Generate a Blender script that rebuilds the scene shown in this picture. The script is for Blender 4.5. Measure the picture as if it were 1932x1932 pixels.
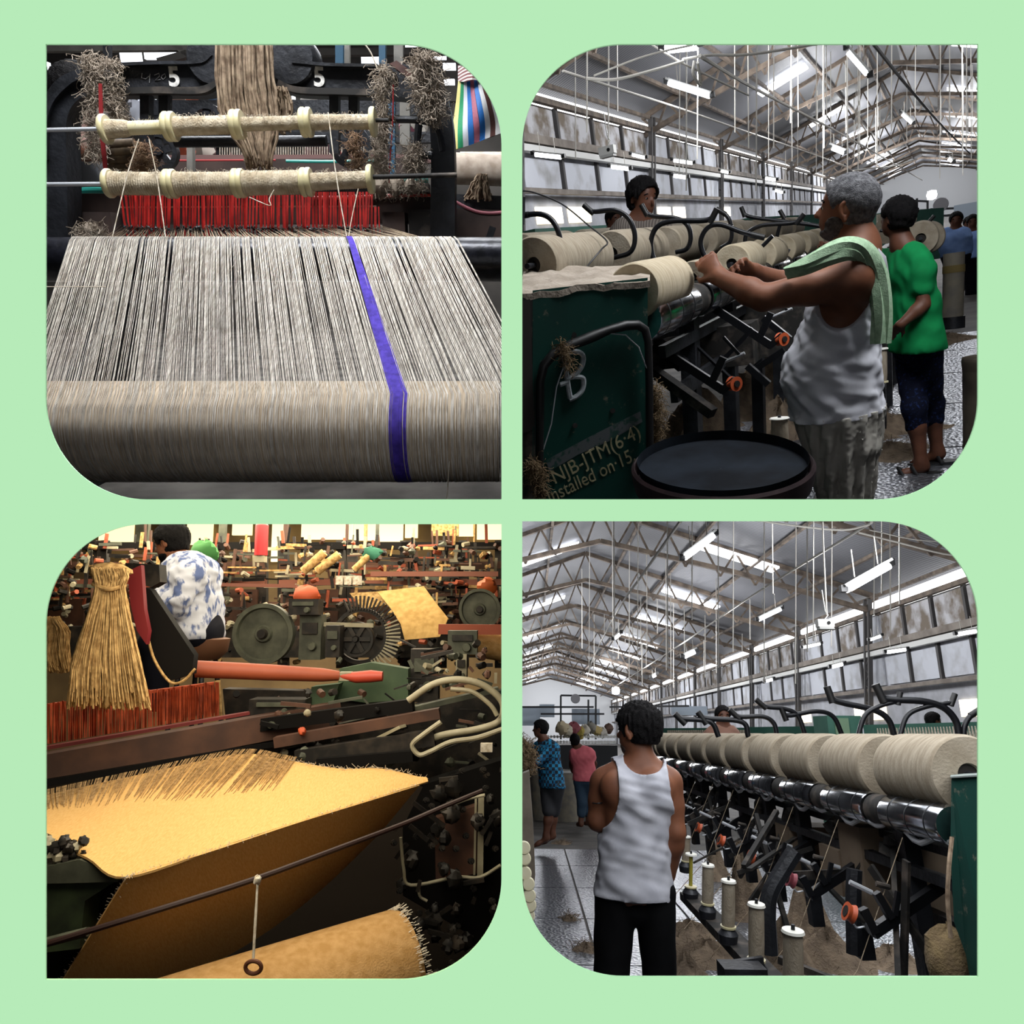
import bpy, bmesh, math, random
import numpy as np
from mathutils import Vector, Matrix

# ------------------------------------------------------------------ camera, world, exposure
for o in list(bpy.data.objects): bpy.data.objects.remove(o)
SC = bpy.context.scene
COL = SC.collection
F = 1400.0                                            # focal length in pixels of a 1932 px frame
cam_d = bpy.data.cameras.new('camera'); cam = bpy.data.objects.new('camera', cam_d)
COL.objects.link(cam); SC.camera = cam
cam_d.sensor_width = 36.0; cam_d.lens = 36.0 * F / 1932.0
cam_d.clip_start = 0.05; cam_d.clip_end = 400
cam.location = (0, 0, 0); cam.rotation_euler = (math.pi / 2, 0, 0)
W = bpy.data.worlds.new('daylight'); SC.world = W; W.use_nodes = True
W.node_tree.nodes['Background'].inputs[0].default_value = (1, 1, 1, 1)
W.node_tree.nodes['Background'].inputs[1].default_value = 1.0
vs = SC.view_settings
vs.view_transform = 'Standard'; vs.look = 'None'; vs.exposure = 0.0; vs.gamma = 1.0
vs.use_curve_mapping = False
try:
    SC.cycles.max_bounces = 5; SC.cycles.diffuse_bounces = 3; SC.cycles.glossy_bounces = 2
    SC.cycles.use_denoising = True; SC.cycles.use_adaptive_sampling = True; SC.cycles.adaptive_threshold = 0.015; SC.cycles.sample_clamp_indirect = 4.0
    SC.cycles.caustics_reflective = False; SC.cycles.caustics_refractive = False
except Exception: pass

# ------------------------------------------------------------------ the four rooms: each a rigid frame with the eye at its origin
def frame(vx, vy):
    d = Vector(((vx - 966) / F, 1, (966 - vy) / F)).normalized()
    ex = Vector((d.y, -d.x, 0)).normalized(); ez = ex.cross(d)
    return Matrix((ex, d, ez)).transposed()
Q = {'TL': frame(966, 500), 'TR': frame(1764, 391), 'BL': frame(966, 1150), 'BR': frame(1000, 1382), 'W': Matrix.Identity(3)}
QT = {k: m.transposed() for k, m in Q.items()}
def ray(q, px, py): return QT[q] @ Vector(((px - 966) / F, 1, (966 - py) / F))
def P(q, px, py, y=None, x=None, z=None):
    r = ray(q, px, py)
    k = y / r.y if y is not None else (x / r.x if x is not None else z / r.z)
    return r * k
def V(*a): return Vector(a)
def lerp(a, b, t): return a + (b - a) * t

# unseen area lights added over each workplace to brighten the rooms
def area_lamp(name, q, loc, target, sx, sy, power, col=(1, 1, 1)):
    l = bpy.data.lights.new(name, 'AREA'); l.shape = 'RECTANGLE'; l.size = sx; l.size_y = sy
    l.energy = power; l.color = col
    o = bpy.data.objects.new(name, l); COL.objects.link(o)
    o.location = Q[q] @ Vector(loc)
    o.rotation_euler = (Q[q] @ (Vector(target) - Vector(loc))).to_track_quat('-Z', 'Y').to_euler()
    return o
LAMPS = [
    ('high_bay_lamp', 'TL', (-0.75, 1.98, 1.75), (-0.75, 1.95, -0.1), 1.6, 0.4, 92, (0.95, 0.97, 1)),
    ('high_bay_lamp', 'TL', (-1.1, 3.7, 2.0), (-1.0, 2.9, 0), 2.2, 0.8, 75, (0.95, 0.97, 1)),
    ('high_bay_lamp', 'TL', (-1.5, 5.9, 2.2), (-1.4, 5.0, 0), 2.6, 0.8, 120, (0.95, 0.97, 1)),
    ('high_bay_lamp', 'TR', (0.6, 2.9, 2.0), (-0.3, 3.1, -0.4), 1.2, 1.0, 110, (0.95, 0.97, 1)),
    ('high_bay_lamp', 'TR', (-1.0, 3.2, 2.2), (-0.9, 3.2, -0.2), 1.4, 0.8, 42, (0.95, 0.97, 1)),
    ('ceiling_panel_lamp', 'W', (-0.72, 2.1, -0.0135), (-0.72, 2.1, -1), 1.1, 1.6, 35, (1, 0.9, 0.7)),  # light panels added on the unseen underside of the shelf
    ('ceiling_panel_lamp', 'W', (-1.6, 5.6, -0.0135), (-1.6, 5.6, -1), 2.6, 2.6, 200, (1, 0.88, 0.66)),
    ('ceiling_panel_lamp', 'W', (-1.1, 3.7, -0.0135), (-1.1, 3.7, -1), 1.8, 1.0, 20, (1, 0.88, 0.66)),
    ('ceiling_panel_lamp', 'W', (1.1, 2.85, -0.0135), (1.1, 2.85, -1), 1.6, 3.2, 62, (0.95, 0.97, 1)),
    ('ceiling_panel_lamp', 'W', (2.6, 7.0, -0.0135), (2.6, 7.0, -1), 3.6, 4.0, 160, (0.95, 0.97, 1)),
]
for L in LAMPS: area_lamp(*L)
def point_lamp(q, loc, power, r=0.6, col=(0.97, 0.98, 1)):
    l = bpy.data.lights.new('pendant_bulb', 'POINT'); l.energy = power; l.shadow_soft_size = r; l.color = col
    o = bpy.data.objects.new('pendant_bulb', l); COL.objects.link(o); o.location = Q[q] @ Vector(loc)
for y, p in ((7, 70), (10.5, 230), (17, 700), (26, 760), (38, 980), (54, 1300), (76, 1800), (104, 2300), (134, 2600)):       # unseen point lights added along both halls to brighten roof and walls
    p *= .85; point_lamp('TR', (-4.0, y, 3.9), p); point_lamp('TR', (1.6, y + 3, 4.2), p * .55)
for y, p in ((15, 700), (22, 740), (31, 950), (43, 1250), (58, 1650), (78, 2200), (98, 2600)):
    p *= .72; point_lamp('BR', (6.6, y, 3.4), p)
    if y > 15: point_lamp('BR', (0.9, y + 3, 4.6), p * .7)
point_lamp('BR', (5.0, 10.5, 2.2), 130, .3); point_lamp('TR', (-3.0, 8.5, 1.6), 80, .3)  # two more unseen lights added for the near ropes

# ------------------------------------------------------------------ materials
def srgb(h):
    if isinstance(h, str):
        h = h.lstrip('#'); c = [int(h[i:i + 2], 16) / 255 for i in (0, 2, 4)]
    else: c = list(h)
    return tuple((x / 12.92 if x <= 0.04045 else ((x + 0.055) / 1.055) ** 2.4) for x in c) + (1,)
MATS = {}
def mat(name, c, rough=0.7, metal=0.0, c2=None, scale=20, detail=4, lo=0.35, hi=0.65, bump=0.0, bscale=None,
        stretch=None, emit=None, power=0.0, kind='noise', wave_dir='X', spec=0.5, coat=0):
    if name in MATS: return MATS[name]
    m = bpy.data.materials.new(name); m.use_nodes = True; nt = m.node_tree; N = nt.nodes; L = nt.links
    b = N['Principled BSDF']
    b.inputs['Base Color'].default_value = srgb(c); b.inputs['Roughness'].default_value = rough
    b.inputs['Metallic'].default_value = metal
    b.inputs['Specular IOR Level'].default_value = spec
    if emit: b.inputs['Emission Color'].default_value = srgb(emit); b.inputs['Emission Strength'].default_value = power
    if c2 or bump:
        tc = N.new('ShaderNodeTexCoord'); mp = N.new('ShaderNodeMapping'); L.new(tc.outputs['Object'], mp.inputs[0])
        if stretch: mp.inputs['Scale'].default_value = stretch
        def tex(s):
            if kind == 'wave':
                t = N.new('ShaderNodeTexWave'); t.bands_direction = wave_dir; t.inputs['Scale'].default_value = s
                t.inputs['Distortion'].default_value = 0.6; t.inputs['Detail'].default_value = 1
            elif kind == 'voronoi':
                t = N.new('ShaderNodeTexVoronoi'); t.inputs['Scale'].default_value = s
            else:
                t = N.new('ShaderNodeTexNoise'); t.inputs['Scale'].default_value = s; t.inputs['Detail'].default_value = detail
            L.new(mp.outputs[0], t.inputs['Vector']); return t
        t = tex(scale)
        if c2:
            r = N.new('ShaderNodeValToRGB'); r.color_ramp.elements[0].position = lo; r.color_ramp.elements[1].position = hi
            r.color_ramp.elements[0].color = srgb(c); r.color_ramp.elements[1].color = srgb(c2)
            L.new(t.outputs['Distance' if kind == 'voronoi' else 'Fac'], r.inputs[0]); L.new(r.outputs[0], b.inputs['Base Color'])
        if bump:
            bp = N.new('ShaderNodeBump'); bp.inputs['Strength'].default_value = bump; bp.inputs['Distance'].default_value = 0.01
            tb = tex(bscale) if bscale else t
            L.new(tb.outputs['Distance' if kind == 'voronoi' else 'Fac'], bp.inputs['Height']); L.new(bp.outputs[0], b.inputs['Normal'])
    MATS[name] = m; return m

# ------------------------------------------------------------------ mesh builder (room coordinates)
BASE = {}
ROOTQ = {}
def perp(d):
    d = d.normalized(); a = Vector((0, 0, 1)) if abs(d.z) < 0.9 else Vector((1, 0, 0))
    u = d.cross(a).normalized(); return u, d.cross(u)
class MB:
    def __init__(s): s.v = []; s.f = []
    def add(s, vs, fs):
        n = len(s.v); s.v += [tuple(v) for v in vs]; s.f += [tuple(i + n for i in f) for f in fs]; return s
    def box(s, c, sz, R=None):
        x, y, z = [k / 2 for k in sz]; c = Vector(c)
        vs = [Vector((i * x, j * y, k * z)) for i in (-1, 1) for j in (-1, 1) for k in (-1, 1)]
        if R: vs = [R @ v for v in vs]
        return s.add([c + v for v in vs], [(0, 1, 3, 2), (4, 6, 7, 5), (0, 4, 5, 1), (2, 3, 7, 6), (0, 2, 6, 4), (1, 5, 7, 3)])
    def bar(s, a, b, w, h, up=(0, 0, 1)):
        a, b = Vector(a), Vector(b); d = (b - a).normalized(); up = Vector(up)
        if abs(d.dot(up)) > 0.98: up = Vector((1, 0, 0)) if abs(d.x) < 0.9 else Vector((0, 1, 0))
        sd = d.cross(up).normalized(); u = sd.cross(d)
        vs = [e + sd * (i * w / 2) + u * (j * h / 2) for e in (a, b) for i in (-1, 1) for j in (-1, 1)]
        return s.add(vs, [(0, 1, 3, 2), (4, 6, 7, 5), (0, 4, 5, 1), (2, 3, 7, 6), (0, 2, 6, 4), (1, 5, 7, 3)])
    def tube(s, pts, r, n=8, cap=True, closed=False):
        pts = [Vector(p) for p in pts]; m = len(pts)
        rs = r if isinstance(r, (list, tuple)) else [r] * m
        vs = []; u = None
        for i, p in enumerate(pts):
            if closed: d = pts[(i + 1) % m] - pts[i - 1]
            else: d = pts[min(i + 1, m - 1)] - pts[max(i - 1, 0)]
            if d.length < 1e-9: d = Vector((0, 0, 1))
            d.normalize()
            if u is None: u, w = perp(d)
            else:
                u = u - d * u.dot(d)
                if u.length < 1e-6: u, w = perp(d)
                u.normalize(); w = d.cross(u)
            for k in range(n):
                a = 2 * math.pi * k / n; vs.append(p + (u * math.cos(a) + w * math.sin(a)) * rs[i])
        fs = []
        for i in range(m if closed else m - 1):
            j = (i + 1) % m
            for k in range(n): k2 = (k + 1) % n; fs.append((i * n + k, i * n + k2, j * n + k2, j * n + k))
        if cap and not closed: fs.append(tuple(range(n - 1, -1, -1))); fs.append(tuple((m - 1) * n + k for k in range(n)))
        return s.add(vs, fs)
    def lathe(s, a, d, prof, n=24, cap=True):
        """revolve prof [(distance along d, radius)] about the axis a + t d"""
        a = Vector(a); d = Vector(d).normalized(); u, w = perp(d); vs = []; m = len(prof)
        for t, r in prof:
            for k in range(n):
                g = 2 * math.pi * k / n; vs.append(a + d * t + (u * math.cos(g) + w * math.sin(g)) * r)
        fs = [(i * n + k, i * n + (k + 1) % n, (i + 1) * n + (k + 1) % n, (i + 1) * n + k) for i in range(m - 1) for k in range(n)]
        if cap: fs.append(tuple(range(n - 1, -1, -1))); fs.append(tuple((m - 1) * n + k for k in range(n)))
        return s.add(vs, fs)
    def prism(s, poly, ext):
        poly = [Vector(p) for p in poly]; e = Vector(ext); n = len(poly)
        vs = poly + [p + e for p in poly]
        return s.add(vs, [tuple(range(n - 1, -1, -1)), tuple(range(n, 2 * n))] + [(i, (i + 1) % n, (i + 1) % n + n, i + n) for i in range(n)])
    def ring(s, outer, inner, ext):
        """solid between two closed outlines with the same number of points"""
        e = Vector(ext); n = len(outer); o = [Vector(p) for p in outer]; i_ = [Vector(p) for p in inner]
        vs = o + i_ + [p + e for p in o] + [p + e for p in i_]; fs = []
        for k in range(n):
            j = (k + 1) % n
            fs += [(k, j, n + j, n + k), (2 * n + k, 3 * n + k, 3 * n + j, 2 * n + j), (k, 2 * n + k, 2 * n + j, j), (n + k, n + j, 3 * n + j, 3 * n + k)]
        return s.add(vs, fs)
    def grid(s, rows, thick=None):
        """rows of points -> sheet, optionally thickened along its mean normal"""
        m = len(rows); n = len(rows[0]); R = [[Vector(p) for p in r] for r in rows]
        vs = [p for r in R for p in r]
        fs = [(i * n + k, i * n + k + 1, (i + 1) * n + k + 1, (i + 1) * n + k) for i in range(m - 1) for k in range(n - 1)]
        if thick:
            nv = []
            for i in range(m):
                for k in range(n):
                    du = R[i][min(k + 1, n - 1)] - R[i][max(k - 1, 0)]; dv = R[min(i + 1, m - 1)][k] - R[max(i - 1, 0)][k]
                    c = du.cross(dv); c = c.normalized() if c.length > 1e-12 else Vector((0, 0, 1)); nv.append(R[i][k] - c * thick)
            o = m * n; vs = vs + nv
            fs += [tuple(o + i for i in f[::-1]) for f in list(fs)]
            for i in range(m - 1):
                fs += [(i * n, (i + 1) * n, o + (i + 1) * n, o + i * n), ((i + 1) * n + n - 1, i * n + n - 1, o + i * n + n - 1, o + (i + 1) * n + n - 1)]
            for k in range(n - 1):
                fs += [(k + 1, k, o + k, o + k + 1), ((m - 1) * n + k, (m - 1) * n + k + 1, o + (m - 1) * n + k + 1, o + (m - 1) * n + k)]
        return s.add(vs, fs)
    def blob(s, c, r, n=8, amp=0.25, seed=0, squash=(1, 1, 1)):
        rg = random.Random(seed); c = Vector(c); vs = []; m = max(4, n // 2 + 1); ph = [rg.uniform(0, 6.28) for _ in range(6)]
        for i in range(m + 1):
            th = math.pi * i / m
            for k in range(n):
                a = 2 * math.pi * k / n
                rr = r * (1 + amp * (0.5 * math.sin(2 * a + ph[0] + 2 * th) + 0.5 * math.sin(3 * a + ph[1] - 3 * th) + 0.4 * math.sin(5 * a + ph[2] + 4 * th)) + rg.uniform(-amp, amp) * 0.35)
                vs.append(c + Vector((math.sin(th) * math.cos(a) * squash[0], math.sin(th) * math.sin(a) * squash[1], math.cos(th) * squash[2])) * rr)
        fs = [(i * n + k, (i + 1) * n + k, (i + 1) * n + (k + 1) % n, i * n + (k + 1) % n) for i in range(m) for k in range(n)]
        return s.add(vs, fs)
    def clip(s, q, pad=0.014):
        """keep a large sheet inside its own room: cut at the partition walls"""
        bm = bmesh.new(); vv = [bm.verts.new(v) for v in s.v]
        for f in s.f:
            try: bm.faces.new([vv[i] for i in f])
            except ValueError: pass
        sx = 1 if q[1] == 'R' else -1; sz = 1 if q[0] == 'T' else -1
        pl = [((sx * pad, 0, 0), (-sx, 0, 0)), ((0, 0, sz * pad), (0, 0, -sz)), ((0, 0, 0), (sx, -2.2, 0)), ((0, 0, 0), (0, -2.2, sz)), ((0, 1.05, 0), (0, -1, 0))]
        for co, no in pl:
            bmesh.ops.bisect_plane(bm, geom=bm.verts[:] + bm.edges[:] + bm.faces[:], plane_co=QT[q] @ Vector(co), plane_no=QT[q] @ Vector(no), clear_outer=True)
        bm.verts.index_update(); s.v = [tuple(v.co) for v in bm.verts]; s.f = [tuple(v.index for v in f.verts) for f in bm.faces]; bm.free(); return s
    def mesh(s, name, m, base, smooth=True, ang=40):
        me = bpy.data.meshes.new(name); b = Vector(base)
        me.from_pydata([(v[0] - b.x, v[1] - b.y, v[2] - b.z) for v in s.v], [], s.f)
        me.update()
        if smooth:
            me.polygons.foreach_set('use_smooth', [True] * len(me.polygons)); me.set_sharp_from_angle(angle=math.radians(ang))
        if m: me.materials.append(m)
        return me
    def part(s, name, m, parent, smooth=True, ang=40, kind=None, label=None):
        o = bpy.data.objects.new(name, s.mesh(name, m, BASE[parent.name], smooth, ang)); COL.objects.link(o); o.parent = parent
        BASE[o.name] = BASE[parent.name]
        if kind: o['kind'] = kind
        if label: o['label'] = label
        return o
    def solo(s, name, m, q, label, cat=None, group=None, kind=None, base=None, smooth=True, ang=40):
        if base is None:
            a = np.array(s.v); lo, hi = a.min(0), a.max(0); base = Vector(((lo[0] + hi[0]) / 2, (lo[1] + hi[1]) / 2, lo[2]))
        o = bpy.data.objects.new(name, s.mesh(name, m, base, smooth, ang)); COL.objects.link(o)
        settle(o, q, base, label, cat, group, kind); return o
def settle(o, q, base, label, cat, group, kind):
    o.matrix_world = Q[q].to_4x4() @ Matrix.Translation(Vector(base))
    BASE[o.name] = Vector(base); ROOTQ[o.name] = q
    if label: o['label'] = label
    if cat: o['category'] = cat
    if group: o['group'] = group
    if kind: o['kind'] = kind
def thing(name, q, base, label, cat=None, group=None, kind=None):
    o = bpy.data.objects.new(name, None); COL.objects.link(o); o.empty_display_size = 0.1
    settle(o, q, base, label, cat, group, kind); return o
def dup(root, q, loc, label=None, R=None, scale=1.0, group=None, kids=True):
    """copy a thing with its parts and sub-parts to another place of the same room"""
    c = root.copy(); COL.objects.link(c)
    M = Q[q].to_4x4() @ Matrix.Translation(Vector(loc))
    if R: M = M @ R.to_4x4()
    c.matrix_world = M @ Matrix.Diagonal((scale, scale, scale, 1)); BASE[c.name] = Vector(loc); ROOTQ[c.name] = q
    if label: c['label'] = label
    if group: c['group'] = group
    if kids:
        for ch in root.children:
            d = ch.copy(); COL.objects.link(d); d.parent = c
            for g in ch.children:
                e = g.copy(); COL.objects.link(e); e.parent = d
    return c
def curve(pts, n=6, closed=False):
    """Catmull-Rom through pts"""
    p = [Vector(a) for a in pts]; m = len(p); out = []
    for i in range(m if closed else m - 1):
        a = p[(i - 1) % m] if (closed or i) else p[0] * 2 - p[1]; b = p[i]; c = p[(i + 1) % m]
        d = p[(i + 2) % m] if (closed or i + 2 < m) else c * 2 - b
        for k in range(n):
            t = k / n; out.append(0.5 * (2 * b + (c - a) * t + (2 * a - 5 * b + 4 * c - d) * t * t + (3 * b - a - 3 * c + d) * t ** 3))
    if not closed: out.append(p[-1])
    return out
def pxl(q, pts, y=None, n=0, **k):
    """pixel outline at one depth (y) or each with its own depth -> points"""
    out = [P(q, a[0], a[1], y=(a[2] if len(a) > 2 else y), **k) if (len(a) > 2 or y is not None) else P(q, a[0], a[1], **k) for a in pts]
    return curve(out, n) if n else out

# ------------------------------------------------------------------ solid figures: signed distance fields -> surface nets
def sdf_mesh(f, lo, hi, h):
    lo = np.array(lo, float) - 2 * h; hi = np.array(hi, float) + 2 * h
    n = np.ceil((hi - lo) / h).astype(int) + 1
    ax = [lo[i] + h * np.arange(n[i]) for i in range(3)]
    B_ = 4; nb = (n + B_ - 1) // B_
    cx = [lo[i] + h * (B_ * np.arange(nb[i]) + (B_ - 1) / 2) for i in range(3)]
    C_ = f(np.stack(np.meshgrid(*cx, indexing='ij'), -1).reshape(-1, 3)).reshape(nb)
    D = C_.repeat(B_, 0).repeat(B_, 1).repeat(B_, 2)[:n[0], :n[1], :n[2]].copy()
    near = np.argwhere(np.abs(D) < h * 7.0)
    D[near[:, 0], near[:, 1], near[:, 2]] = f(lo + h * near)
    D[0] = np.maximum(D[0], h); D[-1] = np.maximum(D[-1], h); D[:, 0] = np.maximum(D[:, 0], h); D[:, -1] = np.maximum(D[:, -1], h); D[:, :, 0] = np.maximum(D[:, :, 0], h); D[:, :, -1] = np.maximum(D[:, :, -1], h)
    S = D < 0; cs = [(i, j, k) for i in (0, 1) for j in (0, 1) for k in (0, 1)]
    c = n - 1
    def sub(A, o): return A[o[0]:o[0] + c[0], o[1]:o[1] + c[1], o[2]:o[2] + c[2]]
    cnt = sum(sub(S, o).astype(int) for o in cs); act = (cnt > 0) & (cnt < 8)
    idx = -np.ones(c, int); I = np.argwhere(act); idx[act] = np.arange(len(I))
    acc = np.zeros((len(I), 3)); num = np.zeros(len(I))
    for a in cs:
        for d in range(3):
            if a[d]: continue
            b = list(a); b[d] = 1
            va = D[I[:, 0] + a[0], I[:, 1] + a[1], I[:, 2] + a[2]]; vb = D[I[:, 0] + b[0], I[:, 1] + b[1], I[:, 2] + b[2]]
            x = (va < 0) != (vb < 0); t = np.where(x, va / np.where(x, va - vb, 1), 0)
            p = np.tile(np.array(a, float), (len(I), 1)); p[:, d] += t; acc += p * x[:, None]; num += x
    pos = lo + h * (I + acc / num[:, None]); faces = []
    for d in range(3):
        e, g = (d + 1) % 3, (d + 2) % 3
        sl = [slice(1, n[k] - 1) for k in range(3)]; sl[d] = slice(0, n[d] - 1); s2 = list(sl); s2[d] = slice(1, n[d])
        A = S[tuple(sl)]; B = S[tuple(s2)]; off = np.array([s.start for s in sl])
        E = np.argwhere(A != B)
        if not len(E): continue
        ins = A[tuple(E.T)]; E = E + off
        def cell(de, dg):
            q_ = E.copy(); q_[:, e] -= de; q_[:, g] -= dg; return idx[q_[:, 0], q_[:, 1], q_[:, 2]]
        quad = np.stack([cell(1, 1), cell(0, 1), cell(0, 0), cell(1, 0)], 1)
        quad[~ins] = quad[~ins][:, ::-1]; faces.append(quad[(quad >= 0).all(1)])
    mb = MB(); mb.v = [tuple(p) for p in pos]; mb.f = [tuple(int(i) for i in q_) for q_ in np.concatenate(faces)]
    return mb
def A3(v): return np.array([v[0], v[1], v[2]], float)
def s_cap(a, b, ra, rb):
    a, b = A3(a), A3(b); ab = b - a; L = max(ab @ ab, 1e-9)
    def f(p):
        t = np.clip((p - a) @ ab / L, 0, 1); return np.linalg.norm(p - a - t[:, None] * ab, axis=1) - (ra + (rb - ra) * t)
    return f
def s_el(c, r, lat=None, up=None):
    c = A3(c); r = np.array(r, float)
    if lat is not None:
        x = A3(lat); x /= np.linalg.norm(x); z = A3(up if up is not None else (0, 0, 1)); z = z - x * (x @ z); z /= np.linalg.norm(z); M = np.stack([x, np.cross(z, x), z], 1)
    else: M = np.eye(3)
    def f(p):
        q_ = (p - c) @ M; k0 = np.linalg.norm(q_ / r, axis=1); k1 = np.linalg.norm(q_ / (r * r), axis=1); return k0 * (k0 - 1) / np.maximum(k1, 1e-6)
    return f
def s_slab(a, b, wa, da, wb, db, lat):
    """elliptical tapered capsule: half width w along lat, half depth d"""
    a, b = A3(a), A3(b); ab = b - a; Ln = np.linalg.norm(ab); n = ab / Ln; l = A3(lat); l = l - n * (l @ n); l /= np.linalg.norm(l); fr = np.cross(n, l)
    def f(p):
        q0 = p - a; t = np.clip(q0 @ n / Ln, 0, 1); q_ = q0 - t[:, None] * ab
        w = wa + (wb - wa) * t; d = da + (db - da) * t; m = np.minimum(w, d)
        return (np.sqrt((q_ @ l / w) ** 2 + (q_ @ fr / d) ** 2 + (q_ @ n / m) ** 2) - 1) * m
    return f
def s_un(fs, k=0.03):
    def f(p):
        r = fs[0](p)
        for g in fs[1:]:
            b = g(p); h = np.clip(0.5 + 0.5 * (b - r) / k, 0, 1); r = b * (1 - h) + r * h - k * h * (1 - h)
        return r
    return f
def s_off(f, d): return lambda p: f(p) - d
def s_and(*fs): return lambda p: np.max([g(p) for g in fs], axis=0)
def s_cut(f, *gs): return lambda p: np.max([f(p)] + [-g(p) for g in gs], axis=0)
def s_pl(c, n):
    c, n = A3(c), A3(n); n = n / np.linalg.norm(n); return lambda p: (p - c) @ n
def s_wr(f, amp, sc, d=(0, 0, 1), seed=0):
    """cloth creases across direction d"""
    rg = np.random.RandomState(seed); d = A3(d); d /= np.linalg.norm(d); W_ = [(rg.randn(3) * 0.35 + d) * sc * s for s in (1, 1.9, 3.1)]; ph = rg.uniform(0, 6.28, 3)
    return lambda p: f(p) + amp * sum(np.sin(p @ w + ph[i] + 1.5 * np.sin(p @ W_[(i + 1) % 3][[1, 2, 0]] * 0.5)) / (1 + i) for i, w in enumerate(W_))

# ------------------------------------------------------------------ shared materials
M_mint = mat('mint_paint', '#b7ebb9', 0.9, spec=0.0)
M_dark = mat('cabinet_dark', '#2a2a2c', 0.95, spec=0.1)
M_iron = mat('black_cast_iron', '#131417', 0.45, 0.3, c2='#2c2e33', scale=9, bump=0.25, bscale=60)
M_ironr = mat('dusty_iron', '#1b1917', 0.75, 0.2, c2='#5a5149', scale=14, lo=0.5, hi=0.75)
M_steel = mat('bright_steel', '#c4c7cc', 0.32, 0.45)
M_chrome = mat('chrome_drum', '#c8ccd2', 0.16, 1.0, c2='#55585e', scale=7, lo=0.45, hi=0.7, stretch=(1, 1, 1))
M_jute = mat('jute_yarn', '#b3a38c', 0.95, c2='#8a7862', scale=40, bump=0.4, bscale=160, spec=0.1)
M_jutel = mat('pale_jute', '#d2cabb', 0.95, c2='#a89a85', scale=60, spec=0.1)
M_fluff = mat('jute_fluff', '#6f6255', 1.0, c2='#8b7b69', scale=12, bump=0.8, bscale=70, spec=0.0)
M_cream = mat('cream_plastic', '#d3ceb6', 0.45, c2='#c0b68c', scale=8)
M_white = mat('white_paint', '#e4e4e0', 0.6)
M_rubber = mat('black_rubber', '#0d0d0e', 0.5)
M_green = mat('green_machine_paint', '#0d4238', 0.5, c2='#123a32', scale=6, spec=0.3)
def text(body, q, p, xd, yd, size, m, parent, name, ext=0.001, bold=0.0):
    """flat painted lettering lying on a surface of its parent"""
    c = bpy.data.curves.new(name, 'FONT'); c.body = body; c.size = size; c.extrude = ext; c.offset = bold; c.materials.append(m)
    tmp = bpy.data.objects.new(name, c); COL.objects.link(tmp)
    me = bpy.data.meshes.new_from_object(tmp.evaluated_get(bpy.context.evaluated_depsgraph_get())); bpy.data.objects.remove(tmp)
    o = bpy.data.objects.new(name, me); COL.objects.link(o); o.parent = parent
    xd = Vector(xd).normalized(); yd = Vector(yd); yd = (yd - xd * yd.dot(xd)).normalized(); zd = xd.cross(yd)
    M3 = Matrix((xd, yd, zd)).transposed(); o.matrix_local = Matrix.Translation(Vector(p) - BASE[parent.name]) @ M3.to_4x4()
    BASE[o.name] = BASE[parent.name]; return o
def strands(q, path, y, n, r, seed=0, jit=1.0, seg=8, sides=3, fan=None, dy=0.03):
    """loose yarn: path = [(px, py, half width px)] from top to bottom"""
    rg = random.Random(seed); m = MB()
    for i in range(n):
        u = rg.uniform(-1, 1); dep = rg.uniform(-dy, dy); end = rg.uniform(0.82, 1.0); pts = []
        K = len(path) - 1
        for k in range(seg + 1):
            t = k / seg * end * K; j = min(int(t), K - 1); w = t - j
            a, b = path[j], path[j + 1]
            pts.append(P(q, lerp(a[0], b[0], w) + u * lerp(a[2], b[2], w) + rg.gauss(0, 1.2) * jit, lerp(a[1], b[1], w) + rg.gauss(0, 1.0) * jit, y=y + dep + rg.gauss(0, 0.003) * jit))
        m.tube(pts, r * rg.uniform(0.7, 1.3), n=sides)
    return m
def fuzz(q, path, y, n, r, seed=0, seg=7):
    """matted tuft: short curled tubes and soft lumps"""
    rg = random.Random(seed); m = MB(); K = len(path) - 1; r *= 0.42; n *= 4; seg += 3
    for i in range(n):
        t = rg.random() * K; j = min(int(t), K - 1); w = t - j; a, b = path[j], path[j + 1]
        x = lerp(a[0], b[0], w) + rg.uniform(-1, 1) * lerp(a[2], b[2], w); yy = lerp(a[1], b[1], w)
        p = P(q, x, yy, y=y + rg.uniform(-0.03, 0.03)); pts = [p]; d = Vector((rg.gauss(0, 1), rg.gauss(0, 0.6), rg.gauss(-0.5, 1)))
        for k in range(seg):
            d = (d + Vector((rg.gauss(0, 0.7), rg.gauss(0, 0.5), rg.gauss(-0.15, 0.7)))).normalized(); pts.append(pts[-1] + d * r * 5)
        m.tube(pts, [r * rg.uniform(0.5, 1) for _ in pts], n=3, cap=False)
    for j in range(K * 3):
        t = (j + 0.5) / 3; i0 = min(int(t), K - 1); w = t - i0; a, b = path[i0], path[i0 + 1]
        c = P(q, lerp(a[0], b[0], w), lerp(a[1], b[1], w), y=y); rr = (P(q, lerp(a[0], b[0], w) + lerp(a[2], b[2], w) * 0.75, lerp(a[1], b[1], w), y=y) - c).length
        m.blob(c, rr, 10, 0.25, seed + j)
    return m

M_hank = mat('raw_jute', '#a3907a', 0.95, c2='#6d5c4c', scale=45, spec=0.1)
M_tuft = mat('matted_jute', '#9d9284', 1.0, c2='#756a5e', scale=30, spec=0.05)
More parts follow.
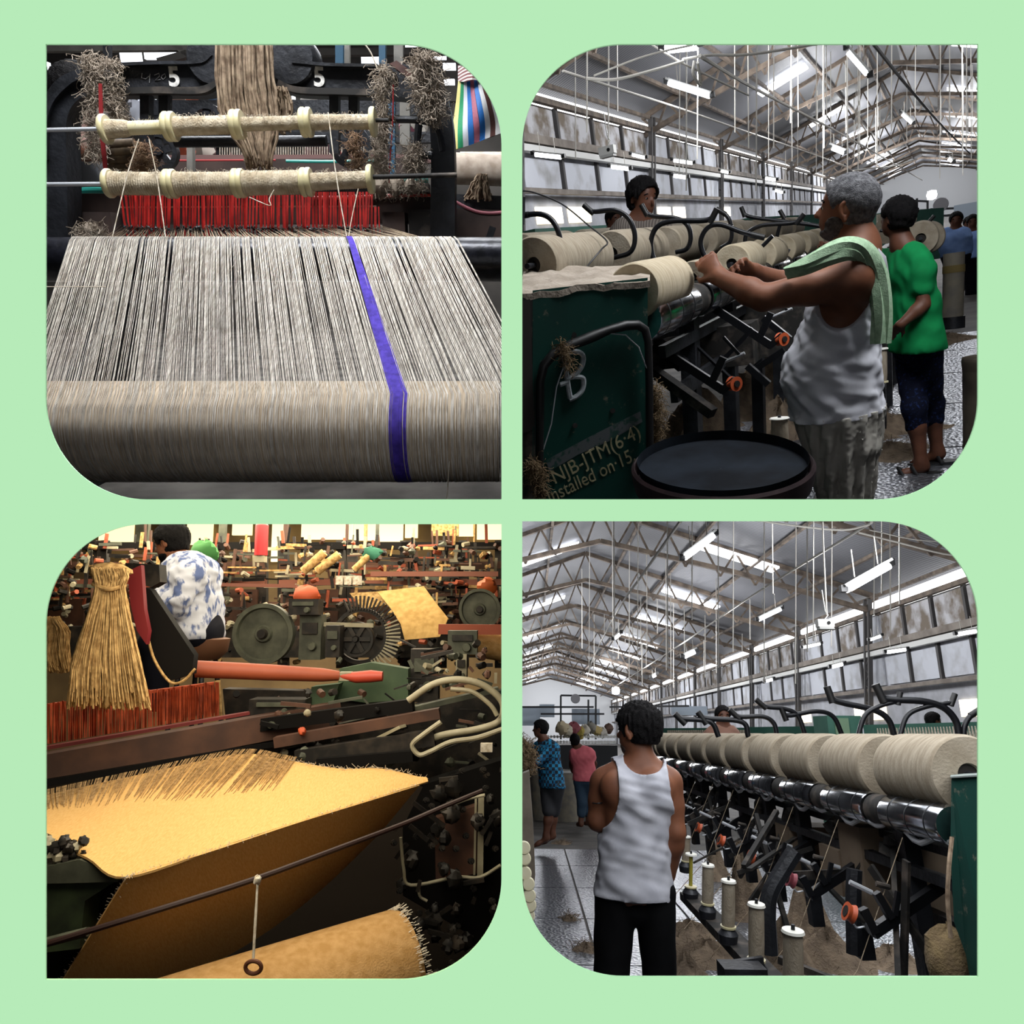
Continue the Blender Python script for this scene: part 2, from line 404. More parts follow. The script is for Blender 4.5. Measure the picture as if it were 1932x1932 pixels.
# ------------------------------------------------------------------ the mint display wall with four openings, and the partitions behind it
def board():
    t = 0.0025; Y = 1.0
    def X(px): return (px - 966) / F
    def Z(py): return (966 - py) / F
    def opening(x0, y0, x1, y1, r, rc):
        """rc = which corners are rounded (tl, tr, br, bl); returns outline in pixel coordinates"""
        pts = []
        for (cx, cy, a0, on, px, py) in ((x0 + r, y0 + r, 180, rc[0], x0, y0), (x1 - r, y0 + r, 270, rc[1], x1, y0), (x1 - r, y1 - r, 0, rc[2], x1, y1), (x0 + r, y1 - r, 90, rc[3], x0, y1)):
            if on:
                for k in range(25):
                    a = math.radians(a0 + 90 * k / 24); pts.append((cx + r * math.cos(a), cy + r * math.sin(a)))
            else: pts.append((px, py))
        return pts
    ops = [opening(86, 83, 946, 942, 190, (0, 1, 0, 1)), opening(985.5, 83, 1845.5, 942, 190, (1, 0, 1, 0)),
           opening(86, 989, 946, 1848.5, 190, (1, 0, 1, 0)), opening(985.5, 983.5, 1845.5, 1843, 190, (0, 1, 0, 1))]
    bm = bmesh.new(); B = 2.4
    def loop(pts):
        vs = [bm.verts.new(p) for p in pts]; return [bm.edges.new((vs[i], vs[(i + 1) % len(vs)])) for i in range(len(vs))]
    eds = loop([(-B, Y, -B), (B, Y, -B), (B, Y, B), (-B, Y, B)])
    for o in ops: eds += loop([(X(a), Y, Z(b)) for a, b in o])
    bmesh.ops.triangle_fill(bm, edges=eds, use_beauty=True)
    r = bmesh.ops.extrude_face_region(bm, geom=bm.faces[:])
    bmesh.ops.translate(bm, verts=[g for g in r['geom'] if isinstance(g, bmesh.types.BMVert)], vec=(0, t, 0))
    bmesh.ops.recalc_face_normals(bm, faces=bm.faces[:])
    me = bpy.data.meshes.new('wall_front'); bm.to_mesh(me); bm.free(); me.materials.append(M_mint); me.materials.append(M_dark)
    for p in me.polygons:
        if p.normal.y > 0.5: p.material_index = 1
    o = bpy.data.objects.new('wall_front', me); COL.objects.link(o); o['kind'] = 'structure'
    o['label'] = 'flat mint green display wall with four round-cornered openings'
board()
def cabinet():  # unseen housing and partitions added to block light around and between rooms
    D = 190.0; y0 = 1.006
    k = 2.3
    MB().prism([(-0.01, y0, -k * y0), (-0.01, D, -k * D), (-0.01, D, k * D), (-0.01, y0, k * y0)], (0.02, 0, 0)).solo('wall_middle', M_dark, 'W', 'dark upright partition between the left and right rooms', kind='structure', base=(0, y0, 0), smooth=False)
    MB().prism([(-k * y0, y0, -0.01), (k * y0, y0, -0.01), (k * D, D, -0.01), (-k * D, D, -0.01)], (0, 0, 0.02)).solo('wall_shelf', M_dark, 'W', 'dark level partition between the upper and lower rooms', kind='structure', base=(0, y0, 0), smooth=False)
    m = MB(); n = [(-1, -1), (1, -1), (1, 1), (-1, 1)]
    m.add([(a * k * y, y, b * k * y) for y in (y0, D) for a, b in n], [(0, 1, 5, 4), (1, 2, 6, 5), (2, 3, 7, 6), (3, 0, 4, 7), (4, 5, 6, 7)])
    m.solo('wall_outer', M_dark, 'W', 'dark outer housing around the four rooms', kind='structure', base=(0, y0, 0), smooth=False)
cabinet()
# ------------------------------------------------------------------ room 1 (upper left): a jute loom seen from behind its warp beam
RND = random.Random(5)
def top_left():
    q = 'TL'
    # --- the loom frame -------------------------------------------------
    yA = 2.72
    base = P(q, 480, 460, y=yA)
    loom = thing('power_loom', q, base, 'black cast iron loom arch painted with two white fives', 'loom')
    def outline(pts, n=4): return pxl(q, pts, yA, n)
    ext = V(0, 0.09, 0)
    # left post and arch: strip between outer and inner edge
    def strip(name, outer, inner, th=0.09, n=6, m=M_iron, yo=0.0):
        o = curve(pxl(q, outer, yA + yo), n); i = curve(pxl(q, inner, yA + yo), n)
        mb = MB(); k = len(o); e = V(0, th, 0)
        mb.add(o + i + [p + e for p in o] + [p + e for p in i], [])
        for a in range(k - 1):
            mb.f += [(a, a + 1, k + a + 1, k + a), (2 * k + a, 3 * k + a, 3 * k + a + 1, 2 * k + a + 1), (a, 2 * k + a, 2 * k + a + 1, a + 1), (k + a, k + a + 1, 3 * k + a + 1, 3 * k + a)]
        mb.f += [(0, k, 3 * k, 2 * k), (k - 1, 3 * k - 1, 4 * k - 1, 2 * k - 1)]
        return mb.part(name, m, loom)
    strip('post', [(74, 470), (72, 330), (76, 230), (84, 185), (105, 152), (145, 131), (205, 123)], [(128, 470), (126, 330), (124, 262), (126, 226), (136, 200), (160, 181), (205, 176)])
    strip('arch_rib', [(80, 300), (82, 232), (92, 192), (116, 162), (150, 142), (205, 134)], [(86, 300), (88, 236), (98, 197), (121, 168), (152, 148), (205, 140)], 0.02, yo=-0.02)
    strip('post', [(715, 120), (770, 122), (815, 140), (845, 190), (857, 280), (858, 470)], [(715, 180), (765, 184), (795, 198), (809, 230), (813, 300), (811, 470)])
    strip('beam', [(200, 123), (300, 120), (370, 118), (392, 108), (404, 80)], [(200, 177), (300, 176), (380, 176), (410, 165), (430, 150)])
    strip('beam', [(530, 80), (545, 112), (565, 121), (640, 124), (720, 122)], [(505, 150), (530, 166), (560, 175), (640, 178), (720, 180)])
    strip('beam_flange', [(215, 166), (300, 163), (375, 163), (412, 148)], [(215, 177), (300, 176), (380, 176), (414, 158)], 0.03, yo=-0.025, m=M_ironr)
    strip('beam_flange', [(525, 150), (560, 163), (640, 166), (712, 168)], [(522, 160), (560, 175), (640, 178), (712, 180)], 0.03, yo=-0.025, m=M_ironr)
    strip('beam_flange', [(215, 118), (300, 115), (372, 113), (396, 100)], [(215, 124), (300, 121), (376, 119), (400, 104)], 0.03, yo=-0.025)
    strip('beam_flange', [(552, 112), (600, 117), (640, 119), (712, 120)], [(550, 118), (600, 123), (640, 125), (712, 126)], 0.03, yo=-0.025)
    for cx in (397, 545):
        c = P(q, cx, 108, y=yA - 0.02); MB().lathe(c, (0, 1, 0), [(0, 0.03), (0, 0.075), (0.02, 0.085), (0.1, 0.085), (0.1, 0.03)], 28).part('hub', M_iron, loom)
    for cx, cy in ((203, 143), (734, 147)):
        c = P(q, cx, cy, y=yA - 0.075); b = MB().lathe(c, (0, 1, 0), [(0, 0.014), (0.004, 0.018), (0.02, 0.018), (0.02, 0.026), (0.04, 0.026)], 10); b.part('bolt', M_ironr, loom)
    MB().bar(P(q, 277, 176, y=yA + 0.03), P(q, 277, 262, y=yA + 0.03), 0.035, 0.03).part('hanger', M_iron, loom)
    MB().bar(P(q, 312, 176, y=yA + 0.03), P(q, 312, 262, y=yA + 0.03), 0.035, 0.03).part('hanger', M_iron, loom)
    MB().bar(P(q, 632, 176, y=yA + 0.03), P(q, 632, 290, y=yA + 0.03), 0.035, 0.03).part('hanger', M_iron, loom)
    MB().bar(P(q, 668, 176, y=yA + 0.03), P(q, 668, 262, y=yA + 0.03), 0.035, 0.03).part('hanger', M_iron, loom)
    MB().tube(pxl(q, [(716, 226), (780, 226), (812, 232), (828, 250), (835, 285)], yA - 0.06, 5), 0.011).part('bent_handle', M_iron, loom)
    MB().tube(pxl(q, [(790, 235), (788, 270), (797, 290), (815, 294)], yA - 0.06, 5), 0.012).part('bent_handle', M_iron, loom)
    M_num = mat('white_stencil', '#d8d6d0', 0.8, c2='#a9a7a2', scale=60)
    for cx in (319, 592):
        p = P(q, cx, 162, y=yA - 0.004); text('5', q, p, (1, 0, 0), (0, 0, 1), 0.078, M_num, loom, 'painted_number', 0.002, 0.0022)
    M_chk = mat('grey_chalk', '#7d7d7f', 0.9)
    ck = MB()
    for st in ([(268, 138), (267, 147), (275, 149), (283, 142)], [(283, 139), (282, 156)], [(291, 142), (300, 138), (301, 144), (292, 152), (303, 150)], [(306, 142), (311, 139), (313, 145), (308, 150), (304, 146), (306, 142)]):
        ck.tube(pxl(q, st, yA - 0.002), 0.0013, 4)
    ck.part('chalk_number', M_chk, loom)
    # --- rails, spool rows --------------------------------------------------
    def spool_row(y, fl, yr, tilt, cores, up):
        rows = ['upper', 'lower'][0 if up else 1]
        for i in range(4):
            (a0, a1, ya), (b0, b1, yb) = fl[i], fl[i + 1]
            if i > 0: a0 = (a0 + a1) / 2
            if i < 3: b1 = (b0 + b1) / 2
            A = P(q, a0, ya, y=y); B = P(q, b1, yb, y=y); d = (B - A); L = d.length; d.normalize(); u = L / (b1 - a0)
            R = 26 * u; r = cores[i] * u; w = 10 * u
            where = ['at the far left', 'second from the left', 'third from the left', 'at the far right'][i]
            s = thing('spool', q, A, '%s row yarn spool with cream flanges, %s' % (rows, where), 'spool', 'spools on the %s rod' % rows)
            MB().lathe(A, d, [(0, 0.01), (0, R * 0.93), (w * .25, R), (w * .75, R), (w, R * .93), (w, 0.01)], 32).part('flange', M_cream, s)
            MB().lathe(A, d, [(L - w, 0.01), (L - w, R * 0.93), (L - w * .75, R), (L - w * .25, R), (L, R * .93), (L, 0.01)], 32).part('flange', M_cream, s)
            pr = []
            nn = 46
            for k in range(nn + 1):
                t = k / nn; e = 1 + 0.5 * max(0, 1 - t * 5) * (0.4 if up and i == 0 else 0.12)
                pr.append((w + (L - 2 * w) * t, r * e * (1 + (0.035 if k % 2 else -0.01))))
            mm = M_cream if (up and i == 0) else M_wind
            MB().lathe(A, d, pr, 24).part('core' if (up and i == 0) else 'yarn_winding', mm, s)
            if up and i == 0:
                MB().lathe(A + d * w, d, [(0, r * 1.45), (L * .25, r * 1.25), (L * .33, r * 1.02)], 20).part('yarn_winding', M_wind, s)
            f = fuzz(q, [(a1 + 3, (ya + yb) / 2 - cores[i], 2), (b0 - 3, (ya + yb) / 2 - cores[i] - 1, 2)], y - 0.0, 26 if (up and i == 0) else 60, 0.0011, i + 10 * up, 6)
            f.v = f.v; f.part('loose_fibre', M_jutel, s, kind='stuff')
    M_wind = mat('wound_yarn', '#bdb19b', 0.95, c2='#9c8e76', scale=30, bump=0.5, bscale=180, spec=0.1)
    spool_row(2.52, [(194, 207, 244), (310, 333, 239), (440, 456, 235), (566, 590, 231), (690, 709, 230)], 0, 0, [12, 16, 12, 13], True)
    spool_row(2.46, [(201, 208, 346), (312, 333, 347), (442, 460, 346), (566, 591, 344), (692, 704, 338)], 0, 0, [20, 20, 21, 15], False)
    def rod(a, b, y, r, m, lab): MB().tube([P(q, *a, y=y), P(q, *b, y=y)], r, 12).solo('spool_rod', m, q, lab, 'rod')
    rod((60, 246), (198, 243), 2.52, 0.006, M_steel, 'bright steel rod left of the upper spool row')
    rod((60, 348), (204, 347), 2.46, 0.006, M_steel, 'bright steel rod left of the lower spool row')
    rod((704, 334), (862, 330), 2.46, 0.007, M_ironr, 'dark rod reaching right from the lower spool row')
    rod((706, 227), (733, 227), 2.52, 0.006, M_ironr, 'short dark rod right of the upper spool row')
    # --- heddles -----------------------------------------------------------------
    M_red = mat('red_heddle', '#b81d16', 0.55, c2='#8a120f', scale=30)
    h = thing('heddle_harness', q, P(q, 470, 450, y=2.56), 'row of thin red wire heddles hanging below the spools', 'heddles')
    MB().bar(P(q, 225, 366, y=2.6), P(q, 700, 360, y=2.6), 0.02, 0.014).part('top_bar', M_iron, h)
    MB().bar(P(q, 228, 391, y=2.62), P(q, 710, 389, y=2.62), 0.006, 0.005).part('heddle_rod', M_jutel, h)
    hb = MB(); x = 228.0
    while x < 716:
        n_ = 1
        w = RND.uniform(2.4, 4.6)
        top = 362 if x < 704 else 392
        yy = 2.55 + RND.uniform(-0.02, 0.03); bend = RND.uniform(-3, 3) + (8 if x < 250 else 0)
        pts = [(x, top), (x + bend * .4, 390), (x + bend * .7, 418), (x + bend, 430)]
        hb.grid([[P(q, a - w / 2, b, y=yy), P(q, a + w / 2, b, y=yy)] for a, b in pts], 0.0015)
        if RND.random() < .75 or x < 290:
            hb.grid([[P(q, a - w / 3, b, y=yy + .01), P(q, a + w / 3, b, y=yy + .01)] for a, b in ((x + bend, 428), (x + bend + 3, 452))], 0.001)
        x += w + RND.choice([0.6, 0.8, 1.4, 2.0, 3.0])
    hb.part('heddle', M_red, h, kind='stuff', smooth=False)
    kb = MB()
    for i in range(240):
        x = RND.uniform(232, 700); c = P(q, x, RND.uniform(428, 440), y=2.54 + RND.uniform(0, .02)); kb.blob(c, 0.0045, 6, 0.3, i)
    kb.part('knot', M_iron, h, kind='stuff')
    # --- back rail and warp ----------------------------------------------------------
    Yr = 2.30; rr = 0.062
    cL = P(q, 480, 490, y=Yr)
    def railx(px): return P(q, px, 490, y=Yr).x
    MB().lathe(V(railx(60), Yr, cL.z), (1, 0, 0), [(0, rr * .98), (0.001, rr), (railx(958) - railx(60), rr), (railx(958) - railx(60), rr * .98)], 32).solo('back_rail', mat('rail_black', '#0e0f14', 0.3, 0.4, c2='#1d1e26', scale=40, bump=0.15), q, 'thick black steel pipe the warp threads pass over', 'rail')
    rz = MB().lathe(V(railx(112), Yr, cL.z), (1, 0, 0), [(0, rr * 1.03), (0.012, rr * 1.1), (0.02, rr * 1.03)], 24)
    s = ray(q, 480, 910); s = s.z / s.y; rR = 0.125; yC = 1.80; zC = s * yC + rR * math.sqrt(1 + s * s)
    xl, xr = P(q, 20, 760, y=1.72).x, P(q, 1002, 760, y=1.72).x; xe = P(q, 957, 760, y=1.72).x
    roll = thing('warp_roll', q, V(0, yC, zC - rR), 'wide roll of pale grey warp threads with one purple stripe', 'warp roll')
    M_warp = mat('warp_yarn', '#cfc9bf', 0.95, c2='#9d9488', scale=70, stretch=(3, .4, .4), spec=0.1)
    M_rollm = mat('roll_yarn', '#c0b19c', 0.95, c2='#978670', scale=90, stretch=(4, .15, .15), lo=.3, hi=.7, spec=0.1)
    xl0 = P(q, 140, 458, y=Yr).x; xr0 = P(q, 858, 458, y=Yr).x
    MB().lathe(V(xl - 0.02, yC, zC), (1, 0, 0), [(0, rR * .9), (0, rR * .985), (xe - xl, rR * .985), (xe - xl, rR * .9)], 48).part('roll', M_rollm, roll)
    # tangents between the two cylinders (threads run over the rail and onto the roll)
    dy, dz = Yr - yC, cL.z - zC; dist = math.hypot(dy, dz); base_a = math.atan2(dz, dy)
    al = base_a + math.acos((rR - rr) / dist)
    tb = MB(); pb = MB(); rg = random.Random(3); k = 0; N_ = 560
    while k < N_:
        u0 = k / N_ + rg.gauss(0, 0.0007)
        if rg.random() < 0.035: k += rg.choice([1, 1, 2, 3]); continue
        purple = 0.713 < u0 < 0.73
        drift = rg.gauss(0, 0.0016); pts = []
        lift = rg.uniform(0, 0.006)
        def at(u, yy, zz): return V(lerp(lerp(xl0, xr0, u), lerp(xl, xr, u), (Yr - yy) / (Yr - yC)), yy, zz)
        u1 = u0 + drift + (0.02 * (u0 - 0.7215) / 0.0085 * 0.5 if purple else 0)
        for a in (-1.0, -0.5, 0.0): g = al + a * 0.9; pts.append(at(u0, Yr + math.cos(g - 0.0) * (rr + .002) if a == 0 else Yr + math.cos(al + a) * (rr + .002), cL.z + math.sin(al + a) * (rr + .002)))
        A = pts[-1]; B = at(u1, yC + math.cos(al) * rR, zC + math.sin(al) * rR)
        mid = lerp(A, B, 0.5) + V(rg.gauss(0, 0.0012), 0, -lift); pts += [mid, B]
        for j in range(1, 9): g = al + j * 0.34; pts.append(at(u1, yC + math.cos(g) * rR, zC + math.sin(g) * rR))
        # points of the wrapped part keep the x they arrive with
        for j in range(5, len(pts)): pts[j].x = pts[4].x
        cut = [p for p in pts if p.x < -0.012 and p.x > -1.6 * 1.3]
        if len(cut) < len(pts) and cut and pts[-1].x >= -0.012:
            j = len(cut); a_, b_ = pts[j - 1], pts[j]; cut.append(lerp(a_, b_, (-0.012 - a_.x) / (b_.x - a_.x)))
        pts = cut
        if len(pts) < 2: k += 1; continue
        (pb if purple else tb).tube(pts, rg.uniform(0.0006, 0.00095) * (1.7 if purple else 1), 3)
        if purple: tb_ = 0
        k += 1 if not purple else 0.16
    # stray fibres lying across the sheet
    for i in range(120):
        u = rg.random(); t = rg.random() * .6; A = V(lerp(xl0, xr0, u), Yr + math.cos(al) * rr, cL.z + math.sin(al) * rr + .001); B = V(lerp(xl, xr, u), yC + math.cos(al) * rR, zC + math.sin(al) * rR + .001)
        c = lerp(A, B, t)
        if lerp(A, B, 1).x > -.15: continue
        e = c + (B - A).normalized() * rg.uniform(.05, .25) + V(rg.gauss(0, .012), 0, rg.gauss(0, .002)); tb.tube([c, lerp(c, e, .5) + V(0, 0, .002), e], 0.0004, 3)
    tb.part('warp_thread', M_warp, roll, kind='stuff')
    pb.part('purple_thread', mat('purple_yarn', '#4a35a8', 0.9, c2='#33207f', scale=60), roll, kind='stuff', label='purple warp threads')
    # weft yarns between rail and heddles
    wf = MB()
    for i in range(260):
        x = 215 + 520 * i / 260 + RND.uniform(-1, 1); wf.tube([P(q, x * .96 + 20, 432 + RND.uniform(-8, 8), y=2.53), P(q, (x - 470) * 1.25 + 505, 456, y=2.33)], 0.0007, 3)
    wf.solo('shed_yarn', M_jute, q, 'fine yarns running from the red heddles to the rail', 'yarn', kind='stuff')
    ws = MB(); lab = ['leftmost white string from the upper spools down to the rail', 'second white string crossing the left end of the lower spools', 'white string hanging from the right upper spool to the rail', 'short white string leaning left beside the right string', 'thin white string dangling in front of the third lower spool']
    for i, (pts) in enumerate(([(262, 262, 2.45), (240, 330, 2.42), (211, 452, 2.34)], [(281, 262, 2.45), (297, 340, 2.42), (313, 452, 2.34)], [(619, 212, 2.5), (634, 330, 2.42), (655, 452, 2.34)], [(676, 356, 2.44), (664, 410, 2.4), (657, 452, 2.34)], [(517, 358, 2.42), (508, 376, 2.41), (509, 388, 2.4), (470, 372, 2.4)])):
        MB().tube(pxl(q, pts, n=4), 0.0016, 5).solo('string', M_jutel, q, lab[i], 'string')
    MB().tube(pxl(q, [(60, 541, 2.05), (200, 541, 2.06)]), 0.0012, 5).solo('string', M_jutel, q, 'fine white string stretched across the left of the warp sheet', 'string')
    MB().tube(pxl(q, [(848, 870, 1.68), (846, 900, 1.68), (842, 960, 1.68)]), 0.0012, 5).solo('string', M_jutel, q, 'loose white string end hanging off the warp roll', 'string')
    # --- hanging yarn, tufts -----------------------------------------------------------
    strands(q, [(460, 70, 52), (462, 150, 52), (468, 210, 55), (480, 250, 45), (487, 290, 26), (490, 322, 24)], 2.62, 210, 0.0034, 1, 1.1, 10, 5, dy=0.035).solo('yarn_hank', M_hank, q, 'thick hank of raw jute hanging before the loom arch centre', 'yarn')
    strands(q, [(527, 165, 14), (535, 200, 17), (530, 255, 15)], 2.68, 60, 0.003, 2, 1.2, 8, 4).solo('yarn_hank', M_hank, q, 'small jute hank beside the right of the main hank', 'yarn')
    fuzz(q, [(166, 106, 6), (170, 130, 9), (175, 200, 5), (178, 260, 4), (180, 295, 2)], 2.62, 150, 0.0032, 3).solo('jute_tuft', M_tuft, q, 'long matted jute tuft hanging at the left arch', 'tuft')
    fuzz(q, [(205, 114, 8), (203, 135, 12), (213, 158, 6)], 2.68, 130, 0.003, 4).solo('jute_tuft', M_tuft, q, 'jute tuft wrapped around the left bolt', 'tuft')
    fuzz(q, [(213, 165, 5), (218, 205, 6), (225, 220, 7)], 2.66, 70, 0.003, 5).solo('jute_tuft', M_tuft, q, 'thin jute tuft hanging below the left bolt', 'tuft')
    fuzz(q, [(725, 128, 9), (722, 155, 8), (724, 220, 5), (722, 260, 5), (712, 300, 9), (728, 312, 4)], 2.62, 190, 0.003, 6).solo('jute_tuft', M_tuft, q, 'long jute tuft hanging from the right bolt', 'tuft')
    fuzz(q, [(800, 102, 12), (803, 140, 17), (808, 180, 15), (820, 210, 6)], 2.6, 240, 0.0036, 7).solo('jute_tuft', M_tuft, q, 'big grey jute clump over the right arch shoulder', 'tuft')
    fuzz(q, [(785, 272, 8), (780, 300, 11), (782, 318, 8)], 2.66, 120, 0.003, 8).solo('jute_tuft', M_tuft, q, 'grey jute clump caught inside the right arch', 'tuft')
    fuzz(q, [(168, 430, 12), (178, 445, 26)], 2.5, 90, 0.003, 9).solo('jute_tuft', M_tuft, q, 'brown jute waste piled behind the rail at left', 'tuft')
    fuzz(q, [(268, 270, 6), (272, 300, 10), (270, 318, 14)], 2.6, 60, 0.003, 19).solo('jute_tuft', mat('brown_rope', '#5d4636', 0.95, c2='#846a50', scale=40), q, 'brown knotted rope between the two white strings', 'rope')
    fuzz(q, [(668, 250, 4), (672, 285, 8), (676, 320, 7)], 2.62, 50, 0.0028, 20).solo('jute_tuft', MATS['brown_rope'], q, 'rusty brown fibres dangling at the right hanger', 'tuft')
    MB().grid([[P(q, a - w, b, y=2.56), P(q, a + w, b, y=2.56)] for a, b, w in ((190, 158, 3), (191, 200, 3.5), (194, 262, 4), (200, 320, 4), (202, 342, 3))], 0.004).solo('red_strap', mat('dark_red_band', '#7d1216', 0.6), q, 'dark red strap hanging at the left end of spools', 'strap')
    MB().tube(pxl(q, [(688, 83), (700, 100), (712, 130)], 2.6, 3), 0.0022, 5).solo('string', M_jutel, q, 'pale twine rising from the right bolt to the ceiling', 'string')
    MB().tube(pxl(q, [(742, 160), (741, 230), (736, 300), (734, 345)], 2.6, 4), 0.0022, 5).solo('string', MATS['dark_red_band'], q, 'dark red cord hanging right of the spools', 'string')
    MB().prism(pxl(q, [(735, 120), (748, 114), (784, 140), (782, 156)], 2.63), (0, .03, 0)).solo('wood_block', mat('dark_wood', '#3a2420', 0.7, c2='#56362c', scale=20), q, 'dark red wooden block wedged over the right bolt', 'wood')
    # --- striped bag ----------------------------------------------------------------------
    bag = thing('striped_bag', q, P(q, 890, 285, y=3.0), 'striped woven shopping bag hanging right of the loom', 'bag')
    L_ = [(868, 150), (862, 200), (857, 240), (857, 284)]; R_ = [(918, 148), (938, 190), (950, 225), (952, 250)]
    cols = ['#d9cf86', '#1f8a5a', '#c9ccd2', '#1d62a8', '#9c5a6b', '#1d62a8', '#d5d5d5', '#5b3a35', '#d0d0ce', '#3d6b46']
    Lc, Rc = curve([V(a, b, 0) for a, b in L_], 4), curve([V(a, b, 0) for a, b in R_], 4)
    for i, c in enumerate(cols):
        rows = []
        for a, b in zip(Lc, Rc):
            row = []
            for j in range(4):
                t = (i + j / 3) / len(cols); p = lerp(a, b, t); row.append(P(q, p.x, p.y + 12 * math.sin(t * 3.1) * 0, y=3.0 - 0.1 * math.sin(t * math.pi) - 0.012 * math.sin(6 * t + a.y * .05)))
            rows.append(row)
        MB().grid(rows, 0.006).part('fabric_stripe', mat('bag_' + c, c, 0.6, c2=c, bump=0.2, bscale=200), bag)
    rows = [[P(q, lerp(868, 914, t / 8), b + 6 * math.sin(t) * .3, y=2.97 - .08 * math.sin(t / 8 * 3.14)) for t in range(9)] for b in (124, 131, 138, 145, 153)]
    MB().grid(rows, 0.008).part('hem', mat('bag_hem', '#cfc8c4', 0.7, c2='#7b4a4a', kind='wave', scale=30, wave_dir='Z', lo=.45, hi=.55), bag)
    MB().tube(pxl(q, [(885, 126), (892, 95), (905, 80)], 2.98, 4), 0.008).part('handle', M_jutel, bag)
    # --- what stands behind the loom -----------------------------------------------------
    M_brown = mat('brown_beam', '#2e2320', 0.75, c2='#4a3a34', scale=8)
    M_teal = mat('teal_plastic', '#1d8a7e', 0.4)
    M_blue = mat('blue_post_paint', '#1f4d68', 0.6)
    M_grey = mat('grey_post_paint', '#8a8780', 0.7, c2='#6d6a64', scale=9)
    def bar(name, a, b, y, w, h, m, lab, cat='beam', y2=None): MB().bar(P(q, *a, y=y), P(q, *b, y=y2 or y), w, h).solo(name, m, q, lab, cat)
    bar('wooden_beam', (90, 395), (830, 395), 2.95, 0.08, 0.1, M_brown, 'broad brown wooden beam behind the red heddles')
    bar('steel_beam', (90, 372), (830, 366), 3.05, 0.06, 0.03, M_grey, 'narrow dusty grey ledge above the brown beam')
    bar('wooden_beam', (300, 318), (800, 314), 3.5, 0.06, 0.06, M_brown, 'thin brown beam seen between the two spool rows')
    MB().tube([P(q, 330, 268, y=2.85), P(q, 616, 266, y=2.85)], 0.018, 12).solo('iron_pipe', M_iron, q, 'dark iron pipe just below the upper spools', 'pipe')
    MB().tube([P(q, 310, 303, y=3.4), P(q, 520, 302, y=3.4)], 0.004, 6).solo('red_twine', mat('red_cord', '#a02c2c', 0.6), q, 'thin red cord stretched behind the spool rows', 'cord')
    MB().tube(pxl(q, [(590, 374), (700, 372), (760, 368), (830, 368)], 2.9, 4), 0.007, 8).solo('red_twine', mat('red_cord_bright', '#c43a34', 0.5), q, 'bright red cord right of the heddles', 'cord')
    MB().tube(pxl(q, [(125, 366), (160, 360), (205, 360), (215, 362)], 3.0, 4), 0.012, 8).solo('teal_hose', M_teal, q, 'teal hose lying behind the left post', 'hose')
    MB().tube(pxl(q, [(728, 340), (760, 342), (808, 340)], 3.0, 4), 0.011, 8).solo('teal_hose', M_teal, q, 'teal hose lying inside the right arch', 'hose')
    MB().tube(pxl(q, [(540, 304), (620, 305), (730, 303)], 3.3, 4), 0.006, 8).solo('teal_hose', M_teal, q, 'thin teal hose behind the third upper spool', 'hose')
    for i, (x0, x1, ya, yb, yy, m, lab) in enumerate(((716, 728, 70, 122, 3.4, M_blue, 'blue post rising above the right beam'), (734, 746, 185, 350, 3.3, M_blue, 'blue post inside the right arch'), (744, 761, 70, 135, 3.5, M_grey, 'pale grey post rising above the right beam'), (755, 774, 180, 275, 3.6, M_grey, 'pale grey post inside the right arch'), (578, 586, 70, 120, 3.6, M_blue, 'thin blue post above the right five'), (588, 594, 70, 120, 3.7, M_grey, 'thin grey post above the right five'), (634, 648, 70, 122, 3.9, M_blue, 'blue grey post between the ceiling posts'), (650, 660, 70, 122, 4.0, M_grey, 'grey post between the ceiling posts'), (198, 208, 70, 118, 3.2, M_iron, 'black upright above the left arch'), (355, 366, 275, 330, 3.3, M_grey, 'short grey upright between the spool rows'))):
        MB().bar(P(q, (x0 + x1) / 2, ya, y=yy), P(q, (x0 + x1) / 2, yb, y=yy), (P(q, x1, 200, y=yy) - P(q, x0, 200, y=yy)).length, 0.03, up=(0, 1, 0)).solo('post', m, q, lab, 'post')
    # logs / rollers at left, machine lumps
    lg = thing('roller_stack', q, P(q, 235, 330, y=2.95), 'stack of brown wooden rollers behind the left strap', 'rollers')
    for i in range(4):
        yy = 270 + i * 15; MB().lathe(P(q, 205, yy + 3, y=2.95), P(q, 254, yy, y=2.95) - P(q, 205, yy + 3, y=2.95), [(0, .005), (0, .016), ((P(q, 254, yy, y=2.95) - P(q, 205, yy + 3, y=2.95)).length, .016), (.09, .003)], 12).part('roller', mat('roller_wood', '#8d7a5e', 0.7, c2='#4d3f33', scale=20), lg)
    def gear(c, y, r, lab, m=M_iron, teeth=0, nm='toothed_gear', cat='wheel'):
        p = P(q, *c, y=y); g = thing(nm, q, p - V(0, 0, r), lab, cat)
        MB().lathe(p, (0, 1, 0), [(0, r * .72), (0, r), (.03, r), (.03, r * .72), (0, r * .72)], 32, cap=False).part('rim', m, g)
        MB().lathe(p, (0, 1, 0), [(-.01, r * .05), (-.01, r * .22), (.04, r * .22), (.04, r * .05)], 16).part('wheel_hub', m, g)
        for k in range(5):
            a = k * 2 * math.pi / 5 + .3; MB().bar(p + V(math.cos(a) * r * .15, .015, math.sin(a) * r * .15), p + V(math.cos(a) * r * .8, .015, math.sin(a) * r * .8), .025, .018, up=(0, 1, 0)).part('spoke', m, g)
        return g
    gear((390, 235), 3.1, 0.075, 'black wheel half hidden behind the second upper spool')
    gear((660, 275), 3.0, 0.075, 'black wheel behind the right upper spool')
    gear((300, 285), 3.2, 0.07, 'dark wheel left of the iron pipe end')
    # second loom far behind: comb, cloth, posts
    lm = thing('background_loom', q, P(q, 480, 330, y=4.2), 'blurred second loom with pale comb between the spool rows', 'loom')
    cb = MB()
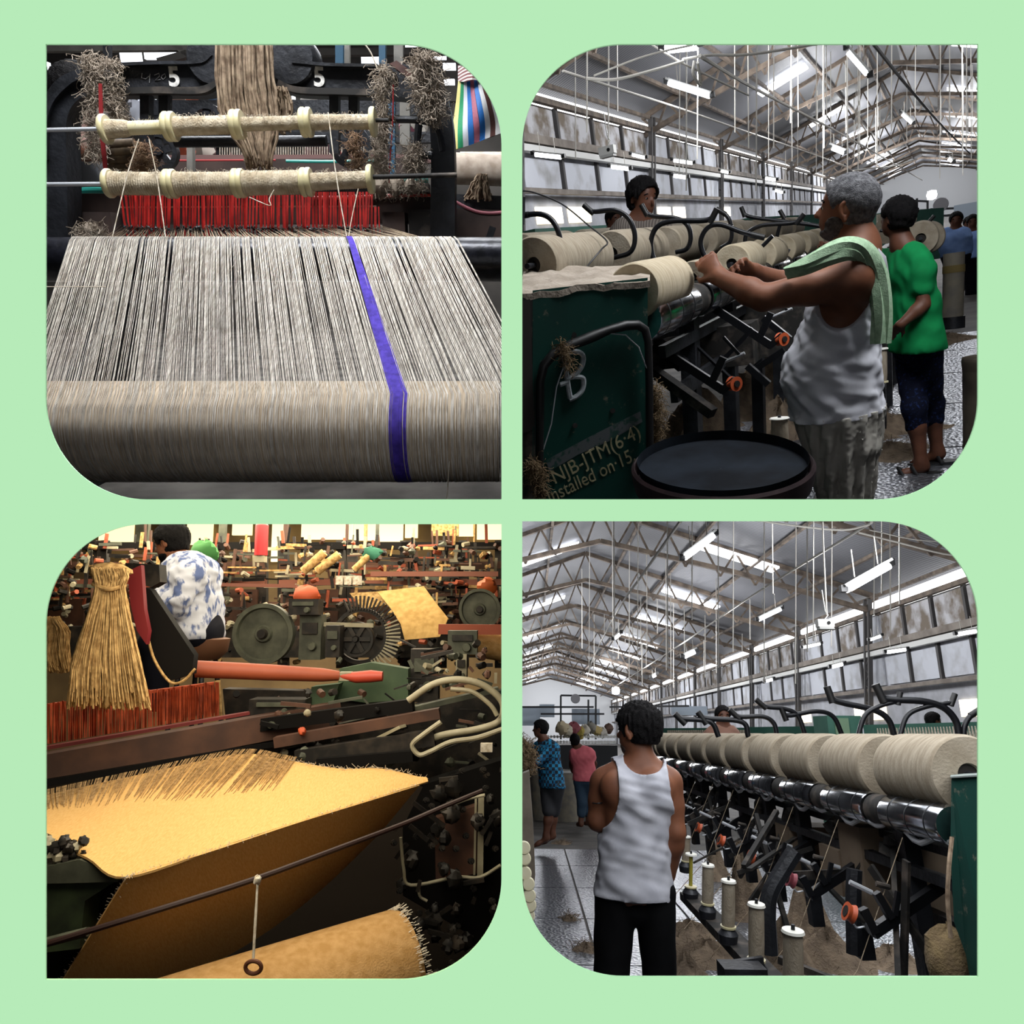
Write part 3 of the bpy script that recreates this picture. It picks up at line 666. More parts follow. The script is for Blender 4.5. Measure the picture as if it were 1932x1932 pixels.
    for i in range(60): x = 415 + i * 4.6; cb.bar(P(q, x, 272, y=4.2), P(q, x, 300, y=4.2), .004, .004)
    cb.part('comb', M_jutel, lm, kind='stuff')
    MB().bar(P(q, 300, 302, y=4.2), P(q, 830, 300, y=4.2), .05, .04).part('beam', mat('pinkish_beam', '#7a5b57', 0.7), lm)
    MB().bar(P(q, 300, 262, y=4.25), P(q, 830, 260, y=4.25), .05, .05).part('beam', M_iron, lm)
    for x in (300, 420, 560, 700, 830): MB().bar(P(q, x, 190, y=4.3), P(q, x, 420, y=4.3), .05, .05, up=(0, 1, 0)).part('post', M_iron, lm)
    MB().bar(P(q, 280, 205, y=4.3), P(q, 850, 205, y=4.3), .06, .07).part('beam', M_iron, lm)
    # right side: neighbouring cloth roll
    c0, c1 = P(q, 858, 318, y=3.3), P(q, 958, 322, y=3.3)
    nr = thing('cloth_roll', q, P(q, 905, 350, y=3.3), 'pale roll of cloth on the neighbouring loom at right', 'cloth roll')
    MB().lathe(c0, c1 - c0, [(0, .01), (0, .06), ((c1 - c0).length, .06), ((c1 - c0).length, .01)], 24).part('roll', mat('pale_cloth', '#b7a99b', 0.9, c2='#9b8c7d', scale=30), nr)
    MB().grid([[P(q, 868, 288, y=3.5), P(q, 958, 288, y=3.5)], [P(q, 872, 312, y=3.36), P(q, 958, 315, y=3.36)]], .004).part('warp_sheet', M_jutel, nr)
    strands(q, [(908, 330, 8), (905, 350, 16), (902, 378, 28)], 3.15, 80, 0.004, 12, 1.2, 6, 4).solo('yarn_hank', M_hank, q, 'brown jute hank draped right of the arch', 'yarn')
    bar('wooden_beam', (850, 420), (958, 425), 3.1, .1, .1, M_brown, 'brown beam right of the right post')
    bar('steel_beam', (845, 392), (990, 398), 3.2, .05, .1, M_iron, 'black shelf right of the right post')
    MB().tube(pxl(q, [(850, 376), (890, 396), (920, 402), (958, 400)], 3.05, 4), .006, 8).solo('red_twine', mat('pink_cord', '#9c5560', 0.6), q, 'dull pink cord sagging right of the arch', 'cord')
    MB().bar(P(q, 930, 428, y=3.0), P(q, 922, 452, y=3.0), .025, .025, up=(0, 1, 0)).solo('lever', M_iron, q, 'short black handle above the rail at far right', 'handle')
    # clutter under the arch right
    for i, (x0, y0_, x1, y1, m, lab) in enumerate(((770, 395, 815, 450, M_ironr, 'dusty iron bracket inside the foot of the right arch'), (720, 400, 765, 445, M_brown, 'dark wooden box right of the heddles'), (135, 400, 215, 446, M_brown, 'dark wooden box behind the left post'), (745, 345, 808, 362, M_ironr, 'dusty shelf inside the right arch'))):
        a, b = P(q, x0, y0_, y=2.82), P(q, x1, y1, y=2.82); MB().box(((a.x + b.x) / 2, 2.86, (a.z + b.z) / 2), (abs(b.x - a.x), .08, abs(b.z - a.z))).solo('machine_bracket', m, q, lab, 'bracket')
    fuzz(q, [(700, 352, 30), (790, 350, 16)], 2.8, 60, .003, 14).solo('jute_tuft', M_tuft, q, 'grey dust and fibres lying on the right shelf', 'tuft')
    # backdrop: mill hall wall with bright windows
    M_bw = mat('mill_wall', '#4a4744', 0.9, c2='#6a6560', scale=2)
    bw = MB().add([P(q, -200, -100, y=7.5), P(q, 1300, -100, y=7.5), P(q, 1300, 700, y=7.5), P(q, -200, 700, y=7.5)], [(0, 1, 2, 3)]).clip(q).solo('wall_back', M_bw, q, 'dim mill wall behind the looms', kind='structure', smooth=False)
    M_win = mat('daylight_window', '#ffffff', 0.5, emit='#f4f8ff', power=2.2)
    for i, (x0, y0_, x1, y1) in enumerate(((225, 84, 268, 118), (272, 92, 345, 112), (352, 86, 372, 124), (612, 176, 580, 192), (682, 108, 716, 122), (696, 190, 712, 200), (765, 86, 800, 96), (816, 95, 842, 112), (836, 120, 860, 132), (551, 182, 575, 190), (282, 185, 300, 235), (285, 205, 296, 250), (90, 118, 100, 160), (838, 150, 858, 160), (880, 84, 930, 100))):
        a, b = P(q, x0, y0_, y=7.2), P(q, x1, y1, y=7.2); MB().box(((a.x + b.x) / 2, 7.2, (a.z + b.z) / 2), (abs(b.x - a.x), .04, abs(b.z - a.z))).solo('window_%d' % (i + 1), M_win, q, 'bright window pane far behind the loom', kind='structure', smooth=False)
    for i, (a, b) in enumerate((((80, 92), (560, 88)), ((560, 100), (960, 96)), ((80, 150), (420, 140)), ((420, 84), (300, 118)), ((330, 84), (385, 124)), ((560, 190), (860, 186)), ((80, 215), (330, 210)))):
        MB().bar(P(q, *a, y=5.5), P(q, *b, y=5.5), .05, .04).solo('trim_%d' % (i + 1), M_bw if i % 2 else M_grey, q, 'dark roof strut in the mill behind', kind='structure')
    cl = [(410, 195, '#37506b'), (330, 190, '#8a6a58'), (352, 205, '#b5552e'), (250, 205, '#6a6a70'), (268, 220, '#c9ccd6'), (590, 215, '#8f8a84'), (700, 215, '#6b7f84'), (770, 240, '#9a5c6a'), (690, 240, '#55606a'), (440, 205, '#3a4450'), (350, 285, '#a34a30'), (380, 290, '#8f847a'), (420, 290, '#6a4a46'), (130, 215, '#c5c8d0'), (600, 290, '#6a4a50'), (640, 305, '#8c3b35'), (790, 215, '#b9b2a8')]
    for i, (x, y_, c) in enumerate(cl):
        MB().blob(P(q, x, y_, y=5.0 + (i % 4) * .3), .05 + .02 * (i % 3), 10, .3, i, (1, .6, 1.2)).solo('cloth_bundle', mat('bundle_' + c, c, 0.8), q, ['pale', 'brown', 'orange', 'grey', 'white', 'dusty', 'bluish', 'rosy', 'slate'][i % 9] + ' bundle far behind the loom, ' + ['left of the hanger', 'under the left five', 'near the hank', 'beyond the spools', 'under the right five', 'in the right arch'][i % 6] + (' low' if y_ > 250 else ' high'), 'bundle', 'bundles behind the loom')
    # floor and dusty plinth below the roll
    pz = P(q, 480, 935, y=1.95).z
    MB().add([(-6, 1.2, pz), (1.5, 1.2, pz), (1.5, 7.5, pz), (-6, 7.5, pz)], [(0, 1, 2, 3)]).clip(q).solo('floor', mat('grey_dust_floor', '#4a4744', 0.95, c2='#6b6762', scale=6, spec=0.1), q, 'dusty grey floor below the warp roll', kind='structure', smooth=False)
    for sgn, px in ((-1, 10),):
        c = V(P(q, px, 760, y=1.8).x, 2.05, zC - .1)
        MB().prism([c + V(0, -.2, .05), c + V(0, .3, .4), c + V(0, .36, .36), c + V(0, .25, -.25), c + V(0, -.2, -.12)], (.05, 0, 0)).solo('side_plate', M_iron, q, 'black iron side plate at the %s end of the roll' % ('left' if sgn < 0 else 'right'), 'plate')
top_left()
# ------------------------------------------------------------------ rooms 2 and 4 (right side): the spinning hall, seen from two places
M_roof = mat('corrugated_roof', '#74757a', 0.6, 0.1, c2='#626368', kind='wave', scale=2.2, wave_dir='Y', bump=0.9, lo=.3, hi=.7)
M_truss = mat('rusty_truss', '#4d443d', 0.8, c2='#7a6c5f', scale=3)
M_wallp = mat('white_wall', '#c3c5cc', 0.9, c2='#a5a6ab', scale=1.5, spec=0.1)
M_stain = mat('stained_panel', '#7e7469', 0.9, c2='#c4c4c8', scale=1.6, lo=.42, hi=.6, spec=0.1)
M_pan = mat('pale_panel', '#cdd0d8', 0.9, c2='#9d9c9c', scale=1.1, lo=.5, hi=.75, spec=0.1)
M_postg = mat('wall_post', '#4c4a4a', 0.8)
M_pipe = mat('dusty_pipe', '#6b6159', 0.8, c2='#8b837a', scale=2)
M_sky = mat('lit_skylight', '#ffffff', 0.5, emit='#f6f9ff', power=5.0)
M_strip = mat('lit_window_strip', '#ffffff', 0.5, emit='#ffffff', power=3.0)
M_tube = mat('lit_tube', '#ffffff', 0.5, emit='#f4f8ff', power=9.0)
M_warmw = mat('sunlit_window', '#ffffff', 0.5, emit='#ffeec8', power=2.0)
M_tubeh = mat('lamp_housing', '#c9c9c6', 0.6)
M_cord = mat('dusty_cord', '#d5d1c9', 0.9)
M_floor = mat('floor_steel', '#3b3937', 0.7, 0.1, c2='#57534f', scale=3, spec=0.3)
M_plate = mat('checker_plate', '#6d7078', 0.33, 0.85, c2='#94979e', kind='voronoi', scale=38, lo=.2, hi=.45, bump=0.8)
HALL = {
    'TR': dict(s=-1, W=9.0, st=4.62, sb=4.22, rail=3.25, low=2.05, win=(1.3, 1.72), floor=-1.43, col0=18.0, colN=10.3, sub=4, xr=-1.5, zr=7.2, other=7.0, sk=(35.2, 14.6, -6.2, -4.4), sk2=(40, 14.6, 0.6, 3.2), y0=12, L=150),
    'BR': dict(s=1, W=12.0, st=4.50, sb=4.0, rail=2.87, low=1.47, win=(0.5, 0.95), floor=-1.44, col0=18.7, colN=7.0, sub=4, xr=2.5, zr=7.85, other=-6.0, sk=(26, 8.4, 6.2, 8.7), sk2=(30, 12.4, -0.5, 2.0), y0=12, L=110),
}
def hall(q):
    h = HALL[q]; s, Wd, fl, xr, zr, L = h['s'], h['W'], h['floor'], h['xr'], h['zr'], h['L']; X = s * Wd; y0 = h['y0']
    side = 'left' if s < 0 else 'right'; oth = 'right' if s < 0 else 'left'; where = 'upper' if q == 'TR' else 'lower'
    def T(px, py, y): return P(q, px, py, y=y)
    # floor
    MB().add([(-9 if s < 0 else -12, 1.3, fl), (12, 1.3, fl), (12, L, fl), (-12, L, fl)], [(0, 1, 2, 3)]).clip(q).solo('floor', M_floor, q, 'dark worn floor of the %s spinning hall' % where, kind='structure', smooth=False)
    # long wall with panels, posts, window strip
    wl = MB().add([(X, y0, fl), (X, L, fl), (X, L, h['sb']), (X, y0, h['sb'])], [(0, 1, 2, 3)]).clip(q)
    wall = wl.solo('wall_' + side, M_wallp, q, 'long white mill wall of the %s hall with stained panels' % where, kind='structure', smooth=False, base=(X, y0, fl))
    n = -s; step = h['colN'] / h['sub']; y = h['col0']
    pw = step * .86
    k = 0
    while y < L - step:
        yc = y + step / 2; far = y > 75
        up = MB().box((X + n * .04, yc, (h['rail'] + .12 + h['sb'] - .06) / 2), (.06, pw, h['sb'] - h['rail'] - .2)); lo_ = MB().box((X + n * .04, yc, (h['low'] + .12 + h['rail'] - .35) / 2), (.06, pw, h['rail'] - h['low'] - .5))
        up.part('panel', M_stain if (k // h['sub']) % 2 == 0 or k % 5 == 0 else M_pan, wall, smooth=False); lo_.part('panel', M_pan, wall, smooth=False)
        if k % h['sub']: MB().box((X + n * .08, y, (fl + h['sb'] + h['low']) / 2 - fl * .5), (.1, .12, h['sb'] - h['low'])).part('post', M_postg, wall, smooth=False)
        y += step; k += 1
    # low windows
    for i in range(5):
        yy = h['col0'] + .55 * step + (i // 2) * h['colN'] + (i % 2) * step * .8
        MB().box((X + n * .03, yy, sum(h['win']) / 2), (.05, step * .62, h['win'][1] - h['win'][0])).solo('window_%d' % (i + 1), M_warmw, q, 'small sunlit window low in the %s mill wall' % side, kind='structure', smooth=False)
    # window strip under the eaves
    ws = MB().add([(X + s * .3, y0, h['sb']), (X + s * .3, L, h['sb']), (X + s * .3, L, h['st'] + .1), (X + s * .3, y0, h['st'] + .1)], [(0, 1, 2, 3)]).clip(q).solo('window_6', M_strip, q, 'bright daylight strip between wall and roof of the %s hall' % where, kind='structure', smooth=False)
    for zz, r, m, nm in ((h['sb'], .07, M_truss, 'wall_beam'), (h['st'], .05, M_truss, 'wall_beam'), (h['rail'], .1, M_pipe, 'wall_pipe'), (h['rail'] - .22, .08, M_tubeh, 'wall_beam'), (h['low'], .06, M_pipe, 'wall_pipe')):
        MB().bar((X + n * .3, y0 + 2, zz), (X + n * .3, L, zz), r * 2, r * 2).clip(q).part(nm, m, wall, smooth=False)
    # columns
    yc = h['col0']; i = 0
    while yc < L:
        tw = Q[q] @ V(X, yc, h['st']); ppx = 966 + F * tw.x / tw.y; ppy = 966 - F * tw.z / tw.y
        bt = P(q, ppx, ppy + 60, x=X); lean = (bt.y - yc) / (h['st'] - bt.z) * .9
        c = thing('column', q, (X + n * .35, yc, fl), 'lattice steel column on the %s mill wall' % side, None, kind='structure')
        for dy in (-.16, .16): MB().bar((X + n * .35, yc + dy + lean * (h['st'] - fl), fl), (X + n * .35, yc + dy, h['st']), .14, .09, up=(0, 1, 0)).part('stanchion', M_postg, c, smooth=False)
        if yc < 60:
            lat = MB(); zz = fl + .4
            while zz < h['rail'] - .3: l_ = lean * (h['st'] - zz); lat.bar((X + n * .35, yc - .16 + l_, zz), (X + n * .35, yc + .16 + l_, zz + .25), .06, .03); lat.bar((X + n * .35, yc + .16 + l_, zz + .25), (X + n * .35, yc - .16 + l_, zz + .5), .06, .03); zz += .5
            lat.part('lattice', M_postg, c, smooth=False)
        yc += h['colN']; i += 1
    # roof
    def slope_pt(x): return h['st'] + .15 + (zr - h['st'] - .15) * (x - X) / (xr - X)
    xo = xr + (h['other'] - xr); zo = zr - abs(h['other'] - xr) * .36
    MB().add([(X + s * .5, y0 - 4, h['st']), (X + s * .5, L, h['st']), (xr, L, zr), (xr, y0 - 4, zr)], [(0, 1, 2, 3)]).clip(q).solo('ceiling_near', M_roof, q, 'grey corrugated roof slope over the %s wall' % side, kind='structure', smooth=False)
    MB().add([(xr, y0 - 4, zr), (xr, L, zr), (h['other'], L, zo), (h['other'], y0 - 4, zo)], [(0, 1, 2, 3)]).clip(q).solo('ceiling_far', M_roof, q, 'grey corrugated roof slope on the %s' % oth, kind='structure', smooth=False)
    # end wall
    ew = MB().add([(-20, L, fl), (20, L, fl), (20, L, zr + 1), (-20, L, zr + 1)], [(0, 1, 2, 3)]).clip(q).solo('wall_end', mat('hazy_end_wall', '#d5d7da', 0.9), q, 'pale end wall of the %s hall' % where, kind='structure', smooth=False)
    # trusses
    yt = h['col0']; i = 0
    while yt < L - 9:
        if (Q[q] @ V(xr, yt, zr)).z < .3 and q == 'TR': yt += h['colN']; continue
        t = thing('roof_truss', q, (X, yt, h['st']), 'dusty steel roof truss spanning the %s hall' % where, None, kind='structure')
        th = .16 if yt < 60 else .2
        def bars(lst, name):
            b = MB()
            for a, c in lst: b.bar(a, c, th, th, up=(0, 1, 0))
            b.clip(q)
            if b.f: b.part(name, M_truss, t, smooth=False)
        A = V(X, yt, h['st'] + .05); R = V(xr, yt, zr - .08); O = V(h['other'], yt, zo - .05)
        B = V(X, yt, h['st'] - .5); C = V(xr, yt, zr - 1.3); D_ = V(h['other'], yt, zo - .5)
        bars([(A, R), (R, O)], 'rafter'); bars([(B, lerp(A, R, .5) - V(0, 0, .75)), (lerp(A, R, .5) - V(0, 0, .75), C), (C, lerp(R, O, .5) - V(0, 0, .75)), (lerp(R, O, .5) - V(0, 0, .75), D_)], 'bottom_chord')
        th *= .42; w = []
        if yt < 90:
            for j in range(8):
                u0, u1 = j / 8, (j + .5) / 8; u2 = (j + 1) / 8
                lowc = lambda u: lerp(B, C, u) - V(0, 0, .15 * math.sin(u * math.pi))
                w += [(lerp(A, R, u0), lowc(u1)), (lowc(u1), lerp(A, R, u2))]
                lowd = lambda u: lerp(C, D_, u) - V(0, 0, .15 * math.sin(u * math.pi))
                w += [(lerp(R, O, u0), lowd(u1)), (lowd(u1), lerp(R, O, u2))]
            bars(w, 'web')
        yt += h['colN']; i += 1
    # purlins along the roof
    pl = MB()
    for u in (.2, .42, .64, .85):
        p = lerp(V(X, 0, h['st'] + .02), V(xr, 0, zr), u); pl.bar(p + V(0, y0, -.1), p + V(0, L, -.1), .1, .1)
        p = lerp(V(xr, 0, zr), V(h['other'], 0, zo), u); pl.bar(p + V(0, y0, -.1), p + V(0, L, -.1), .1, .1)
    pl.clip(q).solo('trim_1', M_truss, q, 'long steel purlins under the roof of the %s hall' % where, kind='structure', smooth=False)
    # roof lights (translucent sheets) in both slopes
    i = 0
    for (ya, st, xa, xb), kind_ in ((h['sk'], 0), (h['sk2'], 1)):
        yy = ya
        while yy < L - 4:
            if kind_ == 0: za, zb = slope_pt(xa), slope_pt(xb)
            else: f_ = lambda x: zr - abs(x - xr) * .36; za, zb = f_(xa), f_(xb)
            wd = .55 if q == 'TR' else .42
            MB().add([(xa, yy - wd, za - .2), (xb, yy - wd, zb - .2), (xb, yy + wd, zb - .2), (xa, yy + wd, za - .2), (xa, yy - wd, za - .14), (xb, yy - wd, zb - .14), (xb, yy + wd, zb - .14), (xa, yy + wd, za - .14)], [(3, 2, 1, 0), (4, 5, 6, 7), (0, 1, 5, 4), (1, 2, 6, 5), (2, 3, 7, 6), (3, 0, 4, 7)]).clip(q).solo('window_%d' % (10 + i), M_sky, q, 'glowing strip skylight in the %s roof slope' % (side if kind_ == 0 else oth), kind='structure', smooth=False)
            yy += st; i += 1
    return h
HT = hall('TR'); HB = hall('BR')

def tube_lamp(q, a, b, y, lab, w=.09, double=False):
    A, B = P(q, *a, y=y), P(q, *b, y=y); d = (B - A).normalized(); L = (B - A).length
    t = thing('tube_lamp', q, A, lab, 'lamp', 'fluorescent tube lamps of the ' + ('upper' if q == 'TR' else 'lower') + ' hall')
    u, w2 = perp(d)
    up = V(0, 0, 1)
    MB().bar(A + up * w * .62, B + up * w * .62, w * (1.7 if double else .9), w * .35).part('housing', M_tubeh, t, smooth=False)
    sd = d.cross(up).normalized()
    for k in ((-1, 1) if double else (0,)):
        o = sd * (w * .7 * k); MB().tube([A + d * w * .6 + o, B - d * w * .6 + o], w * .5, 8).part('tube', M_tube, t)
    for e in (A, B): MB().box(e + up * w * .3, (w * .9,) * 3).part('end_cap', M_rubber, t, smooth=False)
    if L > .3:
        MB().tube([lerp(A, B, .25) + up * w, lerp(A, B, .25) + up * (w + L * .5)], w * .08, 4).part('cord', M_cord, t)
        MB().tube([lerp(A, B, .75) + up * w, lerp(A, B, .75) + up * (w + L * .5)], w * .08, 4).part('cord', M_cord, t)
    return t
for a, b, y, w, dbl, lab in (
        ((1258, 155), (1344, 182), 14, .09, True, 'bright double tube lamp hanging from strings near the ceiling centre'),
        ((1250, 92), (1322, 84), 11, .1, True, 'glaring tube lamp at the rope knot on the top edge'),
        ((1597, 92), (1642, 144), 16, .11, False, 'tube lamp with dark hood tilted steeply under the ridge'),
        ((1700, 212), (1724, 234), 30, .12, False, 'smaller dark hooded tube lamp further along the ridge'),
        ((1566, 277), (1597, 289), 30, .16, True, 'short double tube lamp above the grey haired man'),
        ((1006, 291), (1063, 297), 17.5, .1, False, 'tube lamp on the wall rail at the left edge'),
        ((1150, 314), (1190, 319), 20, .1, False, 'tube lamp above the man in grey shirt'),
        ((1190, 291), (1220, 298), 24, .1, False, 'dim tube lamp above the wall rail'),
        ((1268, 302), (1310, 308), 24, .1, False, 'pale tube lamp hanging before the blue panels'),
        ((1268, 331), (1298, 335), 26, .12, False, 'tube lamp right of the young man\'s hair'),
        ((1358, 322), (1377, 326), 30, .1, False, 'small tube lamp under the wall rail'),
        ((1441, 336), (1467, 340), 36, .14, False, 'small tube lamp far along the wall'),
        ((1460, 358), (1480, 364), 44, .14, False, 'tiny tube lamp far down the wall'),
        ((1787, 296), (1800, 306), 40, .16, False, 'tiny hooded lamp near the end of the hall')): tube_lamp('TR', a, b, y, lab, w, dbl)
for a, b, y, w, dbl, lab in (
        ((1287, 1055), (1350, 1008), 12, .1, True, 'double tube lamp hanging high above the man in vest'),
        ((1592, 1115), (1680, 1065), 11, .11, True, 'large tilted tube lamp at the upper right'),
        ((1429, 1170), (1475, 1148), 15, .08, True, 'tilted tube lamp left of the white box'),
        ((1156, 1207), (1172, 1194), 24, .12, False, 'tiny tilted tube lamp below the ridge'),
        ((1288, 1240), (1314, 1228), 20, .12, True, 'short tilted tube lamp above the machine row'),
        ((1670, 1231), (1712, 1225), 22, .1, False, 'tube lamp on the wall rail by the column'),
        ((1803, 1197), (1845, 1190), 19, .1, False, 'tube lamp at the right end of the wall rail'),
        ((1566, 1259), (1593, 1252), 26, .12, False, 'tube lamp on the rail between the columns'),
        ((1513, 1222), (1550, 1214), 22, .08, False, 'pale tube lamp left under the white box'),
        ((1639, 1208), (1664, 1199), 21, .08, False, 'pale tube lamp beside the wall column'),
        ((1442, 1286), (1460, 1281), 36, .14, False, 'small tube lamp far along the right wall'),
        ((1228, 1278), (1240, 1272), 34, .14, False, 'tiny tube lamp above the machine row end')): tube_lamp('BR', a, b, y, lab, w, dbl)
# ropes and hanging cords
def rope(q, pts, r, lab, m=M_cord, n=5):
    MB().tube(pxl(q, pts, n=n), r, 6).solo('rope', m, q, lab, 'rope', 'ropes under the roof')
rope('TR', [(1062, 134, 12), (1180, 172, 14), (1290, 207, 18), (1413, 250, 24), (1520, 286, 32), (1600, 315, 42)], .02, 'long pale rope running down toward the grey haired man')
rope('TR', [(1105, 148, 10), (1160, 150, 10.3), (1230, 133, 10.8), (1290, 115, 11)], .02, 'white rope swagging left from the bright lamp knot')
rope('TR', [(1120, 143, 10), (1220, 105, 10.5), (1330, 80, 11)], .013, 'thin white rope slanting up to the bright knot')
rope('TR', [(1288, 112, 11), (1340, 104, 11.5), (1420, 102, 12), (1560, 80, 13)], .018, 'white rope running right from the bright knot')
rope('TR', [(1320, 105, 11), (1420, 165, 16), (1560, 238, 25), (1640, 282, 35), (1740, 340, 60)], .025, 'pale rope running from the knot along the skylights')
rope('TR', [(1230, 84, 11), (1280, 115, 11), (1330, 140, 12), (1413, 180, 14)], .014, 'short white rope crossing below the bright knot')
rope('TR', [(1646, 80, 14), (1714, 165, 20), (1780, 240, 30), (1830, 290, 50)], .03, 'black cable descending under the ridge', M_rubber)
rope('TR', [(1610, 322, 30), (1640, 318, 34), (1690, 312, 44), (1730, 300, 50)], .03, 'thin cable sagging over the grey haired man')
rope('TR', [(1310, 115, 11), (1308, 140, 11), (1322, 160, 11.4), (1316, 118, 11)], .02, 'white loop of rope hanging under the bright knot')
rope('BR', [(1284, 983, 12), (1208, 1090, 18), (1164, 1155, 24), (1120, 1240, 45), (1104, 1290, 70)], .03, 'dark spotted cable descending to the left end wall', M_cord)
rope('BR', [(1645, 985, 12), (1413, 1128, 20), (1270, 1225, 34), (1150, 1302, 70)], .025, 'long pale rope slanting across the whole roof')
rope('BR', [(1405, 978, 12), (1500, 992, 12), (1590, 1000, 12), (1640, 990, 12)], .018, 'white rope along the top edge of the roof')
rope('BR', [(1620, 1005, 12), (1700, 1025, 12), (1780, 1045, 12), (1850, 1052, 12)], .016, 'fuzzy rope sagging toward the right wall')
rope('BR', [(1640, 1000, 12), (1740, 1020, 12), (1850, 1020, 12)], .009, 'thin cord stretched above the fuzzy rope')
rope('BR', [(1552, 985, 11), (1554, 1040, 11), (1557, 1105, 11), (1560, 1160, 11)], .012, 'white cable holding the white box')
def hang(q, lst, top, seed):
    rg = random.Random(seed)
    for (px, b, y) in lst:
        w = .012 + .0006 * y * rg.uniform(.5, 1.2)
        MB().bar(P(q, px, top, y=y), P(q, px + rg.uniform(-1.5, 1.5), b, y=y), w, w, up=(0, 1, 0)).solo('hanging_string', M_cord, q, 'thin dusty cord hanging straight down from the %s roof' % ('upper' if q == 'TR' else 'lower'), 'cord', 'thin cords hanging from the %s roof' % ('upper' if q == 'TR' else 'lower'), smooth=False)
rg = random.Random(8)
hang('TR', [(1085, 300, 14), (1108, 250, 13), (1148, 290, 15), (1164, 210, 16), (1283, 330, 15), (1295, 360, 16), (1317, 300, 18), (1386, 250, 20), (1411, 280, 17), (1428, 360, 16), (1450, 300, 20), (1460, 280, 24)] + [(rg.uniform(1470, 1835), rg.uniform(230, 350), rg.uniform(22, 60)) for _ in range(40)], 70, 1)
hang('BR', [(1158, 1190, 16), (1204, 1290, 18), (1259, 1260, 15), (1306, 1170, 14), (1355, 1260, 15), (1384, 1230, 16), (1442, 1290, 15), (1457, 1120, 16), (1523, 1230, 14), (1535, 1210, 15), (1650, 1160, 13), (1664, 1120, 14), (1679, 1190, 13), (1697, 1140, 14), (1570, 1220, 18), (1502, 1290, 19)] + [(rg.uniform(1090, 1420), rg.uniform(1180, 1300), rg.uniform(22, 55)) for _ in range(34)], 972, 2)
# white box on a cable in both halls, floodlight on the end wall
for q, c, y, wx in (('TR', (1146, 284), 15, 15), ('BR', (1556, 1176), 11, 16)):
    p = P(q, *c, y=y); u = (P(q, c[0] + wx, c[1], y=y) - p).length
    t = thing('junction_box', q, p - V(0, 0, u * .5), 'white cased electrical box hanging on a cable, %s hall' % ('upper' if q == 'TR' else 'lower'), 'box')
    MB().box(p, (u * 1.9, u, u * .9)).part('case', M_white, t, smooth=False); MB().box(p - V(0, 0, u * .6), (u * 1.7, u * 1.1, u * .3)).part('tray', M_tubeh, t, smooth=False)
    MB().lathe(p + V(u * .3, -u * .55, 0), (0, 1, 0), [(0, .01), (0, u * .2), (u * .1, u * .2)], 12).part('knob', M_rubber, t)
    MB().tube([p + V(0, 0, u * .4), p + V(u * .5, 0, u * 1.0), p + V(u * .2, 0, u * 1.5), p + V(u * .1, 0, u * 4)], u * .07, 6).part('cable', M_white, t)
for q, c in (('TR', (1758, 368)), ('BR', (1162, 1303))):
    y = 80; p = P(q, *c, y=y); t = thing('floodlight', q, p - V(0, 0, .6), 'glaring white floodlight before the end wall of the %s hall' % ('upper' if q == 'TR' else 'lower'), 'lamp')
    MB().box(p + V(0, .35, 0), (.7, .5, .7)).part('housing', M_tubeh, t, smooth=False); MB().lathe(p, (0, 1, 0), [(0, .02), (0, .4), (.15, .4), (.15, .02)], 20).part('lens', mat('flood_lens', '#ffffff', .4, emit='#ffffff', power=60), t)
# ------------------------------------------------------------------ people: one continuous body each, clothing and hair as children
def upv(q, px, py, t=0.0):
    """direction that looks upright at a pixel (t degrees leaning back toward the viewer)"""
    d = Vector(((px - 966) / F, 1, 0)).normalized(); r = math.radians(t); return QT[q] @ (V(0, 0, 1) * math.cos(r) - d * math.sin(r))
def head_parts(C, f, u, s, ears=True):
    f = f.normalized(); u = (u - f * u.dot(f)).normalized(); l = u.cross(f)
    K = lambda a, b, c: C + f * (a * s) + l * (b * s) + u * (c * s)
    skull = s_el(K(-.05, 0, .12), (.335 * s, .42 * s, .375 * s), l, u)
    fs = [skull, s_el(K(.09, 0, -.14), (.265 * s, .29 * s, .35 * s), l, u), s_el(K(.2, 0, -.38), (.13 * s, .13 * s, .1 * s), l, u), s_cap(K(.3, .13, .07), K(.3, -.13, .07), .05 * s, .05 * s)]
    nose = [s_cap(K(.36, 0, .02), K(.44, 0, -.12), .03 * s, .055 * s), s_cap(K(.36, .06, -.13), K(.36, -.06, -.13), .04 * s, .04 * s), s_cap(K(.34, .07, -.23), K(.34, -.07, -.23), .04 * s, .04 * s), s_cap(K(.33, .06, -.285), K(.33, -.06, -.285), .035 * s, .035 * s)]
    base = s_un(fs, .06 * s); face = s_un([base] + nose, .03 * s)
    if ears:
        ea = [s_cut(s_el(K(-.04, sg * .335, -.03), (.035 * s, .085 * s, .135 * s), l, u), s_el(K(.0, sg * .385, -.02), (.03 * s, .045 * s, .08 * s), l, u)) for sg in (-1, 1)]
        face = s_un([face] + ea, .015 * s)
    return face, skull, K, l
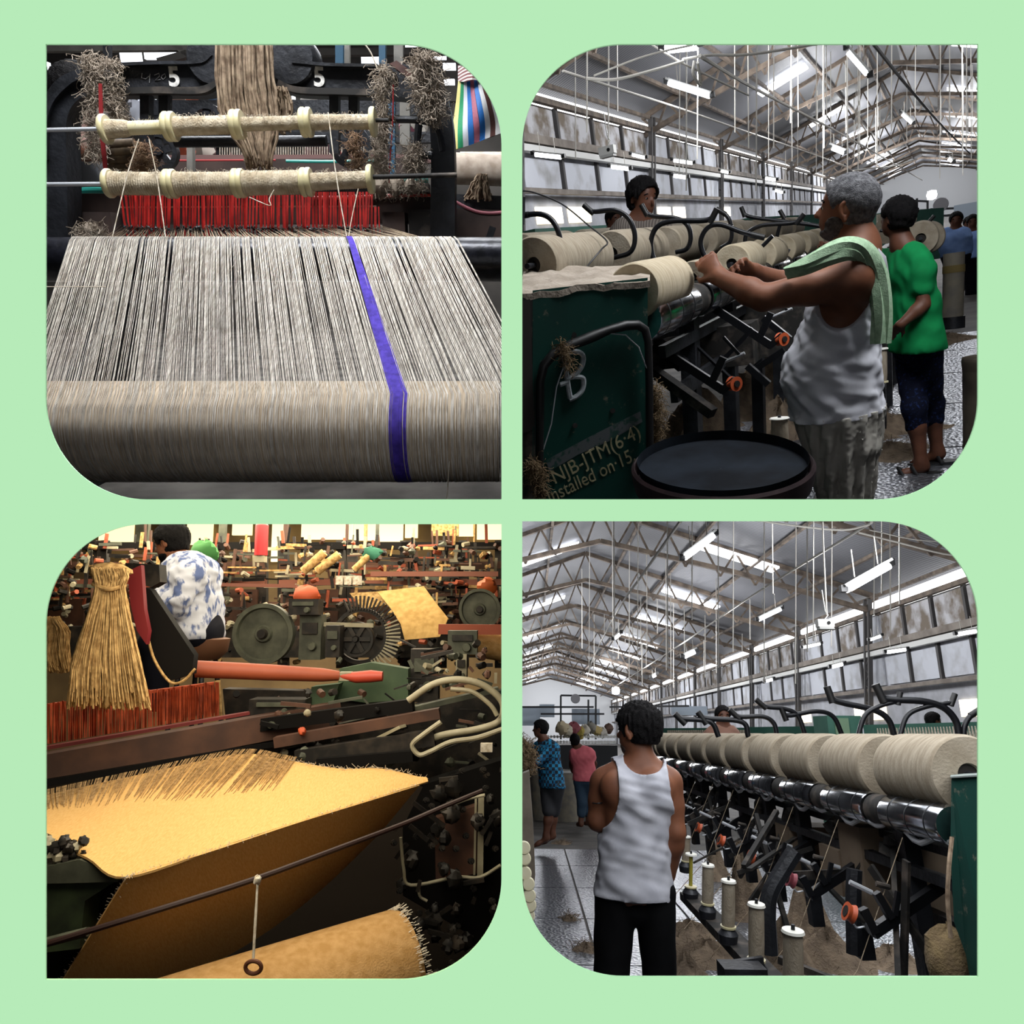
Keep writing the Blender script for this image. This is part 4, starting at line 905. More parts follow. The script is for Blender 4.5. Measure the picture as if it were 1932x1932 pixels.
def hair_sdf(skull, K, s, f, u, thick=.05, front=.0, nape=-.25, seed=0, wild=.012):
    h = s_wr(s_off(s_un([skull, s_el(K(-.14, 0, -.08), (.255 * s, .27 * s, .27 * s), u.cross(f), u)], .05 * s), thick * s), .35 * wild * s, 70, seed=seed)
    L_ = A3(u.cross(f)); F_ = A3(f); h0 = h; h = lambda p: h0(p) + wild * s * (np.sin(p @ L_ * 330 + 2 * np.sin(p @ F_ * 90)) + np.sin(p @ F_ * 290 + 2 * np.sin(p @ L_ * 110)))
    h = s_cut(h, s_el(K(.42 + front, 0, -.14), (.42 * s, .38 * s, .44 * s), u.cross(f), u), s_el(K(.06, .36, -.12), (.1 * s, .13 * s, .2 * s), u.cross(f), u), s_el(K(.06, -.36, -.12), (.1 * s, .13 * s, .2 * s), u.cross(f), u))
    return s_and(h, s_pl(K(0, 0, nape), -u))
def ears(root, K, s, l, u, m):
    for sg in (-1, 1):
        c = K(-.05, sg * .35, -.03); out = (l * sg - (K(1, 0, 0) - K(0, 0, 0)).normalized() * .5).normalized()
        sh = s_cut(s_un([s_el(c, (.03 * s, .095 * s, .15 * s), out, u), s_cap(c - u * .1 * s, c - u * .15 * s, .03 * s, .035 * s)], .02 * s), s_el(c + out * .035 * s + u * .02 * s, (.03 * s, .06 * s, .1 * s), out, u))
        solid(sh, [c], .045, .0038).part('ear', m, root)
def eyes(root, K, s, m_dark):
    for sg in (-1, 1):
        e = MB().blob(K(.315, sg * .125, .0), .036 * s, 10, 0, 0); e.part('eye', mat('eye_white', '#8d857b', .5), root)
        MB().blob(K(.345, sg * .125, .0), .024 * s, 8, 0, 0).part('pupil', m_dark, root)
        MB().tube([K(.33, sg * .06, .085), K(.35, sg * .13, .11), K(.31, sg * .2, .085)], .018 * s, 6).part('eyebrow', m_dark, root)
def hand_parts(w, d, n, s=1.0, curl=.6, flip=1):
    """palm and five fingers: w wrist, d pointing direction, n palm normal (fingers curl toward n)"""
    d = d.normalized(); n = (n - d * n.dot(d)).normalized(); a = n.cross(d) * flip; fs = []
    c = w + d * .045 * s
    fs.append(s_slab(w + d * .01 * s, w + d * .08 * s, .026 * s, .015 * s, .038 * s, .014 * s, a))
    L = [.062, .072, .068, .052]
    for i, off in enumerate((-.029, -.010, .010, .029)):
        b = w + d * .085 * s + a * off * s; l1 = L[i] * s * .5
        c1 = curl * (.8 + .12 * i); d1 = (d * math.cos(c1) + n * math.sin(c1)); d2 = (d * math.cos(c1 * 2.1) + n * math.sin(c1 * 2.1))
        k1 = b + d1 * l1; k2 = k1 + d2 * l1 * .9
        fs += [s_cap(b - d * .01 * s, k1, .0098 * s, .009 * s), s_cap(k1, k2, .009 * s, .0075 * s)]
    t0 = w + d * .025 * s - a * .026 * s; t1 = t0 + (d * .6 - a * .7 + n * .35).normalized() * .036 * s; t2 = t1 + (d * .9 - a * .1 + n * .5).normalized() * .03 * s
    fs += [s_cap(t0, t1, .0125 * s, .0105 * s), s_cap(t1, t2, .0105 * s, .0085 * s)]
    return fs
def arm_parts(a, e, w, s=1.0, r=(.05, .044, .037, .040, .027)):
    m = lerp(e, w, .3)
    return [s_cap(a, lerp(a, e, .45), r[0] * s, r[1] * s), s_cap(lerp(a, e, .45), e, r[1] * s, r[2] * s), s_cap(e, m, r[2] * s, r[3] * s), s_cap(m, w, r[3] * s, r[4] * s)]
def leg_parts(h, k, a, s=1.0):
    c = lerp(k, a, .32)
    return [s_cap(h, k, .085 * s, .056 * s), s_cap(k, c, .054 * s, .057 * s), s_cap(c, a, .056 * s, .036 * s)]
def foot_parts(a, d, s=1.0, up=None):
    d = d.normalized(); return [s_cap(a, a + d * .0 - (up or V(0, 0, 1)) * .035 * s, .036 * s, .034 * s), s_cap(a - (up or V(0, 0, 1)) * .04 * s - d * .02 * s, a + d * .11 * s - (up or V(0, 0, 1)) * .05 * s, .032 * s, .024 * s), s_cap(a + d * .1 * s - (up or V(0, 0, 1)) * .05 * s, a + d * .16 * s - (up or V(0, 0, 1)) * .055 * s, .03 * s, .02 * s)]
def solid(f, pts, pad, h):
    a = np.array([A3(p) for p in pts]); return sdf_mesh(f, a.min(0) - pad, a.max(0) + pad, h)
M_skin = mat('brown_skin', '#7a4d36', 0.55, c2='#6a412d', scale=14, spec=0.35)
M_skind = mat('dark_brown_skin', '#5f3b2b', 0.55, c2='#523224', scale=14, spec=0.35)
M_hairb = mat('black_hair', '#060506', 0.7, c2='#100e0f', scale=90, bump=0.6, bscale=220, spec=.12)
M_hairg = mat('grey_hair', '#47474a', 0.85, c2='#757578', scale=70, lo=.35, hi=.7, spec=.15, bump=0.7, bscale=260)
M_vest = mat('white_cotton', '#d8d9e0', 0.9, c2='#c9cad2', scale=12, spec=0.1)
M_vest2 = mat('worn_white_cotton', '#b4b5bd', 0.9, c2='#a6a7b0', scale=12, spec=0.1)
M_dhoti = mat('cream_cotton', '#b9b5ac', 0.9, c2='#a5a198', scale=10, spec=0.1)
# ------------------------------------------------------------------ room 2 (upper right): winding machine, workers, bins
def cheese(q, c, r, L, lab, grp, m=None, hub=True):
    """cross-wound jute package on its spindle; c = middle, axis along the hall"""
    a = c - V(0, L / 2, 0); t = thing('yarn_package', q, c - V(0, 0, r), lab, 'yarn package', grp)
    MB().lathe(a, (0, 1, 0), [(.012, r * .28), (0, r * .3), (0, r * .93), (.006, r * .975), (.02, r), (L * .25, r * 1.004), (L * .5, r * .998), (L * .75, r * 1.004), (L - .02, r), (L - .006, r * .975), (L, r * .93), (L, r * .3), (L - .01, r * .28)], 40, cap=False).part('yarn', m or M_pack, t)
    MB().lathe(a + V(0, .012, 0), (0, 1, 0), [(0, .004), (0, r * .3), (.004, r * .3), (.004, .004)], 20).part('core', M_core, t)
    MB().lathe(a + V(0, -.05, 0), (0, 1, 0), [(0, .004), (0, .011), (L + .1, .011), (L + .1, .004)], 10).part('spindle', M_iron, t)
    return t
M_pack = mat('wound_jute', '#a09685', 0.95, c2='#8a7f6e', scale=16, stretch=(1, 5, 1), bump=0.3, bscale=120, spec=0.08)
M_packl = mat('fresh_jute', '#b9ad96', 0.95, c2='#a59880', scale=14, stretch=(1, 5, 1), bump=0.3, bscale=120, spec=0.08)
M_core = mat('dark_core', '#1c1712', 0.8)
def handle(q, pts, r, lab, y=None, m=None, cap=True):
    t = thing('curved_lever', q, P(q, pts[-1][0], pts[-1][1], y=pts[-1][2] if len(pts[-1]) > 2 else y), lab, 'lever', 'curved black handles of the ' + ('upper' if q == 'TR' else 'lower') + ' winding machine')
    p = pxl(q, pts, y, 7); MB().tube(p, r, 10).part('bar', M_bar, t)
    d = (p[0] - p[3]).normalized(); MB().tube([p[0] - d * r * 5, p[0] + d * r * .5], r * 1.18, 10).part('grip', M_rubber, t)
M_bar = mat('black_bar', '#16171b', 0.35, 0.3)
def bobbin(q, c, r, H, lab, grp, m=None, full=True, up=None):
    up = up or V(0, 0, 1); t = thing('bobbin', q, c, lab, 'bobbin', grp)
    MB().lathe(c, up, [(0, .003), (0, r), (H * .04, r), (H * .05, r * .5)], 20).part('flange', M_cream, t)
    MB().lathe(c, up, [(H * .95, r * .5), (H * .96, r), (H, r * .92), (H, .003)], 20).part('flange', mat('bobbin_white', '#c9c8c0', 0.5), t)
    MB().lathe(c, up, [(H * .05, r * (.82 if full else .3)), (H * .3, r * (.86 if full else .3)), (H * .7, r * (.84 if full else .3)), (H * .95, r * (.8 if full else .3))], 20).part('yarn' if full else 'core', (m or M_pack) if full else mat('yellow_core', '#a39a3c', 0.5), t)
    MB().lathe(c + up * H * .9, up, [(0, .002), (0, r * .2), (H * .18, r * .16), (H * .18, .002)], 10).part('pin', M_iron, t)
    return t
def drum_bin(q, px, py, rx, y, n_ax, H, lab, mi, mo, t_=.02):
    c = P(q, px, py, y=y); r = (P(q, px + rx, py, y=y) - P(q, px - rx, py, y=y)).length / 2
    if q[0] == 'T': H = min(H, ((Q[q] @ c).z - .1) / (Q[q] @ n_ax).z)
    b = thing('metal_drum', q, c - n_ax * H, lab, 'drum')
    MB().lathe(c - n_ax * H, n_ax, [(0, .02), (0, r * .97), (H * .33, r * .975), (H * .34, r), (H * .36, r), (H * .37, r * .975), (H * .97, r * .985)], 56, cap=False).part('shell', mo, b)
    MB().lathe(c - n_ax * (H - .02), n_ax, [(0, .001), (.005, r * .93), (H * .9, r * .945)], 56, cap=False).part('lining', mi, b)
    MB().lathe(c, n_ax, [(-.06, r * .945), (-.015, r * .95), (0, r * .965), (.004, r * .985), (-.004, r * 1.015), (-.02, r * 1.015), (-.06, r * .985)], 56, cap=False).part('rim', mo, b)
    return b, c, r
def top_right():
    q = 'TR'; fl = HT['floor']
    # rows of yarn packages
    def row(px, py, y, r, L, sp, n, m, txt, skip=()):
        c = P(q, px, py, y=y)
        for i in range(n):
            if i in skip: continue
            cheese(q, V(c.x, c.y + i * sp, c.z), r, L, '%s, %s from the near end' % (txt, ['first', 'second', 'third', 'fourth', 'fifth', 'sixth', 'seventh', 'eighth', 'ninth', 'tenth', 'eleventh', 'twelfth', 'thirteenth', 'fourteenth'][i]), 'yarn packages of the upper hall', m)
        return c
    A = row(1066, 492, 3.05, .11, .62, .86, 8, M_pack, 'brown jute package in the upper middle row')
    B = row(1030, 472, 4.3, .105, .62, .86, 7, M_pack, 'jute package in the back row behind handles')
    C = row(1232, 540, 2.85, .1, .46, .78, 7, M_packl, 'pale jute package in the front row above chrome drums', skip=(1,))
    cc = P(q, 1322, 520, y=3.6); cheese(q, cc, .075, .3, 'small brown package under the old man\'s hand', 'yarn packages of the upper hall', M_pack)
    # far packages seen past the boy's head
    for i, (x, y_, yy) in enumerate(((1738, 448, 6.2), (1752, 447, 6.7))):
        p = P(q, x, y_, y=yy); cheese(q, p, .11, .4, ['yarn package right of the boy\'s neck', 'partly hidden yarn package right of the boy\'s neck'][i], 'yarn packages of the upper hall')
    # machine bed (long dark beams under the rows)
    bed = thing('winding_machine', q, V(C.x, 3, fl), 'long dark winding machine frame below the packages', 'machine')
    r0 = P(q, 1240, 592, y=2.85)
    for i in range(7):
        a = r0 + V(0, i * .78 - .2, 0)
        if a.y > 9: break
        d = MB().lathe(a, (0, 1, 0), [(0, .02), (0, .078), (.02, .082), (.56, .082), (.58, .078), (.58, .02)], 32).part('chrome_drum', M_chrome, bed)
        for k in range(3):
            MB().lathe(a + V(0, .1 + .17 * k, 0), (0, 1, 0), [(0, .0825), (.006, .084), (.012, .0825)], 32, cap=False).part('drum_groove', mat('groove_dark', '#2a2c30', 0.4, .6), d)
        MB().lathe(a + V(0, .6, 0), (0, 1, 0), [(0, .02), (0, .07), (.16, .07), (.16, .02)], 20).part('drum_bearing', M_ironr, bed)
    w0 = P(q, 1225, 626, y=2.75); pts = []
    for i in range(120):
        t = i * .05; ph = (t / .78) % 1; pts.append(w0 + V(0, t, .018 * math.sin(ph * 2 * math.pi * 2) - .012 * math.sin(ph * 2 * math.pi)))
    MB().tube(pts, .011, 8).part('wavy_rod', M_steel, bed)
    for dz, dx, w, h_ in ((-.16, .02, .03, .05), (-.34, .05, .03, .06), (-.05, -.14, .1, .1), (-.2, -.3, .12, .3)):
        MB().bar(r0 + V(dx - .05, .1, dz), r0 + V(dx - .05, 7, dz), w, h_).part('rail', M_iron, bed, smooth=False)
    for i in range(7):
        y_ = 3.45 + i * .78; b = V(r0.x - .1, y_, max(fl, (.05 - (Q[q] @ V(r0.x, y_, 0)).z) / Q[q][2][2])); MB().bar(b, V(r0.x - .05, y_, r0.z - .08), .07, .09, up=(0, 1, 0)).part('leg', M_iron, bed, smooth=False)
    # yarn guides: black brackets with pulleys
    for i, (px, py, y) in enumerate(((1385, 724, 3.15), (1475, 640, 3.7))):
        p = P(q, px, py, y=y); br = thing('tension_bracket', q, p - V(0, 0, .1), ['black bracket with orange pulley left of the dhoti', 'black bracket half hidden behind the old man'][i], 'bracket', 'tension brackets of the upper machine')
        def T(a, b): return P(q, px + a, py + b, y=y)
        MB().bar(T(-130, -60), T(-20, 12), .022, .035).part('arm', M_bar, br, smooth=False); MB().bar(T(-25, 15), T(2, -8), .03, .03).part('arm_end', M_bar, br, smooth=False)
        MB().bar(T(-42, -2), T(-20, -50), .02, .03).part('lever', M_bar, br, smooth=False); MB().bar(T(10, -55), T(-20, -88), .012, .012).part('lever', M_bar, br, smooth=False)
        MB().tube([T(-22, -40), T(20, -58)], .007, 8).part('rod', M_steel, br)
        MB().lathe(p, V(.75, -.6, 0), [(-.016, .006), (-.016, .031), (0, .024), (.016, .031), (.016, .006)], 24).part('pulley', mat('orange_pulley', '#b5512c', 0.5), br); MB().lathe(p, V(.75, -.6, 0), [(-.02, .003), (-.02, .014), (.022, .014), (.022, .003)], 14).part('pulley_hub', M_ironr, br)
    for i, (a, b, w) in enumerate((((1232, 700, 3.0), (1345, 780, 2.9), .04), ((1345, 700, 3.6), (1420, 620, 3.6), .02), ((1240, 650, 3.4), (1290, 690, 3.3), .05), ((1420, 700, 3.8), (1480, 660, 3.8), .03), ((1410, 690, 3.6), (1450, 725, 3.6), .03), ((1300, 640, 3.5), (1380, 715, 3.3), .012), ((1440, 600, 3.9), (1490, 640, 3.9), .03))):
        MB().bar(P(q, *a[:2], y=a[2]), P(q, *b[:2], y=b[2]), w, w).part('link_bar', M_ironr if i == 0 else M_bar, bed, smooth=False)
    bx = P(q, 1262, 665, y=3.7); MB().box(bx, (.18, .3, .12)).part('gear_case', M_ironr, bed, smooth=False); MB().box(P(q, 1370, 650, y=3.9), (.3, .2, .2)).part('gear_case', M_ironr, bed, smooth=False); MB().box(P(q, 1450, 620, y=4.6), (.4, .2, .3)).part('gear_case', M_ironr, bed, smooth=False)
    # curved handles
    handle(q, [(975, 408, 2.9), (1020, 404, 2.9), (1045, 420, 2.9), (1057, 455, 2.9), (1047, 480, 2.9), (1025, 493, 2.9)], .011, 'curved handle at the left edge before the first package')
    handle(q, [(1103, 388, 3.4), (1120, 399, 3.4), (1160, 397, 3.4), (1186, 412, 3.4), (1198, 445, 3.4), (1190, 475, 3.4), (1160, 486, 3.4)], .011, 'curved handle left of the young man')
    handle(q, [(1352, 396, 3.9), (1335, 415, 3.9), (1270, 417, 3.9), (1240, 428, 3.9), (1228, 455, 3.9), (1232, 485, 3.9), (1245, 500, 3.9)], .013, 'large curved handle right of the young man')
    handle(q, [(1211, 388, 4.0), (1226, 406, 4.0), (1275, 412, 4.0), (1297, 425, 4.0), (1303, 450, 4.0), (1295, 470, 4.0), (1275, 476, 4.0)], .012, 'curved handle crossing the young man\'s chin')
    handle(q, [(1440, 448, 3.9), (1400, 438, 3.9), (1360, 424, 3.9), (1335, 430, 3.9), (1322, 455, 3.9), (1328, 480, 3.9), (1340, 492, 3.9)], .012, 'curved handle above the old man\'s near hand')
    handle(q, [(1353, 395, 4.7), (1372, 408, 4.7), (1380, 430, 4.7), (1378, 455, 4.7), (1360, 468, 4.7)], .012, 'short curved handle in the middle of the row')
    handle(q, [(1516, 405, 4.7), (1498, 420, 4.7), (1440, 425, 4.7), (1410, 440, 4.7), (1408, 462, 4.7), (1430, 470, 4.7), (1458, 445, 4.7)], .012, 'curved handle before the old man\'s face')
    handle(q, [(1399, 392, 5.2), (1412, 408, 5.2), (1480, 418, 5.2), (1530, 424, 5.2), (1560, 430, 5.2)], .012, 'long low handle reaching toward the old man\'s beard')
    handle(q, [(1472, 398, 5.6), (1478, 412, 5.6), (1470, 430, 5.6), (1466, 462, 5.6), (1490, 474, 5.6)], .012, 'upright curved handle before the old man\'s throat')
    handle(q, [(1762, 408, 6.5), (1745, 425, 6.5), (1720, 438, 6.5), (1660, 435, 6.5)], .012, 'slanting handle right of the boy\'s head')
    MB().tube(pxl(q, [(985, 360, 3.2), (1010, 364, 3.2), (1060, 385, 3.2), (1110, 425, 3.2), (1145, 455, 3.2), (1135, 470, 3.1), (1110, 500, 3.0), (1105, 512, 2.9)], n=6), .0035, 6).solo('wire', M_rubber, q, 'thin black wire arching over the first packages', 'wire')
    # green end cabinet
    def fc(px, py, d=0.0): return P(q, px, py, y=lerp(2.15, 2.45, (px - 1005) / 217) - d)
    cab = thing('green_cabinet', q, fc(1110, 960), 'worn dark green machine cabinet lettered with a large white B', 'cabinet')
    back = fc(1222, 700) * .3
    fr = [fc(1005, 548), fc(1222, 524), fc(1222, 955), fc(1005, 955)]
    MB().prism(fr, back).part('body', M_cab, cab, smooth=False)
    MB().prism([fc(984, 560), fc(1008, 552), fc(1010, 955), fc(984, 955)], back * .8).part('side_panel', M_ironr, cab, smooth=False)
    MB().prism([fc(985, 568, .03), fc(1000, 564, .03), fc(1008, 800, .03), fc(1003, 812, .03), fc(985, 818, .03)], fc(1000, 700) * .02).part('side_box', mat('brown_box', '#241d1b', .7), cab)
    tp = MB(); rg = random.Random(4)
    rows = []
    for j in range(9):
        v = j / 8; row_ = []
        for i in range(15):
            u = i / 14; px = lerp(lerp(984, 1226, u), lerp(987, 1226, u), v); py = lerp(lerp(553, 528, u), lerp(510, 497, u), v); yy = lerp(lerp(2.12, 2.44, u), lerp(2.75, 2.95, u), v)
            p = P(q, px, py, y=yy); row_.append(p + V(0, 0, rg.uniform(-.006, .01)))
        rows.append(row_)
    tp.grid(rows, .02).part('dusty_top', mat('dusty_top', '#8d8377', 1.0, c2='#a89d90', scale=10, bump=.6, bscale=60, spec=.05), cab)
    MB().tube([fc(*p, .03) for p in [(1018, 952), (1018, 850), (1019, 720), (1026, 690), (1044, 668), (1080, 650), (1120, 634), (1150, 622), (1180, 614), (1203, 613), (1217, 622), (1223, 645), (1225, 720), (1226, 860)]], [.014, .014, .014, .015, .016, .017, .018, .014, .017, .016, .014, .013, .013, .013], 10).part('cable', M_rubber, cab)
    MB().tube([fc(*p, .035) for p in [(1015, 880), (1040, 800), (1050, 730), (1070, 672), (1105, 636), (1140, 628), (1180, 632), (1205, 655), (1218, 690), (1232, 715)]], .0022, 5).part('thin_wire', M_steel, cab)
    bl = MB()
    for st in ([(1064, 672), (1068, 700), (1072, 728), (1076, 752)], [(1066, 668), (1088, 663), (1100, 672), (1098, 690), (1086, 706), (1070, 714)], [(1068, 714), (1086, 711), (1100, 714), (1100, 732), (1090, 746), (1074, 754)], [(1056, 726), (1072, 720)]):
        bl.tube(curve([fc(*p, .004) for p in st], 5), .0085, 6)
    bl.part('painted_letter', mat('white_brush_paint', '#b9c0c4', .8, c2='#8a9296', scale=50), cab)
    xd = fc(1205, 832) - fc(1045, 914); upd = fc(1100, 700) - fc(1100, 760)
    M_let = mat('cream_lettering', '#a8a27e', .8, c2='#7f7a5c', scale=60)
    def line(s_, px, py, px2, py2, hh):
        a, b = fc(px, py, .003), fc(px2, py2, .003); o = text(s_, q, a, b - a, upd, 1, M_let, cab, 'painted_lettering', .001)
        w = max(v.co.x for v in o.data.vertices); sx = (b - a).length / w; sy = (fc(px, py - hh) - fc(px, py)).length / .7
        for v in o.data.vertices: v.co.x *= sx; v.co.y *= sy
    line('NJB-JTM(6·4)', 1046, 914, 1210, 824, 27); line('Installed on·15.', 1037, 950, 1200, 868, 26)
    MB().prism([fc(1030, 868, .003), fc(1120, 820, .003), fc(1208, 776, .003), fc(1212, 796, .003), (fc(1150, 832, .003)), (fc(1090, 858, .003)), fc(1036, 890, .003)], fc(1100, 800) * .001).part('bare_patch', mat('bare_metal', '#4c5254', .8, c2='#1b4038', scale=40, lo=.5, hi=.6), cab, smooth=False)
    for px, py in ((1083, 632), (1156, 775), (1085, 803)):
        MB().lathe(fc(px, py, .004), fc(px, py), [(0, .003), (0, .009), (.006, .009), (.006, .003)], 12).part('bolt', M_ironr, cab)
    fuzz(q, [(1060, 648, 4), (1066, 660, 4), (1076, 690, 2)], 2.17, 30, .003, 31).part('jute_wisp', M_tuft2, cab)
    fuzz(q, [(1006, 872, 7), (1014, 892, 8), (1020, 930, 5)], 2.08, 90, .003, 32).part('jute_wisp', M_tuft2, cab)
    fuzz(q, [(1232, 725, 6), (1238, 780, 9), (1236, 835, 6)], 2.5, 130, .003, 33).solo('jute_tuft', M_tuft2, q, 'ragged jute strip hanging right of the green cabinet', 'tuft')
    # floor plates, fluff
    plates(q, fl, [(0.1, 3.3), (0.1, 4.55), (0.1, 5.8), (0.1, 7.05), (0.1, 8.3), (0.1, 9.55), (-.75, 3.1), (-1.0, 4.3), (-1.0, 5.6), (.95, 4.4), (.95, 5.6)], 'upper')
    mounds(q, fl, [(1330, 790, .22, .3), (1400, 760, .25, .3), (1440, 720, .3, .4), (1290, 800, .18, .2), (1470, 800, .2, .25), (1640, 800, .3, .12), (1680, 850, .22, .06), (1780, 640, .3, .08), (1700, 800, .25, .08)], 'upper')
    # foreground drum and the one at the right edge
    n1 = upv(q, 1360, 873, 25)
    drum_bin(q, 1360, 874, 166, 1.95, n1, .8, 'large dark open metal drum in the foreground', mat('drum_inside', '#1b2129', .8, 0, c2='#0c0f14', scale=6, lo=.35, hi=.6, spec=.08), mat('drum_maroon', '#2a2022', .5, .1, spec=.25, c2='#3d2f30', scale=20))  # dark lining colour stands in for the shade of a deeper drum
    drum_bin(q, 1862, 672, 48, 4.2, upv(q, 1850, 672, 16), .85, 'rusty brown drum cut by the right edge', mat('drum_in_grey', '#4a4b4e', .6), mat('drum_rust', '#241d16', .6, .2, c2='#4a4338', scale=5))
    # bobbins
    up = upv(q, 1660, 700, 15)
    for i, (px, py, H, r, y, lab) in enumerate(((1662, 722, .17, .034, 4.1, 'full bobbin hanging behind the old man\'s back'), (1472, 836, .085, .032, 2.5, 'bobbin with grey top standing by the drum'), (1752, 600, .12, .03, 7.2, 'bobbin at the far machine, nearest the boy\'s back'), (1762, 596, .12, .03, 7.8, 'second bobbin along the far machine'), (1774, 592, .12, .03, 8.4, 'third bobbin along the far machine'), (1784, 586, .12, .03, 9, 'fourth bobbin along the far machine'))):
        bobbin(q, P(q, px, py, y=y), r, H, lab, 'bobbins of the upper machine', up=up)
    p0 = P(q, 1797, 620, y=7.5); c = thing('round_post', q, p0, 'grey cylindrical can with tan band beyond the boy', 'can')
    MB().lathe(p0, up, [(0, .02), (0, .09), (.1, .09), (.1, .08), (.62, .08), (.62, .02)], 24).part('body', mat('can_grey', '#6f6a63', .7, c2='#87806f', scale=9), c); MB().lathe(p0, up, [(0, .02), (0, .093), (.1, .093), (.1, .02)], 24).part('foot', M_iron, c); MB().lathe(p0, up, [(.46, .081), (.46, .084), (.52, .084), (.52, .081)], 24, cap=False).part('band', mat('tan_band', '#7a6a3f', .8), c)
    # far machine side (dark frames receding beyond the boy)
    fm = thing('far_machine', q, P(q, 1770, 600, y=8), 'dark machine frames receding beyond the boy', 'machine')
    for i in range(10):
        y_ = 5.6 + i * .9; x_ = -.32; MB().bar((x_, y_, fl), (x_, y_, -.25), .06, .08, up=(0, 1, 0)).part('leg', M_iron, fm, smooth=False); MB().bar((x_ + .1, y_ + .2, -.75), (x_ - .2, y_ + .4, -.45), .03, .04).part('arm', M_bar, fm, smooth=False)
    MB().bar((-.38, 5.4, -.32), (-.38, 15, -.32), .12, .1).part('rail', M_iron, fm, smooth=False); MB().bar((-.32, 5.4, -.8), (-.32, 15, -.8), .08, .06).part('rail', M_ironr, fm, smooth=False)
    for i in range(9): MB().lathe((-.36, 7.6 + i * .8, -.12), (0, 1, 0), [(0, .02), (0, .11), (.4, .11), (.4, .02)], 20).part('package', M_pack, fm)
    # distant frames along the wall: green cabinets and white bobbins
    for i, (xa, xb, y) in enumerate(((985, 1140, 7.5), (1255, 1400, 9.0), (1395, 1560, 12.0), (1655, 1765, 16.0))):
        a, b = P(q, xa, lerp(432, 400, i / 3), y=y), P(q, xb, lerp(432, 400, i / 3) - 8, y=y + 2)
        f_ = thing('spinning_machine', q, V((a.x + b.x) / 2, y, fl), ['far green spinning frame with white bobbins at the left edge', 'far green spinning frame right of the young man', 'far green spinning frame left of the old man', 'far green spinning frame above the boy\'s shoulder'][i], 'machine', 'distant spinning frames of the upper hall')
        d = (b - a); MB().bar(a - V(0, 0, .5), b - V(0, 0, .5), .3, .95).part('body', mat('pale_green_paint', '#2f5c4e', .6, c2='#3f6b5c', scale=3), f_, smooth=False)
        bb = MB(); nn = 30
        for k in range(nn): p = lerp(a, b, (k + .5) / nn) + V(0, -.2, 0); bb.lathe(p - V(0, 0, .22), (0, 0, 1), [(0, .02), (0, .028), (.18, .022), (.18, .01)], 6)
        bb.part('bobbin_row', M_jutel, f_, kind='stuff'); MB().bar(a + V(0, -.18, -.3), b + V(0, -.18, -.3), .06, .03).part('bobbin_rail', M_white, f_, smooth=False)
    # scaffold and hanging frames near the end wall
    sc = thing('pipe_scaffold', q, P(q, 1720, 440, y=40), 'thin dark pipe scaffold before the end wall', 'scaffold')
    for a, b in (((1705, 378), (1750, 380)), ((1730, 374), (1730, 425)), ((1750, 378), (1750, 425)), ((1755, 395), (1845, 391)), ((1755, 408), (1845, 404)), ((1690, 374), (1690, 420))):
        MB().bar(P(q, *a, y=40), P(q, *b, y=40), .09, .09).part('pipe', M_bar, sc, smooth=False)
    MB().box(P(q, 1823, 398, y=39), (.9, .3, .6)).solo('wall_cabinet', mat('pale_blue_grey', '#a7b4c2', .6), q, 'pale blue grey cabinet above the man in blue shirt', 'cabinet')
    MB().lathe(P(q, 1775, 386, y=39), (0, 1, 0), [(0, .05), (0, .28), (.15, .3), (.15, .05)], 20).solo('wall_fan', mat('fan_grey', '#77767a', .6), q, 'round grey fan near the end wall of the upper hall', 'fan')
M_tuft2 = mat('brown_jute_waste', '#7a6850', 1.0, c2='#5b4c3a', scale=30, spec=.05)
M_cab = mat('green_cabinet_paint', '#0c3b33', 0.55, c2='#12342e', scale=5, spec=.25)
def _scuff(m, c, scale, lo, hi):
    """dust and chips: a second noise mixes another colour over a material's own"""
    nt = m.node_tree; N, L = nt.nodes, nt.links; b = N['Principled BSDF']; src = b.inputs['Base Color'].links[0].from_socket
    tc = N.new('ShaderNodeTexCoord'); t = N.new('ShaderNodeTexNoise'); t.inputs['Scale'].default_value = scale; t.inputs['Detail'].default_value = 8; t.inputs['Roughness'].default_value = .7; L.new(tc.outputs['Object'], t.inputs['Vector'])
    r = N.new('ShaderNodeValToRGB'); r.color_ramp.elements[0].position = lo; r.color_ramp.elements[1].position = hi; L.new(t.outputs['Fac'], r.inputs[0])
    mx = N.new('ShaderNodeMix'); mx.data_type = 'RGBA'; L.new(r.outputs[0], mx.inputs[0]); L.new(src, mx.inputs[6]); mx.inputs[7].default_value = srgb(c); L.new(mx.outputs[2], b.inputs['Base Color'])
_scuff(M_cab, '#6f6a5c', 22, .6, .72)
def plates(q, fl, spots, where):
    f = [o for o in bpy.data.objects if o.name.startswith('floor') and ROOTQ.get(o.name) == q and o.parent is None][0]
    for i, (x, y) in enumerate(spots):
        b_ = MB().box((x, y, fl + .006), (.82, 1.22, .012)).clip(q, .02)
        if b_.f: b_.part('floor_plate', M_plate, f, smooth=False)
